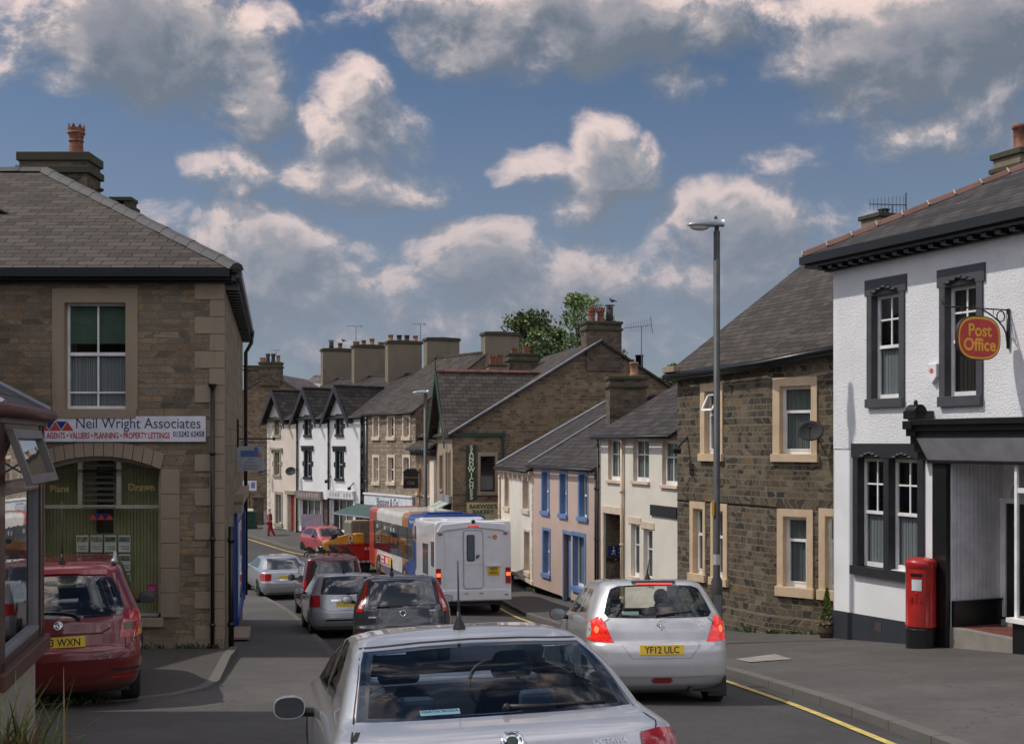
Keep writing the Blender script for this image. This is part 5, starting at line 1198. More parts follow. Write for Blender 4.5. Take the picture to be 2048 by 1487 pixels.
for (px,py) in((47,492),(160,433),(192,506),(100,515),(104,528),(14,470)):
    # white repair tabs on slates
    k2=(py-HY); Y=21.
    for _ in range(20): z_=c1.z+s_*(Y-c1.y); Y=(CZ-z_)*FP/(py-HY)
    X=(px-1024)/FP*Y; nrm=Vector((0,-s_,1)).normalized(); w_=.045 if px!=192 else .07; M=frame(Vector((X,Y,z_))+nrm*.012,(1,0,0),(0,1,s_)); fl.box(-w_,w_,-.014,.014,0,.004,M)
B.put(fl,'slate_clips',paint('white_tab',(.7,.72,.74),.5),ro)
cx,cy=along(121,27.2); chimney(B,cx,cy,1.52,.85,zE+1.2,CZ-(330-HY)*27.2/FP,M_chim,0,.16,M_mossy,[(.36,.68,.18,'crown',M_pot)])
cx,cy=along(247,27.6); cc=chimney(B,cx,cy,.48,.48,zE+.6,CZ-(422-HY)*27.6/FP,M_chim,0,.07,M_mossy,[])
m=MB(); T_=Matrix.Translation((cx,cy,CZ-(422-HY)*27.6/FP+.08)); m.box(-.24,-.1,-.2,.2,0,.12,T_); m.box(.08,.24,-.2,.2,0,.12,T_); m.box(-.26,.26,-.24,.24,.12,.2,T_); B.put(m,'cap_slab',M_mossy,cc)
T=thing('security_camera','small black fitting on an arm at the side of the estate agent chimney','fitting',(along(200,27.2)[0],27.2,CZ-(380-HY)*27.2/FP)); b_=T.location.copy(); m=MB(); m.tube([P(191,380,27.2),P(201,380,27.2)],.015,6); m.build('arm',M_black,T,base=b_); m=MB(); m.ell(P(202,380,27.2),(.07,.05,.045),8,6); m.build('head',M_black,T,base=b_,smooth=True)
downpipe(B,F,F.u(427),gz(21)-.1,F.z(427,775),M_blackp,.035,.07); 
m=MB(); m.tube([F.pt(F.u(427),.08,F.z(427,776)),F.pt(F.u(427),.08,F.z(427,768))],[.05,.08],8); B.put(m,'hopper',M_blackp)
downpipe(B,S,S.L-.35,gz(21.5)-.1,CZ-(1052-HY)*21.4/FP,M_blackp,.05,.10)
# pipe at the far end of the side wall
m=MB(); zz=zE-.1; yy=31.6; u_=S.L-(31.6-21)/.981; 
pp=[S.pt(u_,.28,zE-.02),S.pt(u_,.24,zE-.35),S.pt(u_,.10,zE-.6),S.pt(u_,.10,2.0)]; m.tube(pp,.05,8); B.put(m,'downpipe',M_blackp,smooth=True)
T,a,b,c,d=board('estate_agent_sign','long white NEIL WRIGHT ASSOCIATES sign across the stone front',F,413,42,832,883,paint('white_sign_board',(.66,.67,.72),.4),.03,w0=.03)
M_navy=paint('navy_sign_text',(.03,.05,.12),.5)
wtext(T,F,F.u(153),.062,F.z(277,847),'Neil Wright Associates',.262,M_navy,fit=F.u(153)-F.u(401),align='LEFT')
wtext(T,F,F.u(342),.062,F.z(200,871),'ESTATE AGENTS \u2022 VALUERS \u2022 PLANNING \u2022 PROPERTY LETTINGS',.145,M_tr,bold=.003,align='RIGHT',fit=(F.u(61)-F.u(342)))
wtext(T,F,F.u(348),.062,F.z(380,868),'015242 62458',.135,M_navy,bold=.002,align='LEFT',fit=F.u(348)-F.u(410))
logo(F,T,F.u(113),.0601,F.z(113,861),.215,T.location)
FE=F
# unseen wing, added left of the forecourt to shade it
B=Bld('shading_wing','unseen stone wing added beyond the left edge to shade the forecourt','houses along the street',(-11.5,17,gz(17)))
m=MB(); m.box(-15,-9.9,13.2,20.9,1,CZ+2.7); B.put(m,'wall',M_yorks); m=MB(); m.prism([(-15.2,13.1,CZ+2.7),(-9.7,13.1,CZ+2.7),(-12.5,13.1,CZ+4.3)],(0,7.8,0)); B.put(m,'roof',M_slate)
# blue shop front further down the side street wall
T=thing('blue_shopfront','bright blue painted shopfront edge on the far part of the left building','shopfront',tuple(S.pt(2.5,0,gz(29))))
Fs=S; b_=T.location.copy()
def su(y): return S.L-(y-21)/.981
m=MB(); zt_=CZ-(1003-HY)*26.5/FP; S.box(m,su(31),su(25.6),0,.20,zt_-.02,zt_+.2); S.box(m,su(25.9),su(25.6),0,.16,zt_-.2,zt_+.05); m.build('stone_cornice',M_ash,T,base=b_)
m=MB(); S.box(m,su(31),su(25.8),0,.07,zt_-.45,zt_-.02); S.box(m,su(26.2),su(25.8),0,.075,2.2,zt_-.45); S.box(m,su(31),su(30.7),0,.11,2.,zt_-.45); S.box(m,su(31),su(26.2),0,.09,2.,gz(28)+.6); m.build('blue_frame',paint('royal_blue_paint',(.01,.06,.28),.4),T,base=b_)
m=MB(); S.box(m,su(26.4),su(26.25),0,.10,2.6,zt_-.5); m.build('white_strip',M_wood,T,base=b_)
m=MB(); S.box(m,su(30.6),su(26.5),.03,.06,gz(28)+.6,zt_-.5); m.build('dark_glazing',paint('dark_shop_glass',(.01,.012,.015),.08),T,base=b_)
m=MB(); S.box(m,su(25.9),su(24.4),0,.35,2.,gz(25)+.14); m.build('stone_step',M_ash,T,base=b_)
# hanging sign on left building
Yh=27.6; X0=S.pt(su(Yh),0,0).x
T=thing('sign_bracket','black iron bracket with ball end holding the blue and white sign','bracket',(X0,Yh,CZ-(877-HY)*Yh/FP)); b_=T.location.copy(); z_=b_.z
m=MB(); xe=(546-1024)/FP*Yh; m.tube([(X0,Yh,z_),(xe,Yh,z_)],.015,6); m.ell((xe+.02,Yh,z_),(.04,.04,.04),8,6); m.tube([(X0,Yh,z_+.35),((515-1024)/FP*Yh,Yh,z_)],.01,6); m.tube([(X0+.02,Yh,z_-.2),(X0+.02,Yh,z_+.45)],.03,6); m.build('arm',M_blackp,T,base=b_)
xs0,xs1=(475-1024)/FP*Yh,(528-1024)/FP*Yh; z1_=CZ-(892-HY)*Yh/FP; z0_=CZ-(941-HY)*Yh/FP
T=thing('hanging_sign','white hanging sign with blue picture on the left building','sign',((xs0+xs1)/2,Yh,z0_)); b_=T.location.copy()
m=MB(); m.box(xs0,xs1,Yh-.02,Yh+.02,z0_,z1_); m.build('sign_panel',paint('grey_white_sign',(.40,.42,.46),.5),T,base=b_)
m=MB(); m.box(xs0+.08,xs1-.12,Yh-.026,Yh-.02,z1_-.24,z1_-.10); m.ell((xs1-.17,Yh-.02,z1_-.06),(.05,.012,.05),10,6); m.build('blue_picture',paint('sign_blue_picture',(.08,.18,.38),.5),T,base=b_)
m=MB(); m.ell((xs1-.09,Yh-.022,z1_-.19),(.05,.01,.07),10,6); m.build('orange_mark',paint('orange_mark',(.5,.2,.1),.5),T,base=b_)
m=MB(); m.tube([(X0+.1,Yh,z1_+.09),((533-1024)/FP*Yh,Yh,z1_+.09)],.014,6); m.tube([(xs0+.11,Yh,z1_),(xs0+.11,Yh,z1_+.09)],.01,6); m.tube([(xs1-.11,Yh,z1_),(xs1-.11,Yh,z1_+.09)],.01,6); m.build('hanger',paint('blue_hanger',(.04,.08,.25),.5),T,base=b_)
m=MB()
for i,w_ in enumerate((.06,.14,.16,.17)): m.box((xs0+xs1)/2-w_,(xs0+xs1)/2+w_,Yh-.024,Yh-.02,z1_-.31-.07*i,z1_-.292-.07*i)
m.build('printed_lines',paint('faint_sign_print',(.18,.19,.22),.6),T,base=b_)
# ---- near house with bay window (left foreground)
B=Bld('bay_window_house','pebble dashed house with brown framed bay window at the left edge','houses along the street',(-6,9.5,G(9.5)))
zg=G(13)-1
M_peb=render_wall('pebble_dash_cream',(.48,.42,.33),38.,1.,.3,(.28,.24,.19))
m=MB(); m.box(-12,-5.72,1.0,12.9,2,CZ+2.55); B.put(m,'wall',M_peb)
m=MB(); m.prism([(-12.2,.8,CZ+2.5),(-5.5,.8,CZ+2.5),(-8.8,.8,CZ+4.6)],(0,12.35,0)); B.put(m,'roof',M_slate)
bA=Vector((-5.65,8.55,0)); bB=Vector((-3.70,8.7,0)); bC=Vector((-4.10,10.55,0)); bD=Vector((-5.65,10.75,0))
F1=Fac((bC.x,bC.y),(bB.x,bB.y)); 
# outward side check: street side of face B-C should point to +X
if F1.n.x<0: F1=Fac((bB.x,bB.y),(bC.x,bC.y))
zs1=CZ-(1262-HY)*10.55/FP-.02; zs0=zs1-.13   # sill
zw1=CZ-(838-HY)*10.55/FP
M_brn=paint('dark_brown_frame',(.045,.013,.010),.35,coat=.3); M_brn2=paint('red_brown_sill',(.085,.032,.022),.5)
ins=.07
def inset(p,c,k): return p+(c-p).normalized()*k
cen=(bA+bB+bC+bD)/4
base_=[inset(p,cen,.10) for p in(bA,bB,bC,bD)]
m=MB(); m.prism([up_(p,2.2) for p in base_],(0,0,zs0-2.2)); B.put(m,'bay_base',M_peb)
ex=[inset(p,cen,-.05) for p in(bA,bB,bC,bD)]
m=MB(); m.prism([up_(p,zs0) for p in ex],(0,0,.13)); B.put(m,'bay_sill',M_brn2,bevel=.012)
# bay frames
m=MB(); L1=F1.L; Ff=Fac((bB.x,bB.y),(bA.x,bA.y)); 
if Ff.n.y>0: Ff=Fac((bA.x,bA.y),(bB.x,bB.y))
zt1=zw1-.02; trz=CZ-(968-HY)*10./FP
def post(FF,u0,u1,z0=zs1,z1=zt1,w0=-.14,w1=-.02): FF.box(m,u0,u1,w0,w1,z0,z1)
ends=(F1.pt(0,0,0)-bB).length<.1
post(F1,0,.12); post(F1,L1-.12,L1)
F1.box(m,.12,L1-.12,-.13,-.03,zs1,zs1+.07); F1.box(m,.12,L1-.12,-.13,-.03,trz-.05,trz+.05); F1.box(m,.12,L1-.12,-.13,-.03,zt1-.10,zt1)
u=.0
for i in range(3): post(Ff,Ff.L/3*i+.02,Ff.L/3*i+.12)
post(Ff,Ff.L-.12,Ff.L)
Ff.box(m,.02,Ff.L,-.13,-.03,zs1,zs1+.07); Ff.box(m,.02,Ff.L,-.13,-.03,trz-.05,trz+.05); Ff.box(m,.02,Ff.L,-.13,-.03,zt1-.1,zt1)
F3=Fac((bD.x,bD.y),(bC.x,bC.y)); 
if F3.n.y<0: F3=Fac((bC.x,bC.y),(bD.x,bD.y))
post(F3,0,.12); post(F3,F3.L-.12,F3.L); F3.box(m,.1,F3.L,-.13,-.03,zt1-.1,zt1); F3.box(m,.1,F3.L,-.13,-.03,zs1,zs1+.07)
bay=B.put(m,'bay_window',M_brn,bevel=.006)
m=MB(); 
for FF in(F1,Ff,F3): m.quad(FF.pt(.05,-.08,zs1),FF.pt(FF.L-.05,-.08,zs1),FF.pt(FF.L-.05,-.08,zt1),FF.pt(.05,-.08,zt1))
B.put(m,'pane',glassm('bay_glass',(.55,.57,.58),1.7),bay)
m=MB(); F1.box(m,.12,.135,-.12,-.04,zs1+.07,trz-.05); F1.box(m,L1-.135,L1-.12,-.12,-.04,zs1+.07,trz-.05); F1.box(m,.12,L1-.12,-.12,-.035,zs1+.07,zs1+.10); B.put(m,'grey_beading',paint('grey_bead',(.20,.20,.20),.5),bay)
# open top-hung light
uh0,uh1=.16,L1-.16; zh=zt1-.10; hh=zh-trz-.05; ang=R(19)
def ol(u,s,t): return F1.pt(u,.0+s*math.sin(ang)+t*math.cos(ang),zh-s*math.cos(ang)+t*math.sin(ang))
def obox(mb,u0,u1,s0,s1,t0,t1):
    vs=[ol(u,s,t) for t in(t0,t1) for s in(s0,s1) for u in(u0,u1)]; mb.add(vs,[(0,2,3,1),(4,5,7,6),(0,1,5,4),(2,6,7,3),(0,4,6,2),(1,3,7,5)])
m=MB(); S1=hh+.05
uh0=L1*.28; 
obox(m,uh0,uh1,0,.07,0,.05); obox(m,uh0,uh1,S1-.07,S1,0,.05); obox(m,uh0,uh0+.07,.07,S1-.07,0,.05); obox(m,uh1-.07,uh1,.07,S1-.07,0,.05); tl=B.put(m,'open_top_light',paint('brown_grey_frame',(.13,.11,.10),.4),bay)
m=MB(); m.quad(ol(uh0+.05,.05,.02),ol(uh1-.05,.05,.02),ol(uh1-.05,S1-.05,.02),ol(uh0+.05,S1-.05,.02))
B.put(m,'top_light_pane',MATS['bay_glass'],bay)
m=MB(); m.tube([F1.pt(uh0+.05,-.06,trz+.1),ol(uh0+.03,S1*.6,0)],.008,5); m.tube([F1.pt(uh1-.05,-.06,trz+.1),ol(uh1-.03,S1*.6,0)],.008,5); B.put(m,'stay_arms',M_metal,bay)
# curtains and room
m=MB(); 
for FF in (F1,Ff):
    for (ca,cb) in((.12,.4),(FF.L-.4,FF.L-.12)):
        for i in range(6):
            a=lerp(ca,cb,i/6);b=lerp(ca,cb,(i+1)/6); m.quad(FF.pt(a,-.30-.03*(i%2),zs1),FF.pt(b,-.30-.03*((i+1)%2),zs1),FF.pt(b,-.30-.03*((i+1)%2),zt1),FF.pt(a,-.30-.03*(i%2),zt1))
B.put(m,'curtain',M_net,bay,smooth=True)
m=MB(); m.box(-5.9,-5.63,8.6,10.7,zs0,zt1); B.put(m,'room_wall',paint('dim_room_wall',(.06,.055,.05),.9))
# bay roof
zr0=zw1+.0
exr=[inset(p,cen,-.04) for p in(bA,bB,bC,bD)]
m=MB(); e0=[up_(p,zr0+.06) for p in exr]; t0=[Vector((-5.65,exr[0].y+.3,zr0+.66)),Vector((-5.0,9.25,zr0+.66)),Vector((-5.1,10.15,zr0+.66)),Vector((-5.65,exr[3].y-.3,zr0+.66))]
m.quad(e0[0],e0[1],t0[1],t0[0]); m.quad(e0[1],e0[2],t0[2],t0[1]); m.quad(e0[2],e0[3],t0[3],t0[2]); m.quad(t0[0],t0[1],t0[2],t0[3]); m.poly([p-Vector((0,0,.02)) for p in e0][::-1])
br=B.put(m,'bay_roof',slate('bay_slate',(.07,.07,.072),.45,.28,1.2,.15))
m=MB(); m.prism([up_(inset(p,cen,-.02),zr0-.06) for p in(bA,bB,bC,bD)],(0,0,.10)); B.put(m,'bay_soffit',paint('weathered_soffit',(.16,.14,.12),.8),br)
m=MB(); pr=[up_(inset(p,cen,-.06),zr0+.03) for p in(bA,bB,bC,bD)]; m.tube(pr,.055,8); B.put(m,'gutter',M_brn2,br,smooth=True)
for a,b in zip(e0,t0): m=MB(); m.tube([a+Vector((0,0,.02)),b+Vector((0,0,.02))],.03,6); B.put(m,'hip_strip',M_lead,br)
# strap-leaved plant by the bay
T=thing('grass_plant','clump of long strap leaves in front of the bay window wall','plant',(-3.44,8.15,G(8.15)+.16))
rr_=random.Random(8); v=MB()
for i in range(230):
    a=rr_.uniform(0,2*PI); L=rr_.uniform(.5,.92); w=rr_.uniform(.011,.021); bx=rr_.gauss(0,.17); by=rr_.gauss(0,.14); lean=rr_.uniform(.15,1.1); pr=None
    for k in range(6):
        t=k/5; r_=L*t*math.sin(lean*t); z=L*t*math.cos(lean*t*1.15); c=Vector((bx+r_*math.cos(a),by+r_*math.sin(a),z)); s=Vector((-math.sin(a),math.cos(a),0))*w*(1-t*.93)
        cur=(c-s,c+s)
        if pr: v.quad(pr[0],pr[1],cur[1],cur[0],m=i%3)
        pr=cur
v.tube([(0,0,-.3),(0,0,.02)],[.2,.14],12,m=1)
v.build('leaves',[paint('strap_leaf_a',(.10,.16,.03),.5,var=.3),paint('strap_leaf_b',(.16,.19,.05),.5,var=.3),paint('strap_leaf_c',(.24,.15,.06),.6,var=.3)],T)
# ---- street furniture
def lamp_post(x,y,ztop,label,headdir=-1,r=.062,hl=.6):
    T=thing('street_lamp',label,'street lamp',(x,y,G(y)+.1),group='lamp posts along the street'); H=ztop-G(y)-.1
    m=MB(); m.tube([(0,0,0),(0,0,1.25),(0,0,1.35),(0,0,H-.1)],[r*1.75,r*1.75,r*1.05,r],14); m.build('pole',M_lamp,T,smooth=True)
    m=MB(); m.box(-r*1.2,r*1.2,-r*1.8,-r*1.6,.45,1.0); m.build('access_door',paint('lamp_door_grey',(.15,.15,.15),.6),T)
    m=MB(); 
    secs=[(0.14,.075,.10),(0.0,.08,.10),(-.18,.11,.10),(-.38,.12,.075),(-.52,.08,.045),(-.58,.01,.01)]
    n=14; b=len(m.v)
    for (dx,wy,hz) in secs:
        for k in range(n):
            a=2*PI*k/n; zz=math.sin(a); m.v.append(Vector((dx*(-headdir)*-1*-1 if 0 else (-dx if headdir>0 else dx),wy*math.cos(a),H-.02+(hz*max(zz,0)*1.3 if zz>0 else hz*.25*zz)+.03)))
    for i in range(len(secs)-1):
        for k in range(n): m.f.append((i*n+k,i*n+(k+1)%n,(i+1)*n+(k+1)%n,(i+1)*n+k)); m.m.append(0)
    m.f.append(tuple(range(n))); m.m.append(0); m.f.append(tuple(range((len(secs)-1)*n,len(secs)*n))); m.m.append(0)
    hd=m.build('lamp_head',paint('lamp_head_grey',(.30,.33,.34),.35,metal=.3),T,smooth=True)
    m=MB(); m.ell((headdir*.33,0,H-.02),(.19,.09,.07),14,8); m.build('lens',paint('frosted_lens',(.45,.45,.40),.15),hd,smooth=True)
    m=MB(); m.lathe([(.03,0),(.03,.05),(.015,.07)],Matrix.Translation((-headdir*.0-.02,0,H+.13)),10); m.build('photocell',paint('photocell_blue',(.05,.07,.16),.4),hd,smooth=True)
    m=MB(); m.tube([(0,0,H-.12),(0,0,H)],r*.7,8); m.build('collar',M_black,T)
    return T,H
Y=23.2; lamp_post((1433.5-1024)/FP*Y,Y,CZ-(452-HY)*Y/FP,'tall grey street lamp in front of the dark stone house')
T_=bpy.data.objects['street_lamp']
m=MB(); m.box(-.10,-.055,-.07,.02,CZ-(1030-HY)*Y/FP-T_.location.z,CZ-(1006-HY)*Y/FP-T_.location.z+.05); m.build('yellow_tag',paint('amber_tag',(.65,.36,.03),.5),T_)
m=MB(); zq=CZ-(1118-HY)*Y/FP-T_.location.z; m.tube([(0,0,zq-.1),(0,0,zq+.1)],.069,14); m.build('paper_sticker',paint('faded_sticker',(.45,.44,.42),.7),T_)
Y=51.5; lamp_post((851-1024)/FP*Y,Y,CZ-(786-HY)*Y/FP,'grey street lamp further down the street before the bakery',r=.085,hl=.6)
# pillar box
wp=(7.13,20.93)
T=thing('pillar_box','red cylindrical pillar box with black base beside the porch','post box',(wp[0],wp[1],CZ-(1290-HY)*20.93/FP))
H=1.54; m=MB(); m.lathe([(.25,-.1),(.25,.30),(.235,.33)],None,36); m.build('base',M_blackp,T,smooth=False,bevel=.0)
M_rd=paint('post_box_red',(.40,.018,.015),.35,coat=.4,var=.12)
m=MB(); m.lathe([(.235,.33),(.262,.34),(.262,.37),(.255,.38),(.255,1.36),(.268,1.375),(.268,1.45),(.262,1.475),(.22,1.51),(.12,1.535),(.001,1.54)],None,40); m.build('body',M_rd,T,smooth=True)
def onc(ang,r,z): return Vector((r*math.sin(ang),-r*math.cos(ang),z))
def cpatch(mb,a0,a1,r0,r1,z0,z1,n=6):
    for i in range(n):
        a=lerp(a0,a1,i/n);b=lerp(a0,a1,(i+1)/n); mb.quad(onc(a,r1,z0),onc(b,r1,z0),onc(b,r1,z1),onc(a,r1,z1)); mb.quad(onc(a,r0,z1),onc(a,r1,z1),onc(b,r1,z1),onc(b,r0,z1)); mb.quad(onc(a,r0,z0),onc(b,r0,z0),onc(b,r1,z0),onc(a,r1,z0))
    for a in(a0,a1): mb.quad(onc(a,r0,z0),onc(a,r1,z0),onc(a,r1,z1),onc(a,r0,z1))
fa=-.62
m=MB(); cpatch(m,fa-.62,fa+.62,.25,.263,.36,1.34,12); m.build('door',M_rd,T)
m=MB(); cpatch(m,fa-.38,fa+.38,.25,.268,1.22,1.275,8); m.build('slot',M_ink,T)
m=MB(); cpatch(m,fa-.40,fa+.40,.25,.285,1.275,1.30,8); m.build('slot_hood',M_rd,T)
m=MB(); cpatch(m,fa-.30,fa+.34,.25,.268,.98,1.17,8); m.build('collection_plate',paint('plate_white',(.62,.66,.66),.4),T)
text('E II R',.13,Matrix.Rotation(fa,4,'Z')@frame((0,-.264,.82),(1,0,0),(0,0,1)),M_rd,T,ext=.006,bold=.004,sx=.8)
m=MB(); m.lathe([(.03,0),(.02,.012)],Matrix.Rotation(fa,4,'Z')@frame((0,-.262,.93),(1,0,0),(0,0,1)),12); m.build('crown_emblem',M_rd,T)
# planter
Y=23.75; x=(1654-1024)/FP*Y; zb_=CZ-(1276-HY)*Y/FP
T=thing('planter','half barrel planter with a small golden conifer against the stone house','planter',(x,Y,zb_))
m=MB(); m.lathe([(.13,0),(.16,.1),(.175,.25),(.165,.38),(.15,.38),(.15,.33),(.001,.33)],None,16); m.build('barrel',paint('barrel_wood',(.09,.055,.035),.8,bmp=20,vs=8),T,smooth=True)
m=MB(); m.lathe([(.172,.1),(.176,.1),(.176,.13),(.172,.13)],None,16); m.lathe([(.18,.27),(.185,.27),(.183,.3),(.178,.3)],None,16); m.build('hoops',M_black,T)
v=MB()
for i in range(1500):
    t=rr_.random()**.8; r_=.13*(1-t)**.8*rr_.uniform(.5,1.); a=rr_.uniform(0,2*PI); p=Vector((r_*math.cos(a),r_*math.sin(a),.36+t*.62)); s=.018; q=Vector((rr_.gauss(0,1),rr_.gauss(0,1),1.5)).normalized(); w=q.orthogonal().normalized()*s*.6; v.quad(p-w,p+w,p+w*.3+q*s*2,p-w*.3+q*s*2,m=i%2)
for i in range(500):
    a=rr_.uniform(0,2*PI); r_=rr_.uniform(.08,.2); p=Vector((r_*math.cos(a),r_*math.sin(a),.36+rr_.uniform(-.12,.1))); s=.02; q=Vector((rr_.gauss(0,1),rr_.gauss(0,1),rr_.gauss(0,1))).normalized(); w=q.orthogonal().normalized()*s; v.quad(p-w,p-q*s,p+w,p+q*s,m=2)
v.build('conifer',[paint('gold_leaf',(.22,.22,.03),.6,var=.3),paint('green_needle',(.07,.12,.02),.6,var=.3),paint('trailing_leaf',(.12,.13,.05),.6,var=.4)],T)
# tv aerials
def aerial(px,Y,ybot,ytop,label,boom=.9,ang=0.,n=9,el=.22,tilt=0.):
    x,y=along(px,Y); zb_=CZ-(ybot-HY)*Y/FP; zt_=CZ-(ytop-HY)*Y/FP
    T=thing('tv_aerial',label,'tv aerial',(x,y,zb_),group='television aerials on the roofs')
    m=MB(); m.tube([(0,0,0),(0,0,zt_-zb_)],.02,6); m.build('mast',M_metal,T)
    m=MB(); M=Matrix.Translation((0,0,zt_-zb_))@Matrix.Rotation(ang,4,'Z')@Matrix.Rotation(tilt,4,'Y'); m.tube([M@Vector((-boom*.62,0,0)),M@Vector((boom*.38,0,0))],.014,5)
    for i in range(n):
        t=-boom*.6+boom*.9*i/(n-1); e=el*(.6+.4*i/(n-1)); m.tube([M@Vector((t,0,-e)),M@Vector((t,0,e))],.008,4)
    for s in(-1,1): m.tube([M@Vector((boom*.36,s*.02,-el*1.3)),M@Vector((boom*.36,s*.02,el*1.3))],.01,4)
    m.build('antenna_array',paint('aerial_metal',(.18,.18,.18),.5,metal=.6),T); return T
aerial(1283,51.6,736,652,'tall tv aerial right of the stone chimney stack',1.25,.15,12,.28,-.12)
aerial(1785,26.2,436,409,'tv aerial with many spikes behind the red hip tiles',.85,.1,10,.20)
aerial(712,70.2,690,652,'tv aerial with two arms above the middle rendered chimneys',.9,.3,3,.06); 
aerial(841,66.,684,648,'tv aerial beside the chimney with four pots',.7,.3,3,.06)
aerial(552,85,712,700,'small tv aerial on the far stone house chimney',.6,.2,3,.1)
# pub sign
Y=57.; x=(822-1024)/FP*Y; T=thing('pub_sign','black hanging pub sign with gold lettering beside the Blossom shop','sign',(x,Y,CZ-(976-HY)*Y/FP))
m=MB(); m.box(-.36,.36,-.04,.04,0,.74); m.prism([(-.42,-.05,.74),(.42,-.05,.74),(.22,-.05,.93),(-.2,-.05,.93)],(0,.1,0)); m.build('sign_panel',M_blackp,T)
for t_,z_ in(('Horseshoe',.52),('Club',.26)): text(t_,.17 if z_>.4 else .22,frame((0,-.045,z_),(1,0,0),(0,0,1)),gold,T,sx=.85)
m=MB(); m.tube([(.42,0,-2.6),(.42,0,.95)],.03,6); m.tube([(-.3,0,.80),(.42,0,.80)],.02,6); m.build('pole',M_blackp,T)
# footpath signs in the passage
F=FC
PWi=F.pt(al[1]-.001,-3.9,0); PWo=F.pt(al[1]-.001,0,0); PW=Fac((PWi.x,PWi.y),(PWo.x,PWo.y)); F=PW
u0,u1=sorted((F.u(1216),F.u(1245))); u0=max(u0,PW.L-1.5); zc_=F.z(1225,1101); hh=.15
T=thing('footpath_sign','blue pedestrian footpath sign in the passage of the cream house','sign',tuple(F.pt((u0+u1)/2,.02,zc_)))
m=MB(); F.box(m,u0,u1,.01,.03,zc_-hh,zc_+hh); m.build('panel',paint('sign_blue',(.02,.045,.18),.4),T,base=T.location)
uc=u1-.17; m=MB(); m.tube([F.pt(uc,.035,zc_+.05),F.pt(uc,.035,zc_-.02)],.025,6); m.tube([F.pt(uc+.06,.035,zc_-.11),F.pt(uc,.035,zc_-.01),F.pt(uc-.05,.035,zc_-.11)],.014,5); m.ell(F.pt(uc,.035,zc_+.10),(.026,.026,.026),8,6); m.tube([F.pt(uc+.06,.035,zc_-.01),F.pt(uc,.035,zc_+.04),F.pt(uc-.06,.035,zc_-.0)],.011,5); m.build('walking_figure',M_wood,T,base=T.location)
for k_,dz in enumerate((.055,-.055)): 
    m=MB(); F.box(m,u0+.08,u1-.32,.03,.034,zc_+dz-.02,zc_+dz+.02); m.build('blurred_lettering',paint('faint_blue_lettering',(.35,.40,.5),.5),T,base=T.location)
z2_=F.z(1225,1118)
T=thing('notice_plate','narrow dark green plate under the blue footpath sign','sign',tuple(F.pt((u0+u1)/2,.02,z2_))); m=MB(); F.box(m,u0-.03,u1+.06,.01,.03,z2_-.06,z2_+.06); m.build('panel',M_darkp,T,base=T.location); m=MB(); F.box(m,u0+.2,u1-.2,.03,.034,z2_-.02,z2_+.02); m.build('blurred_lettering',MATS['faint_blue_lettering'],T,base=T.location)
# far corner: low wall, gate pier, bin, small sign
T=thing('low_wall','low white coped wall at the far street corner','wall',(-16.2,73,G(73)))
m=MB(); a=P(478,1030,74); b=P(512,1030,72.5); m.prism([Vector((a.x,a.y,2)),Vector((b.x,b.y,2)),Vector((b.x+.1,b.y+.25,2)),Vector((a.x+.1,a.y+.25,2))],(0,0,CZ-(1022-HY)*73/FP-2)); m.build('wall',M_gable,T,base=T.location)
m=MB(); z_=CZ-(1022-HY)*73/FP; m.prism([Vector((a.x,a.y-.05,z_)),Vector((b.x,b.y-.05,z_)),Vector((b.x+.1,b.y+.3,z_)),Vector((a.x+.1,a.y+.3,z_))],(0,0,.16)); m.build('coping',M_crm2,T,base=T.location)
T=thing('gate_pier','dark stone gate pier with pointed cap at the far corner','gate pier',tuple(P(517,1050,72.5)))
m=MB(); m.box(-.26,.26,-.26,.26,-.3,1.6); m.build('pier',M_chim,T); m=MB(); m.prism([(-.34,-.34,1.6),(.34,-.34,1.6),(.34,.34,1.6),(-.34,.34,1.6)],(0,0,.1)); m.lathe([(.42,1.7),(.01,1.95)],Matrix.Rotation(PI/4,4,'Z'),4); m.build('cap',M_mossy,T)
T=thing('wheelie_bin','dark green wheelie bin on the far pavement','bin',(P(503,1057,70.5).x,70.5,G(70.5)+.1))
m=MB(); m.add([(-.24,-.24,.05),(.24,-.24,.05),(.24,.24,.05),(-.24,.24,.05),(-.31,-.32,1.0),(.31,-.32,1.0),(.31,.32,1.0),(-.31,.32,1.0)],[(0,3,2,1),(4,5,6,7),(0,1,5,4),(1,2,6,5),(2,3,7,6),(3,0,4,7)]); M_bin=paint('bin_green',(.008,.045,.03),.5); m.build('body',M_bin,T,bevel=.02)
m=MB(); m.box(-.34,.34,-.36,.36,1.0,1.07); m.build('lid',M_bin,T,bevel=.02)
m=MB(); 
for s in(-1,1): m.tube([(s*.2,.22,.1),(s*.27,.22,.1)],.1,12)
m.build('wheels',M_tyre,T)
T=thing('sale_board','small white board with pink and blue print on a pole at the corner','sign',tuple(P(499,1016,71.5)))
m=MB(); m.tube([(0,0,0),(0,0,1.75)],.03,6); m.build('pole',M_black,T); m=MB(); m.box(-.42,.42,-.04,.0,1.05,1.65); m.build('panel',paint('white_sale_board',(.75,.75,.78),.5),T)
m=MB(); m.tube([(-.36,-.045,1.3),(-.2,-.045,1.5),(.0,-.045,1.42)],.03,5); m.build('pink_mark',paint('pink_mark',(.55,.08,.12),.5),T); m=MB(); m.box(.1,.34,-.047,-.04,1.2,1.55); m.build('blue_mark',paint('blue_mark',(.18,.22,.5),.5),T)
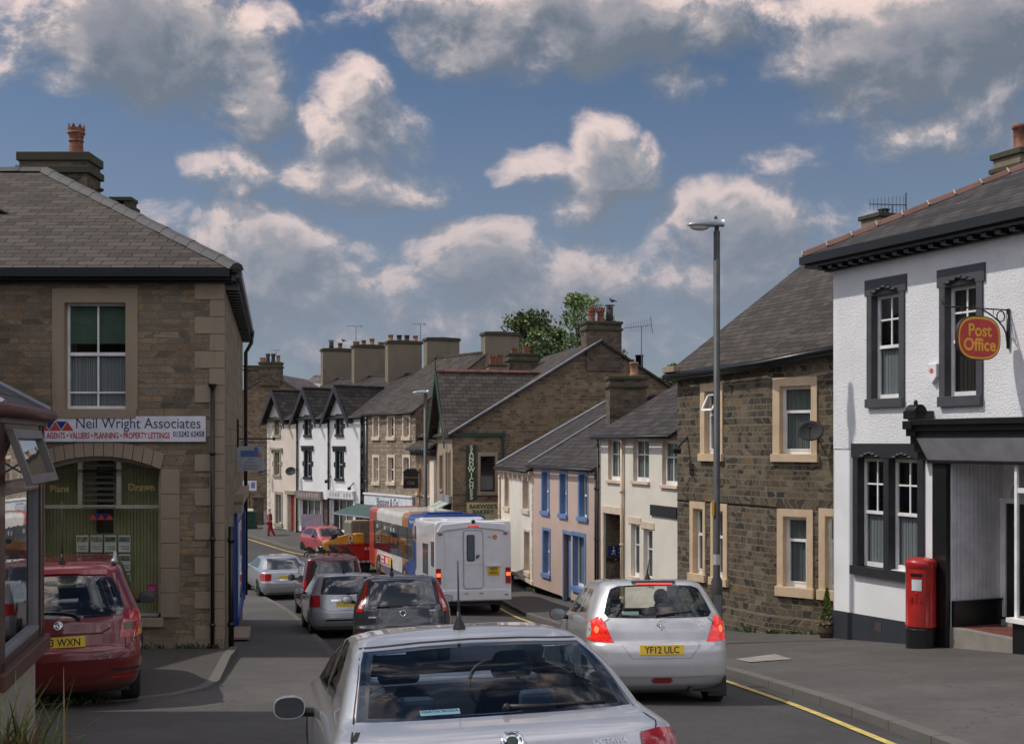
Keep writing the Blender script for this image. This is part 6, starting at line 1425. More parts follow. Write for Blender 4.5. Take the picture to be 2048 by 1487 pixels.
# people
def skin(name,pts,edges,rad,mat,parent,sub=1):
    me=bpy.data.meshes.new(name); me.from_pydata(pts,edges,[]); me.materials.append(mat); o=bpy.data.objects.new(name,me); COL.objects.link(o); o.parent=parent
    mo=o.modifiers.new('skin','SKIN'); me.skin_vertices.new(name='s') if not me.skin_vertices else None
    for i,r_ in enumerate(rad): me.skin_vertices[0].data[i].radius=(r_,r_) if not isinstance(r_,tuple) else r_
    me.skin_vertices[0].data[0].use_root=True
    mo.use_smooth_shade=True; s=o.modifiers.new('sub','SUBSURF'); s.levels=sub; s.render_levels=sub; return o
Y=67.; T=thing('person','person with white hair in red trousers walking on the far pavement','person',(P(540,1075,Y).x,Y,CZ-(1076-HY)*Y/FP),rz=0)
skm=paint('skin_tone',(.45,.25,.18),.6)
# body (walking to the left of the picture), x is the walking axis
bp=[(0,0,.92),(.0,0,1.12),(-.02,0,1.36),(-.04,0,1.47),(-.05,0,1.60),(.0,.18,1.34),(.03,.22,1.10),(-.12,.2,.95),(.0,-.18,1.34),(.10,-.22,1.12),(-.10,-.24,1.02),(.0,.09,.85),(.08,.09,.47),(.27,.09,.12),(.22,.09,.04),(0,-.09,.85),(-.05,-.09,.47),(-.08,-.09,.08),(-.18,-.09,.03),(-.19,.21,.90),(-.17,-.25,.99)]
be=[(0,1),(1,2),(2,3),(3,4),(2,5),(5,6),(6,7),(2,8),(8,9),(9,10),(0,11),(11,12),(12,13),(13,14),(0,15),(15,16),(16,17),(17,18),(7,19),(10,20)]
br_=[.13,.13,.14,.055,.10,.055,.045,.032,.055,.045,.032,.085,.06,.04,.035,.085,.06,.04,.035,.03,.03]
skin('body',bp,be,br_,skm,T)
tv=[(0,0,.94),(.0,.09,.84),(.08,.09,.47),(.26,.09,.14),(0,-.09,.84),(-.05,-.09,.47),(-.08,-.09,.12)]
skin('trousers',tv,[(0,1),(1,2),(2,3),(0,4),(4,5),(5,6)],[.15,.11,.085,.07,.11,.085,.07],paint('red_trousers',(.36,.025,.02),.8),T)
skin('top',[(0,0,.95),(0,0,1.12),(-.02,0,1.36),(.0,.18,1.34),(.03,.22,1.12),(-.08,.2,1.0),(.0,-.18,1.34),(.10,-.22,1.14),(-.05,-.24,1.05)],[(0,1),(1,2),(2,3),(3,4),(4,5),(2,6),(6,7),(7,8)],[.155,.15,.16,.075,.065,.055,.075,.065,.055],paint('dark_red_top',(.16,.03,.035),.8),T)
m=MB(); m.ell((-.03,0,1.62),(.105,.095,.095),12,8); m.build('hair',paint('white_hair',(.55,.50,.47),.8),T,smooth=True)
m=MB(); m.box(-.19,-.10,-.02,.12,.95,1.32); m.build('waistcoat',MATS['red_trousers'],T,bevel=.03)
T2=thing('carrier_bag','pale carrier bag held in the hand of the walking person','bag',(T.location.x-.30,Y+.2,T.location.z+.42)); m=MB(); m.add([(-.1,-.05,0),(.1,-.05,0),(.1,.05,0),(-.1,.05,0),(-.13,-.06,.3),(.13,-.06,.3),(.10,.06,.3),(-.12,.06,.3)],[(0,3,2,1),(4,5,6,7),(0,1,5,4),(1,2,6,5),(2,3,7,6),(3,0,4,7)]); m.tube([(-.06,0,.3),(0.1,0,.46),(.06,0,.3)],.008,5); m.build('bag_body',paint('pale_bag',(.45,.45,.44),.6),T2,bevel=.02)
# white panels / A boards by the shops
T=thing('a_board','grey display board standing on the pavement behind the pink car','board',tuple(P(622,1072,62.5))); m=MB(); m.box(-.5,.5,-.03,.03,.25,1.15); m.box(-.5,-.44,-.03,.03,-.3,.25); m.box(.44,.5,-.03,.03,-.3,.25); m.build('board',paint('grey_board',(.34,.34,.40),.5),T); m=MB(); m.box(-.45,.45,-.035,-.03,.28,.5); m.build('purple_strip',paint('purple_strip',(.22,.12,.26),.5),T)
T=thing('flower_tub','tub of red and white flowers outside the shops','planter',tuple(P(657,1080,62))); m=MB(); m.lathe([(.25,-.4),(.32,.1),(.28,.1),(.01,.08)],None,12); m.build('tub',M_darkp,T,smooth=True)
v=MB()
for i in range(700):
    p=Vector((rr_.gauss(0,.22),rr_.gauss(0,.18),abs(rr_.gauss(.15,.28)))); s=.045; q=Vector((rr_.gauss(0,1),rr_.gauss(0,1),rr_.gauss(0,1))).normalized(); w=q.orthogonal().normalized()*s; v.quad(p-w,p-q*s,p+w,p+q*s,m=0 if p.z<.25 else rr_.choice((0,1,2)))
v.build('flowers',[paint('tub_green',(.05,.09,.02),.6),paint('tub_red',(.5,.03,.03),.6),paint('tub_white',(.6,.55,.5),.6)],T)
# far hills closing the street, weeds at the wall feet, birds
def hill(u,v):
    x=-420+840*u; y=230+160*v; h=math.sin(PI*v)*(7.5+2.5*math.sin(x*.021)+1.6*math.sin(x*.063+1)); return (x,y,G(y)-.3+h)
o=sheet('hills',paint('hill_grass',(.045,.075,.03),.95,var=.5,vs=.05),hill,60,10)
rr_=random.Random(21); v=MB()
def weed(x,y,z,n,h,r):
    for _ in range(n):
        a=rr_.uniform(0,2*PI); b=Vector((x+rr_.gauss(0,r),y+rr_.gauss(0,r),z)); w=Vector((math.cos(a),math.sin(a),0))*rr_.uniform(.008,.02); t=Vector((rr_.gauss(0,.06),rr_.gauss(0,.06),h*rr_.uniform(.4,1.1))); v.quad(b-w,b+w,b+t*.6+w*1.6,b+t)
for i in range(26):
    t=rr_.random(); p=FRs.pt(FRs.L*t,.04,0); weed(p.x,p.y,pz(p.x,p.y),10,.10,.03)
for (px,Y) in((1139,38.9),(1071,42.7),(1060,43.2),(1190,37),(1500,26),(1800,22.6)):
    x,y=along(px,Y); weed(x,y,G(y)+.2,60,.16,.10)
for i in range(24): p=FE.pt(rr_.uniform(.1,2.2),.05,0); weed(p.x,p.y,G(p.y)+.22,14,.12,.04)
for i in range(40): weed(rr_.uniform(-6.2,-4.6),13.75+rr_.gauss(0,.06),G(13.7)+.11,9,.07,.05)
o=v.build('weeds',paint('weed_green',(.07,.11,.03),.7,var=.4)); o['kind']='stuff'; o['label']='small green weeds at the feet of the walls'; o['category']='weeds'
def bird(px,py,Y,label):
    b_=P(px,py,Y); T=thing('bird',label,'bird',tuple(b_),group='birds on the chimneys'); m=MB(); m.ell((0,0,.10),(.10,.055,.06),12,8); m.ell((-.09,0,.17),(.04,.035,.04),10,6); m.tube([(-.12,0,.17),(-.16,0,.165)],[.012,.002],5); m.tube([(.07,0,.10),(.2,0,.06)],[.03,.012],6); m.tube([(-.01,.02,.05),(-.01,.02,0)],.006,4); m.tube([(-.01,-.02,.05),(-.01,-.02,0)],.006,4); m.build('body',paint('black_feathers',(.015,.015,.017),.6),T,smooth=True)
bird(1225,606,51.1,'black bird perched on the metal cowl of the tall stone chimney'); bird(687,684,73.6,'black bird perched on a pot of the furthest rendered chimney')
# ================================================================ VEHICLES
M_cglass=glassm('car_glass',(.62,.68,.68),.8,.015,0); M_cglass2=glassm('car_glass_dark',(.30,.33,.34),1.,.015,0)
M_frit=paint('black_window_edge',(.012,.013,.015),.12,spec=.6)
M_gap=paint('panel_gap',(.008,.008,.008),.8)
M_lred=paint('lamp_red_lens',(.38,.012,.012),.12,coat=1,var=.25,vs=30); M_lclr=paint('lamp_clear_lens',(.55,.50,.46),.12,coat=1,var=.4,vs=30)
M_lorg=paint('lamp_amber_lens',(.6,.2,.02),.15,coat=1)
M_lit=paint('lit_brake_lamp',(.72,.02,.012),.12,em=.55,coat=1,var=.4,vs=45); M_lit2=paint('lit_brake_core',(1.,.16,.06),.3,em=1.3,var=.35,vs=60)
M_seat=paint('seat_fabric',(.06,.068,.085),.85); M_int=paint('car_interior',(.12,.13,.15),.8)
class Car:
    def __init__(s,name,label,cat,pos,heading,L,W,H,rings,pm,nr=2.8,a=.45,slope=None,roofc=.035,group=None):
        # heading: angle of travel to the left of +Y
        y=pos[1]; sl_=slope if slope is not None else math.atan2(G(y+L)-G(y),L)
        s.T=thing(name,label,cat,(pos[0],pos[1],pos[2] if len(pos)>2 else G(y)+.0),group=group); s.T.rotation_euler=(sl_,0,heading)
        s.L=L;s.W=W;s.H=H;s.r=rings;s.nr=nr;s.a=a;s.pm=pm;s.rc=roofc; s.cut=[]
    def ring(s,z):
        r=s.r
        if z<=r[0][0]: return r[0][1:]
        for p,q in zip(r,r[1:]):
            if z<=q[0]: 
                t=(z-p[0])/(q[0]-p[0]); return tuple(lerp(x,y,t) for x,y in zip(p[1:],q[1:]))
        return r[-1][1:]
    def half(s,z):
        yr,yf,w=s.ring(z)[:3]; n=s.nr; a=min(s.a,(yf-yr)*.45); out=[]
        af=min(a*1.25,(yf-yr)*.45)
        for i in range(15): th=PI/2*(i/14)**.9; out.append((w*math.sin(th)**(2/n),yr+a*(1-math.cos(th)**(2/n)) if th<PI/2-1e-6 else yr+a))
        for i in range(1,25): out.append((w,lerp(yr+a,yf-af,i/24)))
        for i in range(1,13): th=PI/2*(1-i/12); out.append((w*math.sin(th)**(2/n) if th>1e-6 else 0,yf-af*(1-math.cos(th)**(2/n))))
        return out
    def S(s,u,z,off=0):   # arc length from the rear centre line
        h=s.half(z); sg=1 if u>=0 else -1; d=abs(u)
        for p,q in zip(h,h[1:]):
            l=math.dist(p,q)
            if d<=l+1e-9 and l>0:
                t=d/l; x=lerp(p[0],q[0],t); y=lerp(p[1],q[1],t); dx,dy=(q[0]-p[0])/l,(q[1]-p[1])/l; return Vector(((x+dy*off)*sg,y-dx*off,z))
            d-=l
        return Vector((h[-1][0]*sg,h[-1][1],z))
    def Sy(s,y,z,side,off=0):
        h=s.half(z); best=None
        for p,q in zip(h,h[1:]):
            if p[1]<=y<=q[1] and q[1]>p[1]:
                t=(y-p[1])/(q[1]-p[1]); x=lerp(p[0],q[0],t); l=math.dist(p,q); dx,dy=(q[0]-p[0])/l,(q[1]-p[1])/l; return Vector(((x+dy*off)*side,y-dx*off,z))
        return Vector((h[0][0]*side,y,z))
    def body(s,dz=.025,rear_cut=None,side_cut=None,front_cut=None,name='body'):
        zs=[];z=s.r[0][0]; zt=s.r[-1][0]; n=int((zt-z)/dz)
        zs=[z+(zt-z)*i/n for i in range(n+1)]
        m=MB(); nh=len(s.half(zt)); per=2*nh-2
        def inside(poly,x,y):
            c=False; k=len(poly)
            for i in range(k):
                x1,y1=poly[i];x2,y2=poly[(i+1)%k]
                if (y1>y)!=(y2>y) and x<(x2-x1)*(y-y1)/(y2-y1)+x1: c=not c
            return c
        for z in zs:
            h=s.half(z); full=[(x,y) for x,y in h]+[(-x,y) for x,y in h[-2:0:-1]]; m.v+=[Vector((x,y,z)) for x,y in full]
        for j in range(len(zs)-1):
            zc=(zs[j]+zs[j+1])/2; h=s.half(zc); arc=[0]
            for p,q in zip(h,h[1:]): arc.append(arc[-1]+math.dist(p,q))
            for k in range(per):
                i0=k if k<nh else per-k; i1=(k+1)%per; i1=i1 if i1<nh else per-i1; sg=1 if k<nh-1 else -1
                uc=(arc[i0]+arc[i1])/2*sg; yc=(h[i0][1]+h[i1][1])/2; tot=arc[-1]
                if rear_cut and inside(rear_cut,uc,zc): continue
                if side_cut and any(inside(c,yc,zc) for c in side_cut) and 14<=min(i0,i1)<40: continue
                if front_cut and front_cut[0]<zc<front_cut[1] and abs(uc)>tot-front_cut[2]*.9: continue
                m.f.append((j*per+k,j*per+(k+1)%per,(j+1)*per+(k+1)%per,(j+1)*per+k)); m.m.append(0)
        b=(len(zs)-1)*per; top=m.v[b:b+per]; cy=sum(v.y for v in top)/per; prev=b
        for t in (.93,.82,.66,.45,.22):
            c=len(m.v)
            for v in top: m.v.append(Vector((v.x*t,cy+(v.y-cy)*t,zt+(s.rc)*(1-t**2.2)+ (s.H-zt-s.rc)*min(1,(1-t)*6) )))
            for k in range(per): m.f.append((prev+k,prev+(k+1)%per,c+(k+1)%per,c+k)); m.m.append(0)
            prev=c
        c=len(m.v); m.v.append(Vector((0,cy,zt+s.rc+(s.H-zt-s.rc)))); 
        for k in range(per): m.f.append((prev+k,prev+(k+1)%per,c)); m.m.append(0)
        m.f.append(tuple(range(per))[::-1]); m.m.append(1)
        o=m.build(name,[s.pm,M_black],s.T,smooth=True); s.b=o; return o
    def patch(s,poly,name,mat,off=.004,parent=None,side=None,rings=5,th=0,smooth=True,scale=1.,fr=None,fine=4):
        # poly of (u,z) on the rear, or (y,z) when side is given
        pts=[]
        for i in range(len(poly)):
            a=poly[i];b=poly[(i+1)%len(poly)]
            for k in range(fine): pts.append((lerp(a[0],b[0],k/fine),lerp(a[1],b[1],k/fine)))
        cx=sum(p[0] for p in pts)/len(pts);cz=sum(p[1] for p in pts)/len(pts); n=len(pts); m=MB()
        if name=='window_edge': ts=[1.0*scale,scale*(fr or .93)]
        else: ts=[scale*(1-i/rings) for i in range(rings)]
        pf=(lambda u,z,o:s.Sy(u,z,side,o)) if side else (lambda u,z,o:s.S(u,z,o))
        if th: m.v+=[pf(cx+(x-cx)*scale,cz+(z-cz)*scale,-.01) for x,z in pts]
        for t in ts: m.v+=[pf(cx+(x-cx)*t,cz+(z-cz)*t,off) for x,z in pts]
        R_=len(ts)+(1 if th else 0)
        flip=(side==-1)
        for j in range(R_-1):
            for k in range(n): m.f.append((j*n+k,j*n+(k+1)%n,(j+1)*n+(k+1)%n,(j+1)*n+k)); m.m.append(0)
        if name!='window_edge':
            c=len(m.v); m.v.append(pf(cx,cz,off)); 
            for k in range(n): m.f.append(((R_-1)*n+k,(R_-1)*n+(k+1)%n,c)); m.m.append(0)
        return m.build(name,mat,parent or s.T,smooth=smooth)
    def line(s,pts,w=.007,mat=None,name='panel_gap',off=.0015,side=None,parent=None):
        m=MB(); pf=(lambda u,z:s.Sy(u,z,side,off)) if side else (lambda u,z:s.S(u,z,off)); P_=[]
        for a,b in zip(pts,pts[1:]):
            for k in range(8): P_.append((lerp(a[0],b[0],k/8),lerp(a[1],b[1],k/8)))
        P_.append(pts[-1]); 
        for i,(u,z) in enumerate(P_):
            a=P_[max(i-1,0)];b=P_[min(i+1,len(P_)-1)]; dx,dz=b[0]-a[0],b[1]-a[1]; l=math.hypot(dx,dz) or 1; nx,nz=-dz/l*w/2,dx/l*w/2
            m.v+=[pf(u+nx,z+nz),pf(u-nx,z-nz)]
            if i: k=len(m.v); m.f.append((k-4,k-3,k-1,k-2)); m.m.append(0)
        return m.build(name,mat or M_gap,parent or s.b,smooth=True)
    def wheels(s,yr,yf,r=.31,wd=.2,steer=0,inset=.0,arch=True):
        for y,nm in((yr,'r'),(yf,'f')):
            for sd in(1,-1):
                x=sd*(s.W/2-.015-wd/2-inset); M=Matrix.Translation((x,y,r))@(Matrix.Rotation(steer if nm=='f' else 0,4,'Z'))@Matrix.Rotation(R(90)*sd,4,'Y')
                m=MB(); h=wd/2; m.lathe([(r*.62,-h),(r*.93,-h),(r,-h*.75),(r,h*.75),(r*.93,h),(r*.66,h),(r*.64,h*.8)],M,28); w=m.build('wheel',M_tyre,s.T,smooth=True)
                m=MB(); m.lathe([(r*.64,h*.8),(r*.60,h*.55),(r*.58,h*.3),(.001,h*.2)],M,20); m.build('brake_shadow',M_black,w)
                m=MB(); 
                for k in range(5):
                    Mk=M@Matrix.Rotation(2*PI*k/5,4,'Z'); m.add([Mk@Vector(v) for v in((.0,-.03,h*.55),(r*.62,-.045,h*.7),(r*.62,.045,h*.7),(0,.03,h*.55),(.0,-.03,h*.35),(r*.62,-.045,h*.5),(r*.62,.045,h*.5),(0,.03,h*.35))],[(0,1,2,3),(0,4,5,1),(3,2,6,7)])
                m.lathe([(r*.66,h*.78),(r*.61,h*.85),(r*.60,h*.5)],M,24); m.lathe([(.05,h*.5),(.05,h*.62),(.001,h*.64)],M,12)
                m.build('rim',M_rim,w)
                if arch:
                    pts=[(y+(r+.055)*math.cos(t),r+(r+.055)*math.sin(t)) for t in [PI*i/12 for i in range(13)]]+[(y-(r+.05),s.r[0][0]+.001),(y+(r+.05),s.r[0][0]+.001)]
                    try: s.patch(pts,'wheel_arch',M_black,.0025,s.b,side=sd,rings=3,smooth=False,fine=1)
                    except Exception as e: print('arch',e)
    def seats(s,y=1.75,z=.55,rear=None,x=.36,hh=.62,hr=True):
        m=MB(); 
        def seat(cx,cy,w,h,tilt=.18):
            M=Matrix.Translation((cx,cy,z))@Matrix.Rotation(tilt,4,'X')
            prof=[(-w,0),(-w*1.02,h*.6),(-w*.8,h*.92),(-w*.4,h),(w*.4,h),(w*.8,h*.92),(w*1.02,h*.6),(w,0)]
            m.prism([M@Vector((a,-.06,b)) for a,b in prof],M.to_3x3()@Vector((0,.12,0)))
            if hr:
                pr=[(-.13,h+.03),(-.14,h+.12),(-.10,h+.2),(.10,h+.2),(.14,h+.12),(.13,h+.03)]; m.prism([M@Vector((a,-.05,b)) for a,b in pr],M.to_3x3()@Vector((0,.09,0)))
        for sx in(-1,1): seat(sx*x,y,.24,hh*.78)
        o=m.build('front_seats',M_seat,s.T,bevel=.03)
        if rear:
            m=MB(); 
            M=Matrix.Translation((0,rear,z))@Matrix.Rotation(.2,4,'X'); m.box(-.58,.58,-.06,.06,0,.42,M)
            for sx in(-.36,.36): m.box(sx-.11,sx+.11,-.045,.045,.40,.56,M)
            m.build('rear_seat',M_seat,s.T,bevel=.03)
        m=MB(); m.box(-s.W*.42,s.W*.42,y+.75,y+1.15,.55,.97); m.build('dashboard',M_int,s.T,bevel=.03)
        m=MB(); M=Matrix.Translation((x,y+.55,.93))@Matrix.Rotation(R(65),4,'X'); m.tube([M@Vector((.18*math.cos(t),.18*math.sin(t),0)) for t in [2*PI*i/20 for i in range(21)]],.015,6); m.build('steering_wheel',M_black,s.T,smooth=True)
        m=MB(); m.box(-s.W*.42,s.W*.42,.35,y+1.2,.30,.34); m.build('cabin_floor',M_int,s.T)
    def plate(s,txt,u,z,w=.52,h=.112,off=.018,mat=None,sz=None,parent=None,lines=None):
        p=s.S(u,z,off); e=.02; a=s.S(u,z+h/2,off);b=s.S(u,z-h/2,off); up=(a-b).normalized() if False else Vector((0,.08,1)).normalized(); xd=(s.S(u+.1,z,off)-s.S(u-.1,z,off)).normalized()
        M=frame(p,xd,up); m=MB(); m.box(-w/2,w/2,-h/2,h/2,-.02,.0,M); o=m.build('number_plate',mat or M_plate,s.T,bevel=.003)
        if lines:
            for i,t in enumerate(lines): text(t,h*.50,M@Matrix.Translation((0,h*.24-h*.48*i,.001)),M_ink,o,'lettering',bold=.002,ext=.0006,sx=.95)
        else: text(txt,(sz or h*.98),M@Matrix.Translation((0,-.004,.001)),M_ink,o,'lettering',bold=.0015,ext=.0006,sx=.86)
        return o
    def badge(s,u,z,r=.045,kind='ring',off=.006):
        p=s.S(u,z,off); t=(s.S(u,z+.03,off)-s.S(u,z-.03,off)).normalized(); M=frame(p,(1,0,0),t); m=MB()
        if kind=='s':
            for sg in(1,-1):
                pts=[(-.9,.15),(.15,1.),(.5,.72),(-.2,.15),(.0,.0)] 
                m.tube([M@Vector((sg*x*r,sg*y*r,.003)) for x,y in((.05,1.0),(-.85,.42),(.0,-.02))],.006,5); m.tube([M@Vector((sg*x*r,sg*y*r,.003)) for x,y in((-.85,.42),(-.85,.12),(.0,-.38))],.005,5)
        else:
            m.lathe([(r,0),(r*.97,.008),(r*.82,.008),(r*.8,.002)],M,26)
            if kind=='oval': m.lathe([(r*.45,.002),(r*.42,.008),(r*.3,.008),(r*.28,.002)],M@Matrix.Diagonal((.8,1.3,1,1)),18)
        o=m.build('badge',M_chrome,s.T,smooth=True); 
        if kind=='ring': m=MB(); m.lathe([(r*.5,.003),(r*.3,.006),(.001,.006)],M,20); m.build('badge_centre',paint('badge_dark',(.02,.035,.025),.3),o)
        return M,o
    def mirror(s,side,y,z,mat,glass=M_chrome,w=.20,h=.14,out=.13):
        base=s.Sy(y,z,side,0); c=base+Vector((side*(out+.05),-.02,.03)); m=MB(); M=Matrix.Translation(c)
        sec=[(-.06,1.0),(.0,1.02),(.06,.85),(.10,.5),(.12,.15)]; n=18; b0=len(m.v)
        for (dy,k) in sec:
            for i in range(n):
                a=2*PI*i/n; m.v.append(c+Vector((w/2*k*math.copysign(abs(math.cos(a))**.75,math.cos(a)),dy,h/2*k*math.copysign(abs(math.sin(a))**.75,math.sin(a)))))
        for j in range(len(sec)-1):
            for i in range(n): m.f.append((j*n+i,j*n+(i+1)%n,(j+1)*n+(i+1)%n,(j+1)*n+i)); m.m.append(0)
        m.f.append(tuple(range((len(sec)-1)*n,len(sec)*n))); m.m.append(0); m.f.append(tuple(range(n))[::-1]); m.m.append(0)
        o=m.build('door_mirror',mat,s.T,smooth=False,bevel=.004)
        m=MB(); m.tube([base+Vector((-side*.02,0,-.02)),c+Vector((-side*w*.35,.02,-.04))],.03,8); m.build('mirror_arm',M_black,o,smooth=True)
        m=MB(); m.poly([c+Vector((w*.465*math.copysign(abs(math.cos(a))**.75,math.cos(a)),-.063,h*.455*math.copysign(abs(math.sin(a))**.75,math.sin(a)))) for a in [2*PI*i/18 for i in range(18)]]); m.build('mirror_glass',paint('mirror_silvering',(.22,.24,.26),.05,metal=1,var=0),o)
    def antenna(s,x,y,L=.4,back=.35,thick=.005,base=True,z=None):
        z=z if z is not None else s.H-.01; m=MB(); p0=Vector((x,y,z)); d=Vector((0,-back,1)).normalized()
        if base: m.lathe([(.045,-.02),(.038,.02),(.016,.07),(.010,.12)],Matrix.Translation(p0),14)
        p=p0+Vector((0,0,.09)) if base else p0; m.tube([p,p+d*L*.25,p+d*L*.27,p+d*L],[thick*1.5,thick*1.5,thick,thick*.8],6); return m.build('aerial',M_black,s.T,smooth=True)
    def wiper(s,u0,z0,u1,z1,arm=.5):
        m=MB(); p0=s.S(u0,z0,.02); p1=s.S(lerp(u0,u1,arm),lerp(z0,z1,arm),.035); m.tube([p0,p1],[.018,.009],8); m.lathe([(.02,-.02),(.02,.02),(.014,.03)],frame(p0,(1,0,0),(0,.3,1)),12)
        m.tube([s.S(lerp(u0,u1,t),lerp(z0,z1,t)-.0,.018) for t in(.12,.3,.5,.7,.85,1.0)],.009,6); return m.build('rear_wiper',M_black,s.T,smooth=True)
    def strip(s,pts,w,name,mat,off=.006,**k): return s.line(pts,w,mat,name,off,parent=s.T,**k)
def mirr(poly): return [(-x,z) for x,z in poly][::-1]
def rear_glass(c,poly,mat,parent=None):
    c.patch(poly,'window_edge',M_frit,.009,scale=1.0,fr=.91); return c.patch(poly,'rear_window',mat,.012,scale=.985)
def sides(c,polys,mat=None):
    for sd in(1,-1):
        for p in polys: 
            w=c.patch(p,'side_window',mat or M_cglass2,.004,side=sd,rings=3,fine=3)
def shrink(poly,k):
    cx=sum(p[0] for p in poly)/len(poly);cz=sum(p[1] for p in poly)/len(poly); return [(cx+(x-cx)*k,cz+(z-cz)*k) for x,z in poly]
SILV=carpaint('silver_paint',(.52,.53,.55),.55,rough=.30); SILV2=carpaint('silver_paint_bright',(.60,.59,.59),.45,rough=.30); SILV3=carpaint('silver_paint_far',(.42,.44,.45),.5,rough=.3)
REDP=carpaint('dark_red_paint',(.165,.010,.008),.15,rough=.3); GREYP=carpaint('dark_grey_paint',(.035,.037,.042),.3,rough=.25); MAR=carpaint('maroon_paint',(.085,.012,.018),.2,rough=.3); PNK=carpaint('faded_red_paint',(.38,.05,.06),.0,rough=.35)
# ---- silver liftback in the foreground
r_oct=[(.17,.14,4.35,.74),(.24,.05,4.48,.82),(.34,.01,4.55,.90),(.50,.0,4.57,.925),(.64,.01,4.56,.925),(.70,.05,4.5,.92),(.80,.07,4.42,.915),(.90,.09,3.9,.90),(.96,.11,3.55,.88),(.995,.16,3.42,.842),(1.01,.30,3.40,.832),(1.025,.46,3.36,.822),(1.06,.52,3.26,.812),(1.14,.66,3.05,.782),(1.22,.82,2.86,.750),(1.28,1.00,2.66,.718),(1.32,1.15,2.50,.700),(1.35,1.32,2.40,.682),(1.367,1.42,2.30,.66)]
hd=11.3; c=Car('silver_liftback_car','large silver liftback car in the foreground seen from behind over its roof','car',(.06,5.76,G(5.76)-.02),R(hd),4.57,1.77,1.417,r_oct,SILV,nr=3.5,a=.27,roofc=.035,group='cars in the street')
c.T.rotation_euler=(c.T.rotation_euler[0],R(-1.3),R(hd))
rg=[(-.745,1.036),(-.35,1.030),(0,1.028),(.35,1.030),(.745,1.036),(.72,1.15),(.68,1.28),(.65,1.33),(.30,1.345),(0,1.349),(-.30,1.345),(-.65,1.33),(-.68,1.28),(-.72,1.15)]
sg=[[(1.35,1.04),(2.05,1.02),(2.12,1.35),(1.75,1.35),(1.50,1.22)],[(2.12,1.02),(3.10,1.01),(2.75,1.17),(2.42,1.35),(2.18,1.36)]]
c.body(rear_cut=shrink(rg,.93),side_cut=[shrink(p,.9) for p in sg],front_cut=(1.03,1.37,.62))
M_og=glassm('liftback_glass',(.60,.72,.84),.32,.012,0)
rear_glass(c,rg,M_og); sides(c,sg,M_cglass)
c.line([(-.80,.985),(-.74,1.015),(-.70,1.03)],.012); 
c.line([(-.62,.70),(-.66,.86),(-.80,.99),(-.77,1.02),(-.68,1.342),(-.3,1.358),(0,1.362),(.3,1.358),(.68,1.342),(.77,1.02),(.80,.99),(.66,.86),(.62,.70),(-.62,.70)],.008)
for sd in(1,-1):
    pl=[(.67,.955),(.78,.965),(.96,.945),(1.04,.86),(.98,.74),(.82,.715),(.70,.72),(.67,.82)]; pl=pl if sd>0 else mirr(pl); o=c.patch(pl,'tail_lamp',M_lred,.008,rings=4); 
    pl=[(.70,.82),(.86,.84),(.90,.78),(.72,.765)]; pl=pl if sd>0 else mirr(pl); c.patch(pl,'reversing_lens',M_lclr,.011,parent=o)
c.wheels(.93,3.5,.32)
c.antenna(-.02,1.62,.34,.10,.006,z=1.40)
M_,bo=c.badge(0,.955,.058,'ring'); text('\u015eKODA'.replace('\u015e','S'),.022,M_@Matrix.Translation((0,.045,.009)),M_ink,bo,ext=.0005)
p=c.S(.50,.925,.006); text('OCTAVIA',.042,frame(p,(1,0,0),(0,.1,1)),M_chrome,c.T,ext=.002,name='model_lettering')
c.wiper(.05,1.066,.60,1.062,.42)
c.seats(2.1,.52,rear=1.25,x=.37,hh=.66)
m=MB(); m.box(-.62,.62,.60,1.15,.93,.95); m.build('parcel_shelf',M_int,c.T)
p=c.S(-.30,1.062,-.004); t=(c.S(-.3,1.09,0)-c.S(-.3,1.05,0)).normalized(); Mx=frame(p,(1,0,0),t); m=MB(); m.box(-.105,.105,-.022,.022,-.002,0,Mx); st_=m.build('window_sticker',paint('pale_green_sticker',(.50,.62,.56),.5),c.T); text('MARTIN SKODA',.027,Mx@Matrix.Translation((0,.006,.001)),M_ink,st_,ext=.0003)
m=MB(); m.box(-.21,.23,1.38,1.40,1.325,1.345); m.build('brake_lamp_housing',M_black,c.T)
m=MB(); m.ell((.0,3.02,1.28),(.12,.02,.035),12,6); m.build('inner_mirror',M_black,c.T,smooth=True)
c.mirror(-1,2.30,.885,paint('silver_mirror_shell',(.55,.56,.58),.3,metal=.5,coat=1),w=.205,h=.145,out=.11); c.mirror(1,2.35,.93,MATS['silver_mirror_shell'],w=.205,h=.145,out=.11)
# ---- silver hatchback with brake lamps lit
def swift_rings(L=3.85):
    return [(.19,.16,3.68,.72),(.26,.06,3.78,.79),(.36,.015,3.83,.83),(.50,.0,3.85,.845),(.66,.0,3.84,.848),(.735,.02,3.80,.846),(.76,.05,3.78,.845),(.90,.06,3.5,.838),(.98,.08,3.15,.826),(1.04,.11,2.98,.808),(1.07,.13,2.92,.798),(1.20,.21,2.72,.742),(1.32,.30,2.50,.690),(1.40,.37,2.36,.648),(1.44,.42,2.26,.622),(1.465,.50,2.18,.585)]
c=Car('silver_hatchback_car','silver hatchback with lit brake lamps between the foreground car and right kerb','car',(1.77,14.05),R(4),3.85,1.695,1.50,swift_rings(),SILV2,nr=3.1,a=.42,roofc=.02,group='cars in the street')
rg=[(-.61,1.055),(-.3,1.048),(0,1.046),(.3,1.048),(.61,1.055),(.66,1.10),(.60,1.28),(.55,1.38),(.45,1.418),(.2,1.428),(0,1.430),(-.2,1.428),(-.45,1.418),(-.55,1.38),(-.60,1.28),(-.66,1.10)]
sg=[[(.75,1.10),(1.40,1.07),(1.42,1.38),(.95,1.37)],[(1.46,1.07),(2.62,1.04),(2.15,1.36),(1.52,1.39)]]
c.body(rear_cut=shrink(rg,.92),side_cut=[shrink(p,.9) for p in sg],front_cut=(1.06,1.42,.6))
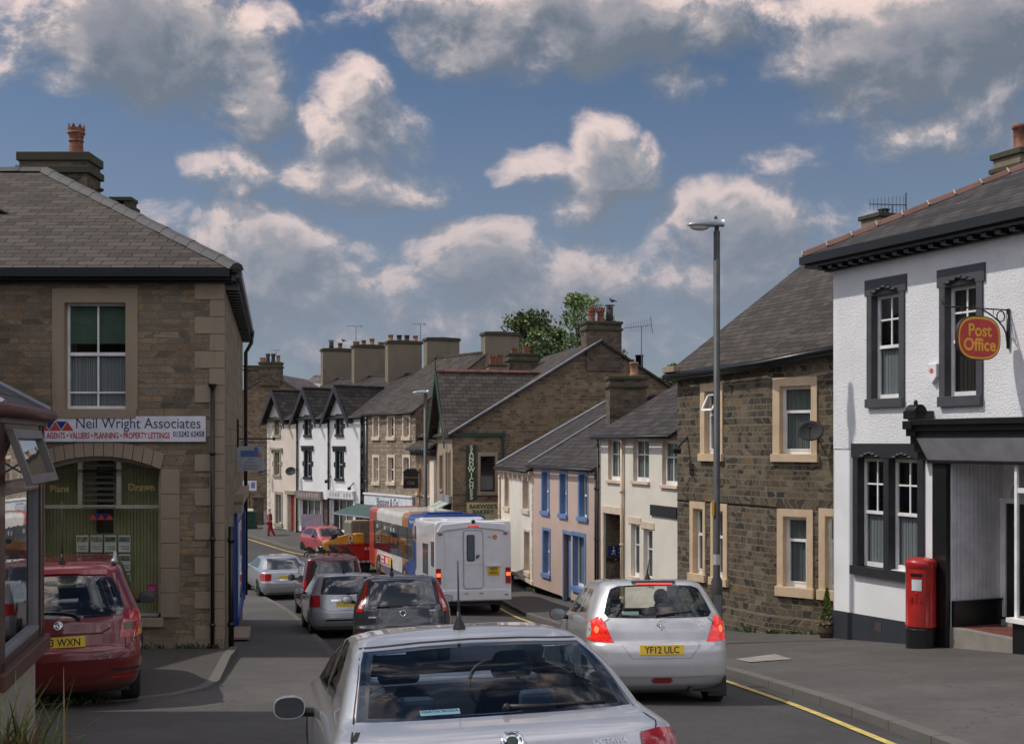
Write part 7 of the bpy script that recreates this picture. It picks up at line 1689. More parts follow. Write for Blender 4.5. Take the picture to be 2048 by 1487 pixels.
rear_glass(c,rg,glassm('hatch_glass',(.66,.70,.66),.8,.02,0)); sides(c,sg,M_cglass)
c.line([(-.60,1.035),(-.66,1.0),(-.60,.80),(-.55,.752),(0,.748),(.55,.752),(.60,.80),(.66,1.0),(.60,1.035)],.009)
c.strip([(-.27,1.455),(0,1.458),(.27,1.455)],.045,'high_brake_housing',M_black,.004); c.strip([(-.22,1.450),(0,1.453),(.22,1.450)],.030,'high_brake_lamp',paint('lit_strip',(1.,.05,.03),.3,em=1.6),.014)
for sd in(1,-1):
    pl=[(.70,1.075),(.80,1.04),(.93,.98),(.98,.88),(.97,.80),(.80,.775),(.56,.76),(.62,.90)]; q=pl if sd>0 else mirr(pl); o=c.patch(q,'tail_lamp',M_lit,.010,rings=4)
    pl=[(.86,1.0),(.95,.96),(.985,.87),(.96,.81),(.86,.82),(.84,.9)]; q=pl if sd>0 else mirr(pl); c.patch(q,'clear_lens',M_lclr,.013,parent=o,rings=3)
    pl=[(.73,.93),(.76,.955),(.79,.945),(.80,.90),(.78,.87),(.745,.875)]; q=pl if sd>0 else mirr(pl); c.patch(q,'lamp_core',M_lit2,.014,parent=o,rings=3)
pl=[(-.43,.742),(.43,.742),(.32,.585),(-.32,.585)]; 
c.line([(-.47,.735),(-.35,.575),(.35,.575),(.47,.735)],.012,mat=paint('crease_silver',(.40,.40,.40),.3,metal=.5),name='plate_recess_edge',off=.003)
c.plate('YF12 ULC',0,.675,.525,.115,.012)
c.strip([(-.80,.36),(0,.35),(.80,.36)],.012,'bumper_crease',paint('crease_silver',(.40,.40,.40),.3,metal=.5),.002)
c.patch([(-.10,.35),(.10,.35),(.13,.32),(.10,.285),(-.10,.285),(-.13,.32)],'fog_lamp',paint('dull_red_lens',(.22,.015,.015),.2,coat=1),.010,rings=3)
c.badge(0,.955,.055,'s'); p=c.S(.50,.955,.006); text('SWIFT',.045,frame(p,(1,0,0),(0,.1,1)),M_chrome,c.T,ext=.002,name='model_lettering')
c.wiper(-.02,1.075,.40,1.115,.5)
c.wheels(.62,3.02,.30,.2)
for sd in(1,-1): m=MB(); m.box(sd*.72-.115,sd*.72+.115,.30,.32,.10,.34); m.build('mud_flap',M_black,c.T,bevel=.008)
m=MB(); m.box(-.75,.75,.25,3.4,.16,.21); m.tube([(.35,.05,.21),(.35,.9,.21)],.03,8); m.ell((-.1,.5,.22),(.3,.14,.07),12,6); m.build('underbody',M_black,c.T)
c.antenna(-.02,.75,.22,.9,.006,z=1.485); c.seats(1.62,.55,rear=.95,x=.34); c.mirror(-1,2.45,.985,M_black,w=.21,h=.155,out=.10); c.mirror(1,2.45,.985,M_black,w=.21,h=.155,out=.10)
p=c.S(-.34,1.10,-.004); Mx=frame(p,(1,0,0),(0,.4,1)); m=MB(); m.box(-.10,.10,-.022,.022,-.002,0,Mx); m.build('window_sticker',MATS['pale_green_sticker'],c.T)
m=MB(); m.ell((.05,1.72,1.19),(.10,.11,.13),14,10); m.ell((.05,1.75,.95),(.2,.12,.18),14,8)
pr=thing('person','dark haired passenger seen through the rear window of the silver hatchback','person',(0,0,0)); 
pr.matrix_world=Matrix.Identity(4)
Mc=Matrix.Translation(c.T.location)@c.T.rotation_euler.to_matrix().to_4x4()
pw=Mc@Vector((.36,1.95,.62)); pr.location=pw; pr.rotation_euler=(0,0,R(2.6))
skin('body',[(0,0,0),(0,0,.25),(0,0,.42),(0,0,.50),(0,.0,.60),(.18,.0,.40),(.24,.1,.18),(-.18,0,.40),(-.24,.1,.18),(.1,.3,.0),(-.1,.3,.0)],[(0,1),(1,2),(2,3),(3,4),(2,5),(5,6),(2,7),(7,8),(0,9),(0,10)],[.14,.15,.12,.06,.105,.06,.05,.06,.05,.08,.08],skm,pr)
m=MB(); m.ell((0,-.02,.63),(.10,.11,.115),14,8); m.build('hair',paint('dark_hair',(.02,.015,.012),.7),pr,smooth=True)
skin('coat',[(0,0,.0),(0,0,.25),(0,0,.40),(.18,.0,.38),(.24,.1,.18),(-.18,0,.38),(-.24,.1,.18)],[(0,1),(1,2),(2,3),(3,4),(2,5),(5,6)],[.16,.165,.135,.075,.06,.075,.06],paint('dark_coat',(.03,.03,.035),.8),pr)
# ---- dark red estate on the forecourt
r_ver=[(.20,.15,4.05,.77),(.28,.06,4.18,.83),(.40,.02,4.23,.868),(.55,.0,4.24,.882),(.66,.01,4.22,.884),(.70,.06,4.2,.88),(.85,.08,4.1,.878),(.98,.10,3.75,.868),(1.05,.13,3.52,.852),(1.10,.15,3.42,.835),(1.25,.23,3.2,.772),(1.40,.31,2.98,.712),(1.50,.37,2.84,.678),(1.545,.41,2.74,.655),(1.575,.47,2.66,.62)]
c=Car('dark_red_estate_car','dark red estate car parked on the forecourt behind the bay window','car',(-4.94,13.05,G(13.1)+.075),R(18.5),4.24,1.77,1.62,r_ver,REDP,nr=3.2,a=.40,roofc=.03,slope=-.035,group='cars in the street')
rg=[(-.68,1.035),(-.3,1.02),(0,1.018),(.3,1.02),(.68,1.035),(.70,1.12),(.62,1.34),(.57,1.43),(.48,1.455),(.2,1.47),(0,1.473),(-.2,1.47),(-.48,1.455),(-.57,1.43),(-.62,1.34),(-.70,1.12)]
sg=[[(.62,1.12),(1.25,1.08),(1.3,1.48),(.85,1.46)],[(1.3,1.08),(2.2,1.07),(2.2,1.50),(1.36,1.49)],[(2.26,1.07),(3.2,1.06),(2.72,1.45),(2.28,1.50)]]
c.body(rear_cut=shrink(rg,.92),side_cut=[shrink(p,.9) for p in sg],front_cut=(1.1,1.5,.62))
rear_glass(c,rg,glassm('estate_glass',(.66,.70,.70),1.0,.02,0)); sides(c,sg,M_cglass)
c.line([(-.72,1.46),(-.70,1.0),(-.72,.62),(-.60,.56),(0,.55),(.60,.56),(.72,.62),(.70,1.0),(.62,1.47)],.009)
c.strip([(-.5,1.50),(0,1.515),(.5,1.50)],.05,'spoiler_edge',REDP,.02); c.strip([(-.22,1.503),(0,1.507),(.22,1.503)],.02,'high_brake_lamp',MATS['dull_red_lens'],.03)
for sd in(1,-1):
    pl=[(.70,1.04),(.84,1.10),(.98,1.08),(1.0,.90),(.99,.79),(.80,.78),(.64,.785),(.66,.92)]; q=pl if sd>0 else mirr(pl); o=c.patch(q,'tail_lamp',M_lred,.010,rings=4)
    pl=[(.70,.95),(.80,.95),(.80,.87),(.69,.87)]; q=pl if sd>0 else mirr(pl); c.patch(q,'reversing_lens',paint('dark_clear_lens',(.09,.05,.03),.2,coat=.4),.013,parent=o,rings=3)
    pl=[(.88,.88),(.96,.86),(.97,.80),(.84,.795)]; q=pl if sd>0 else mirr(pl); c.patch(q,'amber_lens',M_lorg,.013,parent=o,rings=3)
    a=[(.55,.44),(.95,.435)]; q=a if sd>0 else [(-x,z) for x,z in a]; c.strip(q,.022,'bumper_strip',M_black,.010)
    a=[(.56,.36),(.80,.355)]; q=a if sd>0 else [(-x,z) for x,z in a]; c.strip(q,.032,'rear_reflector',M_lred,.010)
    m=MB(); m.tube([(sd*.58,.70,1.60),(sd*.60,1.2,1.625),(sd*.60,2.4,1.61)],.022,8); m.ell((sd*.585,.66,1.60),(.045,.09,.04),10,6); m.build('roof_rail',paint('rail_grey',(.30,.31,.32),.4,metal=.5),c.T,smooth=True)
c.line([(-.42,.90),(-.32,.845),(.45,.845),(.55,.90)],.02,mat=paint('recess_shadow_red',(.06,.004,.004),.5),name='plate_recess_shade',off=.003)  # dark red strip paints in the shade of the plate recess
c.plate('Y53 WXN',.02,.765,.52,.115,.014); c.badge(.0,.945,.05,'oval'); 
p=c.S(.45,.62,.006); text('COROLLA',.036,frame(p,(1,0,0),(0,.05,1)),M_chrome,c.T,ext=.002,name='model_lettering'); text('VERSO',.03,frame(p+Vector((0,0,-.045)),(1,0,0),(0,.05,1)),M_chrome,c.T,ext=.002,name='model_lettering')
c.wheels(.78,3.35,.315,.205,steer=R(-24)); c.seats(2.05,.62,rear=1.15,x=.37,hh=.68); c.antenna(.02,.60,.62,-.03,.005,z=1.585)
c.mirror(1,2.35,1.0,M_black,w=.205,h=.155,out=.08); c.mirror(-1,2.35,1.0,M_black,w=.205,h=.155,out=.08)
m=MB(); P_=[c.S(.22,1.0,.03),c.S(.17,1.06,.045),c.S(.05,1.085,.045),c.S(-.35,1.10,.03)]; m.tube(P_,[.02,.018,.014,.01],8); m.tube([c.S(t,1.075,.016) for t in(-.5,-.3,-.1,.05)],.01,6); m.build('rear_wiper',M_black,c.T,smooth=True)
m=MB(); m.box(-.75,.75,.25,3.6,.18,.24); m.build('underbody',M_black,c.T)
# ---- dark grey hatchback
r_pun=[(.20,.16,3.80,.72),(.28,.05,3.95,.79),(.40,.01,4.0,.828),(.52,.0,4.03,.84),(.62,.01,4.0,.843),(.66,.05,3.96,.842),(.80,.07,3.8,.838),(.92,.10,3.4,.828),(1.0,.14,3.15,.81),(1.05,.17,3.05,.79),(1.18,.26,2.85,.735),(1.30,.35,2.62,.685),(1.40,.43,2.42,.64),(1.44,.49,2.34,.61),(1.465,.56,2.28,.575)]
c=Car('dark_grey_hatchback_car','dark grey hatchback with tall tail lamps just beyond the foreground car','car',(-1.83,20.2),R(7.5),4.03,1.69,1.50,r_pun,GREYP,nr=3.,a=.42,roofc=.02,group='cars in the street')
rg=[(-.58,1.0),(0,.99),(.58,1.0),(.58,1.10),(.53,1.38),(.48,1.405),(0,1.415),(-.48,1.405),(-.53,1.38),(-.58,1.10)]
sg=[[(.85,1.08),(1.4,1.05),(1.45,1.36),(1.0,1.37)],[(1.46,1.05),(2.7,1.02),(2.2,1.35),(1.52,1.38)]]
c.body(side_cut=None); rear_glass(c,rg,paint('dark_mirror_glass',(.035,.04,.042),.06,spec=.8,coat=.3,var=0)); sides(c,sg,MATS['dark_mirror_glass'])
c.line([(-.62,1.43),(-.66,1.0),(-.68,.60),(0,.58),(.68,.60),(.66,1.0),(.62,1.43)],.008)
for sd in(1,-1):
    pl=[(.60,1.40),(.66,1.38),(.76,1.10),(.83,.90),(.70,.87),(.64,1.05)]; q=pl if sd>0 else mirr(pl); o=c.patch(q,'tail_lamp',M_lred,.010,rings=3)
    pl=[(.68,1.10),(.72,1.08),(.78,.95),(.70,.94)]; q=pl if sd>0 else mirr(pl); c.patch(q,'clear_lens',M_lclr,.013,parent=o,rings=3)
    a=[(.56,.52),(.80,.53)]; q=a if sd>0 else [(-x,z) for x,z in a]; c.strip(q,.05,'rear_reflector',M_lred,.010)
c.badge(0,.86,.055,'ring'); c.plate('',0,.66,.1,.03,.001,mat=GREYP)
c.wiper(-.42,.975,.0,.985,.5)
p=c.S(-.50,.80,.006); text('DYNAMIC',.035,frame(p,(1,0,0),(0,.1,1)),M_chrome,c.T,ext=.002,name='trim_lettering'); p=c.S(.50,.90,.006); text('PUNTO',.035,frame(p,(1,0,0),(0,.1,1)),M_chrome,c.T,ext=.002,name='model_lettering')
c.wheels(.7,3.2,.30,.2); c.antenna(-.16,.95,.20,.02,.016,z=1.485); c.mirror(-1,2.6,.99,M_black,w=.2,h=.14,out=.09); c.mirror(1,2.6,.99,M_black,w=.2,h=.14,out=.09)
# ---- silver hatchback parked beyond
r_cor=[(.20,.14,4.0,.74),(.30,.03,4.12,.82),(.45,.0,4.17,.852),(.60,.01,4.16,.855),(.68,.04,4.1,.853),(.80,.08,3.9,.848),(.92,.11,3.5,.835),(1.0,.15,3.2,.815),(1.04,.18,3.12,.79),(1.18,.28,2.88,.73),(1.30,.38,2.65,.675),(1.38,.46,2.48,.635),(1.42,.53,2.36,.60)]
c=Car('silver_hatchback_car','silver hatchback parked between the dark grey hatchback and maroon van','car',(-3.66,26.9),R(13),4.17,1.71,1.46,r_cor,SILV3,nr=3.1,a=.42,roofc=.02,group='cars in the street')
rg=[(-.60,1.0),(0,.985),(.60,1.0),(.60,1.08),(.52,1.36),(.45,1.38),(0,1.39),(-.45,1.38),(-.52,1.36),(-.60,1.08)]
c.body(); rear_glass(c,rg,MATS['dark_mirror_glass']); sides(c,sg,MATS['dark_mirror_glass'])
for sd in(1,-1):
    pl=[(.62,.98),(.76,.98),(.90,.95),(.92,.74),(.76,.71),(.62,.72)]; q=pl if sd>0 else mirr(pl); c.patch(q,'tail_lamp',M_lred,.010,rings=3)
c.line([(-.60,.98),(-.60,.70),(-.45,.63),(.45,.63),(.60,.70),(.60,.98)],.008); c.strip([(-.38,.86),(0,.865),(.38,.86)],.04,'chrome_strip',M_chrome,.012)
c.plate('',0,.77,.52,.12,.014); c.badge(0,.93,.05,'oval'); c.wiper(-.02,1.0,.42,1.04,.5); c.strip([(-.5,.42),(.5,.42)],.035,'bumper_slot',M_black,.004); c.strip([(-.55,.30),(.55,.30)],.09,'lower_bumper',M_black,.004)
c.wheels(.72,3.32,.30,.2); c.antenna(-.02,.85,.32,.02,.006,z=1.45); c.mirror(-1,2.7,.99,SILV3,w=.2,h=.14,out=.09); c.mirror(1,2.7,.99,SILV3,w=.2,h=.14,out=.09)
# ---- maroon van with roof rack
r_van=[(.22,.10,3.95,.76),(.30,.02,4.08,.83),(.48,.0,4.12,.858),(.60,.02,4.10,.86),(.68,.05,4.0,.86),(.95,.06,3.75,.858),(1.05,.08,3.35,.852),(1.12,.09,3.25,.842),(1.30,.12,3.05,.812),(1.50,.16,2.75,.778),(1.68,.20,2.45,.742),(1.74,.24,2.35,.715),(1.77,.30,2.28,.67)]
c=Car('maroon_van','maroon people carrier with black roof bars parked on the left','van',(-4.98,33.6),R(14),4.13,1.72,1.81,r_van,MAR,nr=3.6,a=.32,roofc=.02,group='cars in the street')
rg=[(-.62,1.12),(0,1.11),(.62,1.12),(.62,1.2),(.58,1.62),(.5,1.645),(0,1.65),(-.5,1.645),(-.58,1.62),(-.62,1.2)]
sg=[[(.40,1.14),(1.25,1.12),(1.25,1.58),(.50,1.60)],[(1.35,1.12),(2.25,1.11),(2.25,1.60),(1.35,1.60)],[(2.32,1.11),(3.15,1.10),(2.65,1.52),(2.32,1.60)]]
c.body(); rear_glass(c,rg,MATS['dark_mirror_glass']); sides(c,sg,MATS['dark_mirror_glass'])
for sd in(1,-1):
    pl=[(.74,1.15),(.86,1.13),(.90,.9),(.88,.72),(.76,.72)]; q=pl if sd>0 else mirr(pl); c.patch(q,'tail_lamp',M_lred,.010,rings=3)
c.plate('',0,.80,.52,.12,.014); c.wheels(.68,3.35,.31,.2); c.mirror(-1,2.85,1.08,MAR,w=.2,h=.2,out=.1); c.mirror(1,2.85,1.08,MAR,w=.2,h=.2,out=.1)
m=MB()
for y in(.9,1.9): 
    m.tube([(-.70,y,1.76),(-.62,y,1.89),(.62,y,1.89),(.70,y,1.76)],.022,6)
    for x in(-.5,-.2,.15,.5): m.box(x-.05,x+.05,y-.06,y+.06,1.90,1.98); m.box(x-.09,x-.02,y-.03,y+.03,1.96,2.04)
m.build('roof_bars',M_black,c.T)
# ---- silver saloon near the bend
r_vec=[(.18,.12,4.45,.76),(.28,.03,4.55,.84),(.45,.0,4.6,.885),(.60,.01,4.58,.898),(.68,.05,4.5,.895),(.85,.08,4.1,.885),(.94,.10,3.6,.87),(.98,.20,3.5,.85),(1.0,.42,3.42,.83),(1.05,.52,3.3,.79),(1.15,.72,3.05,.73),(1.28,1.0,2.75,.66),(1.35,1.2,2.55,.62),(1.37,1.3,2.45,.58)]
c=Car('silver_saloon_car','silver saloon furthest left near the bend with two-tone red lamps','car',(-7.72,41.4),R(22),4.6,1.80,1.41,r_vec,SILV3,nr=3.1,a=.40,roofc=.02,slope=0,group='cars in the street')
rg=[(-.66,1.02),(0,1.01),(.66,1.02),(.60,1.12),(.52,1.33),(0,1.345),(-.52,1.33),(-.60,1.12)]
sg=[[(1.3,1.02),(2.0,1.0),(2.05,1.31),(1.6,1.28)],[(2.07,1.0),(3.2,.99),(2.6,1.28),(2.1,1.32)]]
c.body(); rear_glass(c,rg,MATS['dark_mirror_glass']); sides(c,sg,MATS['dark_mirror_glass'])
for sd in(1,-1):
    pl=[(.55,.90),(.90,.92),(1.05,.88),(1.06,.70),(.86,.66),(.58,.68)]; q=pl if sd>0 else mirr(pl); c.patch(q,'tail_lamp',M_lred,.010,rings=3)
c.plate('',0,.78,.52,.12,.014); c.strip([(-.4,.70),(.4,.70)],.03,'chrome_strip',M_chrome,.01); c.wheels(.95,3.6,.31,.2); c.mirror(-1,3.0,.95,M_black,w=.2,h=.14,out=.1); c.mirror(1,3.0,.95,M_black,w=.2,h=.14,out=.1)
# ---- faded red hatchback coming towards us (its nose faces the camera)
r_pol=[(.20,.10,3.55,.70),(.30,.03,3.68,.78),(.45,.0,3.72,.815),(.60,.01,3.7,.82),(.72,.15,3.66,.818),(.82,.55,3.62,.812),(.90,.85,3.58,.80),(.96,.98,3.55,.785),(1.10,1.18,3.45,.73),(1.25,1.42,3.33,.67),(1.35,1.60,3.25,.63),(1.38,1.68,3.18,.59)]
c=Car('faded_red_hatchback_car','faded red hatchback facing the camera near the far kerb','car',(-8.35,59.3),R(34),3.72,1.65,1.42,r_pol,PNK,nr=3.,a=.38,roofc=.02,slope=0,group='cars in the street')
rg=[(-.66,.98),(0,.97),(.66,.98),(.56,1.30),(0,1.34),(-.56,1.30)]
sg=[[(1.30,.98),(2.0,.99),(2.0,1.30),(1.62,1.28)],[(2.05,.99),(3.1,1.02),(3.05,1.27),(2.08,1.31)]]
c.body(); o=rear_glass(c,rg,MATS['dark_mirror_glass']); o.name='windscreen'; sides(c,sg,MATS['dark_mirror_glass'])
for sd in(1,-1):
    pl=[(.42,.68),(.72,.69),(.78,.56),(.44,.53)]; q=pl if sd>0 else mirr(pl); c.patch(q,'headlight',M_lclr,.010,rings=3)
    a=[(.80,.60),(.92,.60)]; q=a if sd>0 else [(-x,z) for x,z in a]; c.strip(q,.07,'indicator',M_lorg,.01)
c.strip([(-.35,.62),(.35,.62)],.09,'grille',M_black,.008); c.wheels(.70,3.05,.28,.18); c.mirror(-1,1.55,.93,PNK,w=.18,h=.13,out=.08); c.mirror(1,1.55,.93,PNK,w=.18,h=.13,out=.08)
# ---- motorhome
hdm=math.atan2(1.2,5.8)
Tm=thing('motorhome','white motorhome with a rear door and lit brake lamps','motorhome',(-1.14,35.6,G(35.6))); Tm.rotation_euler=(math.atan2(G(41.6)-G(35.6),6.),0,hdm)
M_mh=carpaint('white_gelcoat',(.82,.83,.86),.0,rough=.3); M_mh2=paint('white_panel',(.78,.79,.83),.4,coat=.5,var=.05)
def rbox(mb,x0,x1,y0,y1,z0,z1,r,n=5):
    pts=[]
    for (cx,cz,a0) in((x1-r,z1-r,0),(x0+r,z1-r,90),(x0+r,z0+r,180),(x1-r,z0+r,270)):
        for i in range(n+1): a=R(a0+90*i/n); pts.append((cx+r*math.cos(a),cz+r*math.sin(a)))
    mb.prism([Vector((x,y0,z)) for x,z in pts],(0,y1-y0,0)); return pts
m=MB(); rbox(m,-1.12,1.12,.12,4.6,.42,2.82,.12); m.build('body',M_mh,Tm,bevel=.02)
m=MB(); 
sec=[(4.3,.0,2.05,2.80),(3.4,.0,2.0,2.93),(5.3,.0,2.05,2.86),(5.75,.0,2.2,2.62)]
m.prism([(-1.1,4.2,2.0),(-1.1,3.6,2.78),(-1.1,4.2,2.88),(-1.1,5.2,2.87),(-1.1,5.75,2.66),(-1.1,5.85,2.35),(-1.1,5.6,2.0)],(2.2,0,0)); m.build('overcab',M_mh,Tm,bevel=.12)
m=MB(); m.prism([(-.98,4.4,.45),(-.98,4.4,2.1),(-.98,5.0,2.1),(-.98,5.6,1.25),(-.98,6.1,1.05),(-.98,6.2,.5)],(1.96,0,0)); m.build('cab',M_mh,Tm,bevel=.06)
# rear moulded frame
m=MB(); P0=rbox(m,-1.15,1.15,-.02,.14,.46,2.80,.16,6); m.build('rear_moulding',M_mh,Tm,bevel=.03)
m=MB(); m.prism([(-1.1,-.02,2.48),(-.95,-.02,2.72),(0,-.02,2.80),(.95,-.02,2.72),(1.1,-.02,2.48),(.98,-.02,2.46),(.85,-.02,2.53),(0,-.02,2.62),(-.85,-.02,2.53),(-.98,-.02,2.46)],(0,-.06,0)); m.build('rear_visor',M_mh,Tm,bevel=.02)
m=MB(); m.prism([(-1.14,-.02,.46),(1.14,-.02,.46),(1.12,-.02,.72),(.92,-.02,.78),(-.92,-.02,.78),(-1.12,-.02,.72)],(0,-.10,0)); m.build('rear_bumper',M_mh,Tm,bevel=.03)
for x0,x1 in((-.86,-.34),(.34,.86)):
    m=MB(); rbox(m,x0,x1,-.035,-.015,.85,2.50,.05); m.build('rear_panel',M_mh2,Tm,bevel=.006)
m=MB(); rbox(m,-.31,.31,-.055,-.01,.80,2.55,.08); dr=m.build('rear_door',M_mh2,Tm,bevel=.008)
m=MB(); 
q=[]; 
for (cx,cz,a0) in((.29-.08,2.53-.08,0),(-.29+.08,2.53-.08,90),(-.29+.08,.82+.08,180),(.29-.08,.82+.08,270)):
    for i in range(6): a=R(a0+90*i/5); q.append(Vector((cx+.08*math.cos(a),-.058,cz+.08*math.sin(a))))
m.tube(q+[q[0]],.010,5); m.tube([(-.29,-.06,1.52),(.29,-.06,1.52)],.004,4); m.build('door_seal',paint('seal_grey',(.22,.24,.27),.6),dr)
m=MB(); rbox(m,-.20,.04,-.07,-.05,1.62,2.40,.05); wn=m.build('door_window',M_black,dr); m=MB(); rbox(m,-.175,.015,-.076,-.07,1.65,2.37,.04); m.build('pane',paint('smoked_acrylic',(.10,.12,.15),.08,spec=.8),wn)
m=MB(); m.ell((.14,-.075,1.78),(.06,.02,.035),12,6); m.box(.08,.14,-.085,-.06,1.70,1.80); m.build('door_handle',M_metal,dr,smooth=True)
for sd in(1,-1):
    m=MB(); m.box(sd*.97,sd*1.13,-.07,-.02,.95,1.42); l_=m.build('tail_lamp',M_lred,Tm,bevel=.012); m=MB(); m.box(sd*.985,sd*1.115,-.078,-.07,1.17,1.28); m.build('brake_lamp',M_lit2,l_,bevel=.005)
    m=MB(); m.ell((sd*.98,-.05,2.42),(.07,.02,.025),10,6); m.build('marker_lamp',M_lred,Tm,smooth=True)
    m=MB(); m.ell((sd*.98,-.13,.62),(.06,.02,.02),10,6); m.build('marker_lamp',M_lred,Tm,smooth=True)
    m=MB(); m.box(sd*.22-.06,sd*.22+.06,-.135,-.11,.66,.69); m.build('reflector',M_lorg,Tm)
    for y in(1.35,5.2):
        mm=Matrix.Translation((sd*.92,y,.34))@Matrix.Rotation(R(90)*sd,4,'Y'); m=MB(); m.lathe([(.2,-.11),(.31,-.11),(.34,-.08),(.34,.08),(.31,.11),(.2,.11),(.001,.05)],mm,24); w_=m.build('wheel',M_tyre,Tm,smooth=True); m=MB(); m.lathe([(.2,.10),(.17,.07),(.001,.09)],mm,18); m.build('rim',M_rim,w_,smooth=True)
m=MB(); m.box(-.17,.17,-.10,-.05,2.63,2.67); m.build('high_brake_lamp',M_lit,Tm,bevel=.008); m=MB(); m.box(-.05,.05,-.12,-.02,2.74,2.84); m.build('reversing_camera',M_black,Tm,bevel=.01)
m=MB(); m.box(.43,.79,-.06,-.04,1.20,1.44); pl=m.build('number_plate',M_plate,Tm); m=MB(); m.box(.40,.82,-.10,-.03,1.45,1.50); m.build('plate_lamp',M_mh,pl,bevel=.01)
for i,t in enumerate(('AJ09','NGN')): text(t,.115,frame((.61,-.062,1.38-.115*i),(1,0,0),(0,0,1)),M_ink,pl,ext=.001,bold=.002)
m=MB(); m.lathe([(.075,0),(.075,.005),(.001,.006)],frame((.66,-.037,2.32),(1,0,0),(0,0,1)),20); m.build('orange_badge',paint('orange_badge',(.75,.22,.10),.5),Tm); text('Rio',.085,frame((.50,-.038,2.32),(1,0,0),(0,0,1)),paint('grey_badge_text',(.2,.2,.22),.5),Tm,ext=.001)
m=MB(); m.tube([(-.4,-.10,.45),(-.4,-.14,.33),(.4,-.14,.33),(.4,-.10,.45)],.018,6); m.box(-.9,.9,.2,1.2,.30,.45); m.box(-.9,.9,1.6,4.8,.32,.44); m.build('chassis',M_black,Tm)
for sd in(-1,1):
    for (y0,y1,z0,z1) in((.35,.95,1.45,2.2),(1.7,2.9,1.15,2.1),(4.7,5.3,2.15,2.6)):
        m=MB(); m.box(sd*1.115,sd*1.135,y0,y1,z0,z1); m.build('side_window',paint('smoked_window',(.05,.055,.07),.08,spec=.8),Tm,bevel=.01)
    m=MB(); m.prism([(sd*1.122,.3,.6),(sd*1.122,.8,1.0),(sd*1.122,2.2,.7),(sd*1.122,2.2,.62)],(sd*.004,0,0)); m.build('side_graphic',paint('lilac_graphic',(.42,.36,.44),.5),Tm)
m=MB(); m.box(-.5,.5,2.0,3.0,2.80,2.87); m.build('roof_light',M_mh,Tm,bevel=.03)
# ---- bus
hb=math.atan2(2.9,9.0); Tb=thing('bus','single deck bus in white, orange, red and blue livery beyond the motorhome','bus',(-2.10,43.2,G(43.2))); Tb.rotation_euler=(math.atan2(G(52)-G(43.2),9.3)*.6,0,hb)
LB=9.3; wB=1.24
M_bw=paint('bus_cream_white',(.58,.56,.51),.35,coat=.5); M_bb=paint('bus_blue',(.012,.055,.23),.3,coat=.6); M_bo=paint('bus_orange',(.40,.15,.03),.35,coat=.5); M_br=paint('bus_red',(.38,.045,.035),.35,coat=.5); M_bg=paint('bus_window',(.015,.018,.022),.06,spec=.9,coat=1,var=0); M_bk=paint('bus_skirt',(.10,.105,.14),.4)
def bshell(y0,y1,mat,name,z0=.30,z1=2.88,rr=.22):
    m=MB(); rbox(m,-wB,wB,y0,y1,z0,z1,rr,6); return m.build(name,mat,Tb)
bshell(.0,1.9,M_bb,'rear_body'); bshell(1.9,2.9,M_bo,'orange_section'); bshell(2.9,7.7,M_bw,'body'); bshell(7.7,LB,M_br,'red_section')
m=MB(); m.prism([(-wB+.1,0,.32),(-wB+.02,-.0,2.5),(-wB+.2,0,2.84),(wB-.2,0,2.84),(wB-.02,0,2.5),(wB-.1,0,.32)],(0,-.10,0)); m.build('rear_face',M_bb,Tb,bevel=.05)
m=MB(); m.prism([(-.95,-.10,2.45),(-.80,-.10,2.70),(.80,-.10,2.70),(.95,-.10,2.45)],(0,-.02,0)); m.box(-1.0,1.0,-.12,-.10,1.6,2.35); m.build('rear_window',M_bg,Tb)
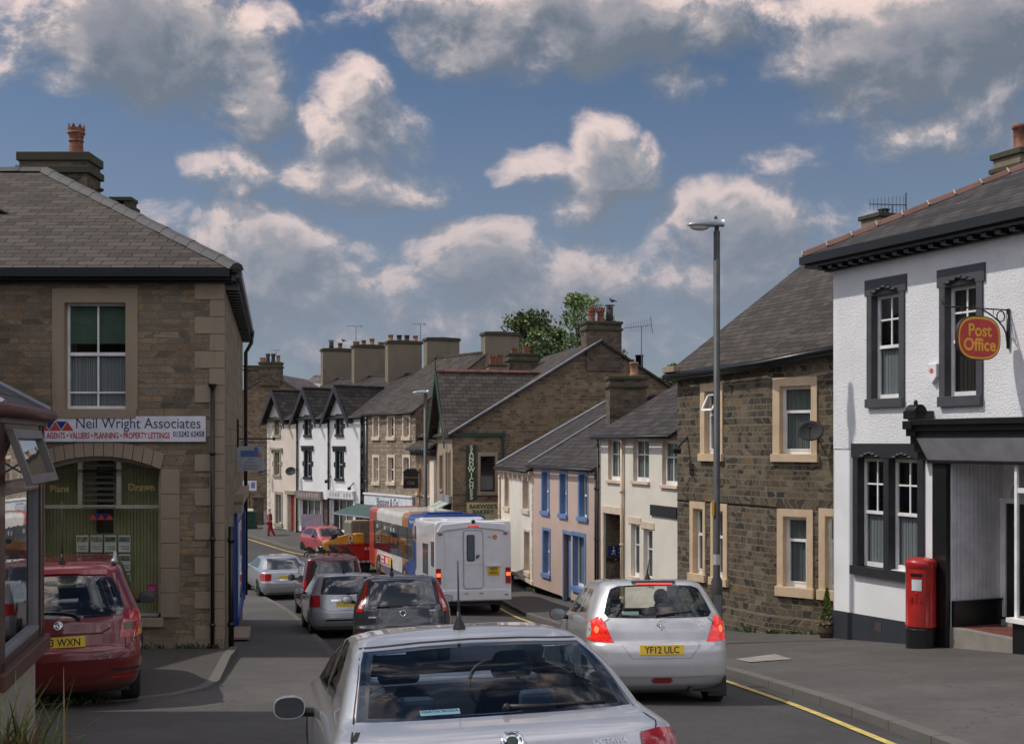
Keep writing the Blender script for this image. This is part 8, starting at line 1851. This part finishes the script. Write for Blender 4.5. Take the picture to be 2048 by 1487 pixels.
for sd in(-1,1):
    m=MB(); m.box(sd*(wB-.001),sd*(wB+.012),.9,8.35,1.18,2.38); g_=m.build('side_glazing',M_bg,Tb)
    m=MB()
    for y in(2.0,3.55,5.1,6.65,8.2): m.box(sd*(wB+.012),sd*(wB+.018),y-.03,y+.03,1.2,2.36)
    m.box(sd*(wB+.012),sd*(wB+.018),.95,8.3,2.02,2.045); m.build('window_bars',M_black,g_)
    m=MB()
    for y in(4.2,4.75,5.9,7.4): m.box(sd*(wB+.013),sd*(wB+.016),y,y+.28,2.06,2.22)
    m.build('ceiling_notices',paint('pale_notices',(.35,.38,.42),.5),g_)
    m=MB()
    for y in(3.1,3.9,4.6): m.box(sd*(wB+.013),sd*(wB+.016),y,y+.14,1.6,1.85)
    m.build('red_seat_backs',paint('seat_red',(.25,.03,.03),.6),g_)
    m=MB(); m.box(sd*wB,sd*(wB+.006),1.9,8.1,.30,.60); m.prism([(sd*wB,8.1,1.1),(sd*wB,8.1,.3),(sd*wB,6.0,.3),(sd*wB,6.6,.6),(sd*wB,7.4,.9)],(sd*.008,0,0)) if 0 else None; m.build('skirt',M_bk,Tb)
    m=MB(); m.prism([(sd*wB,8.12,1.15),(sd*wB,8.12,.31),(sd*wB,6.1,.31),(sd*wB,7.2,.62)],(sd*.010,0,0)); m.build('orange_sweep',M_bo,Tb)
    m=MB(); m.prism([(sd*wB,1.9,1.1),(sd*wB,2.3,1.1),(sd*wB,3.2,.31),(sd*wB,1.9,.31)],(sd*.010,0,0)); m.build('orange_sweep',M_bb,Tb)
    m=MB(); m.box(sd*wB,sd*(wB+.02),4.7,6.9,.64,1.06); ad=m.build('advert_frame',paint('pale_frame',(.6,.58,.55),.5),Tb)
    m=MB(); m.box(sd*(wB+.02),sd*(wB+.024),4.75,6.85,.67,1.03); m.build('advert_panel',paint('advert_red',(.50,.035,.03),.5),ad)
    m=MB(); m.box(sd*(wB+.024),sd*(wB+.027),4.8,5.25,.70,1.0); m.build('advert_yellow',paint('advert_yellow',(.65,.42,.03),.5),ad)
    m=MB(); m.box(sd*(wB+.024),sd*(wB+.027),5.4,5.8,.72,.98); m.box(sd*(wB+.024),sd*(wB+.027),6.15,6.7,.86,.99); m.box(sd*(wB+.024),sd*(wB+.027),6.15,6.7,.72,.80); m.build('advert_white',paint('advert_white',(.6,.57,.55),.5),ad)
    for y in(2.4,7.3):
        mm=Matrix.Translation((sd*(wB-.10),y,.46))@Matrix.Rotation(R(90)*sd,4,'Y'); m=MB(); m.lathe([(.52,-.02),(.52,.107),(.001,.107)],mm,24); a_=m.build('wheel_arch',M_black,Tb); m=MB(); m.lathe([(.28,-.1),(.46,-.1),(.46,.10),(.42,.125),(.28,.12),(.24,.09),(.001,.1)],mm,24); w_=m.build('wheel',M_tyre,Tb,smooth=True); m=MB(); m.lathe([(.27,.12),(.2,.10),(.08,.14),(.001,.14)],mm,18); m.build('rim',M_metal,w_,smooth=True)
text('Stagecoach',.20,Tb.matrix_basis.inverted()@Tb.matrix_basis@frame((-wB-.014,2.55-1.3,2.62),(0,-1,0),(0,0,1)),paint('bus_lettering',(.55,.55,.6),.5),Tb,name='lettering',sx=.8)
m=MB(); m.box(-.7,.7,1.2,2.0,2.86,2.95); m.build('roof_unit',M_bb,Tb,bevel=.04); m=MB(); m.box(-1.0,-.5,2.8,3.7,2.87,2.93); m.build('roof_hatch',M_bw,Tb,bevel=.02)
# ---- red lorry carrying a yellow excavator
hl=R(26); Tl=thing('red_lorry','red bodied tipper lorry behind the bus carrying the excavator','lorry',(-7.60,52.2,G(53))); Tl.rotation_euler=(0,0,hl); Tl.scale=(.62,.62,.62)
M_lr=paint('lorry_red',(.42,.018,.015),.4,coat=.4); M_ly=paint('excavator_yellow',(.60,.29,.03),.45,coat=.3); M_tn=paint('excavator_cab_tan',(.26,.22,.15),.5)
# the lorry stands across our view, its tail to the left
m=MB(); m.box(.15,4.2,-.0,2.3,.95,2.02); m.build('tipper_body',M_lr,Tl,bevel=.02)
m=MB()
for x in(.15,.9,1.9,2.86,4.15): m.box(x,x+.07,-.05,.0,.93,2.05)
m.box(.13,4.22,-.06,.0,1.98,2.06); m.build('body_ribs',M_lr,Tl)
m=MB(); m.box(.1,4.2,-.02,.04,.72,.90); 
m.build('striped_bar',paint('pale_red_bar',(.40,.14,.12),.5),Tl); m=MB()
for i in range(12): m.box(.15+.34*i,.30+.34*i,-.03,-.02,.74,.88)
m.build('white_stripes',paint('stripe_white',(.55,.5,.48),.5),Tl)
m=MB()
for i in range(3): m.box(2.0+.25*i,2.18+.25*i,-.055,-.05,1.62,1.80)
m.build('white_mark',paint('stripe_white',(.55,.5,.48),.5),Tl)
m=MB(); m.box(.2,6.2,.3,2.0,.5,.75); m.build('chassis',M_black,Tl)
m=MB(); m.box(4.4,6.2,0,2.3,.7,2.7); m.build('cab',M_lr,Tl,bevel=.1)
for x in(.9,2.0,5.2):
    for y in(.25,2.1):
        mm=Matrix.Translation((x,y,.5))@Matrix.Rotation(R(90),4,'X'); m=MB(); m.lathe([(.25,-.14),(.46,-.14),(.5,-.1),(.5,.1),(.46,.14),(.25,.14),(.001,.1)],mm,22); m.build('wheel',M_tyre,Tl,smooth=True)
Te=thing('mini_excavator','yellow excavator with tan cab and folded arm riding on the red lorry','excavator',(-7.60,52.2,G(53)+2.02*.62)); Te.rotation_euler=(0,0,hl); Te.scale=(.62,.62,.62) 
m=MB(); rbox(m,1.15,2.9,.5,2.0,-.0,1.62,.12,4); cb=m.build('cab',M_tn,Te,bevel=.02)
m=MB(); m.box(1.28,1.75,.48,.5,.5,1.48); m.box(1.85,2.75,.48,.5,.45,1.48); m.box(1.13,1.15,.6,1.9,.5,1.45); m.build('cab_window',paint('dusty_cab_glass',(.15,.15,.125),.3),cb)
m=MB(); m.tube([(1.2,.45,1.55),(1.2,.45,1.64),(2.9,.45,1.64)],.03,6); m.build('cab_rail',M_ly,cb)
m=MB(); m.box(1.28,2.0,.05,.6,.02,.80); m.build('engine_cover',M_ly,Te,bevel=.09); m=MB(); m.box(1.50,1.56,.035,.05,.66,.70); m.box(1.62,1.68,.035,.05,.66,.70);m.box(1.74,1.80,.035,.05,.66,.70);  m.build('vents',M_black,Te)
m=MB(); m.prism([(1.3,.12,.72),(1.3,.12,.22),(.35,.12,.08),(-.35,.12,.10),(-.35,.12,.36),(.30,.12,.62),(.75,.12,.72)],(0,.26,0)); m.build('boom',M_ly,Te,bevel=.03)
m=MB(); m.box(.85,1.16,.10,.12,.26,.62); lb=m.build('boom_label',paint('label_white',(.6,.58,.52),.5),Te); m=MB(); m.box(.95,1.06,.095,.10,.34,.54); m.build('label_mark',M_ink,lb)
m=MB(); m.ell((-.68,.25,.15),(.34,.17,.24),14,8); m.prism([(-.98,.12,.15),(-.66,.12,.05),(-.60,.12,-.30),(-.62,.12,-.9),(-.86,.12,-.9),(-.92,.12,-.3)],(0,.26,0)); m.build('dipper_arm',M_ly,Te,bevel=.04)
m=MB(); m.prism([(-1.35,0,-.15),(-1.05,0,.0),(-.92,0,-.1),(-.98,0,-.7),(-1.25,0,-1.0),(-1.45,0,-.7)],(0,.6,0)); m.build('bucket',M_tn,Te,bevel=.03)
m=MB(); m.tube([(-.55,.3,.3),(-.2,.25,.55),(.2,.25,.72),(.4,.25,.6)],.035,6); m.tube([(-.4,.2,.35),(-.15,.2,.75),(.1,.2,.8)],.03,6); m.box(-.35,.05,.15,.35,.42,.75); m.build('hydraulic_hoses',M_black,Te)
m=MB(); m.box(-.5,.9,.4,.9,-.35,.05); m.tube([(-.6,.5,.02),(1.2,.5,.02)],.08,8); m.build('undercarriage',M_tn,Te,bevel=.03)
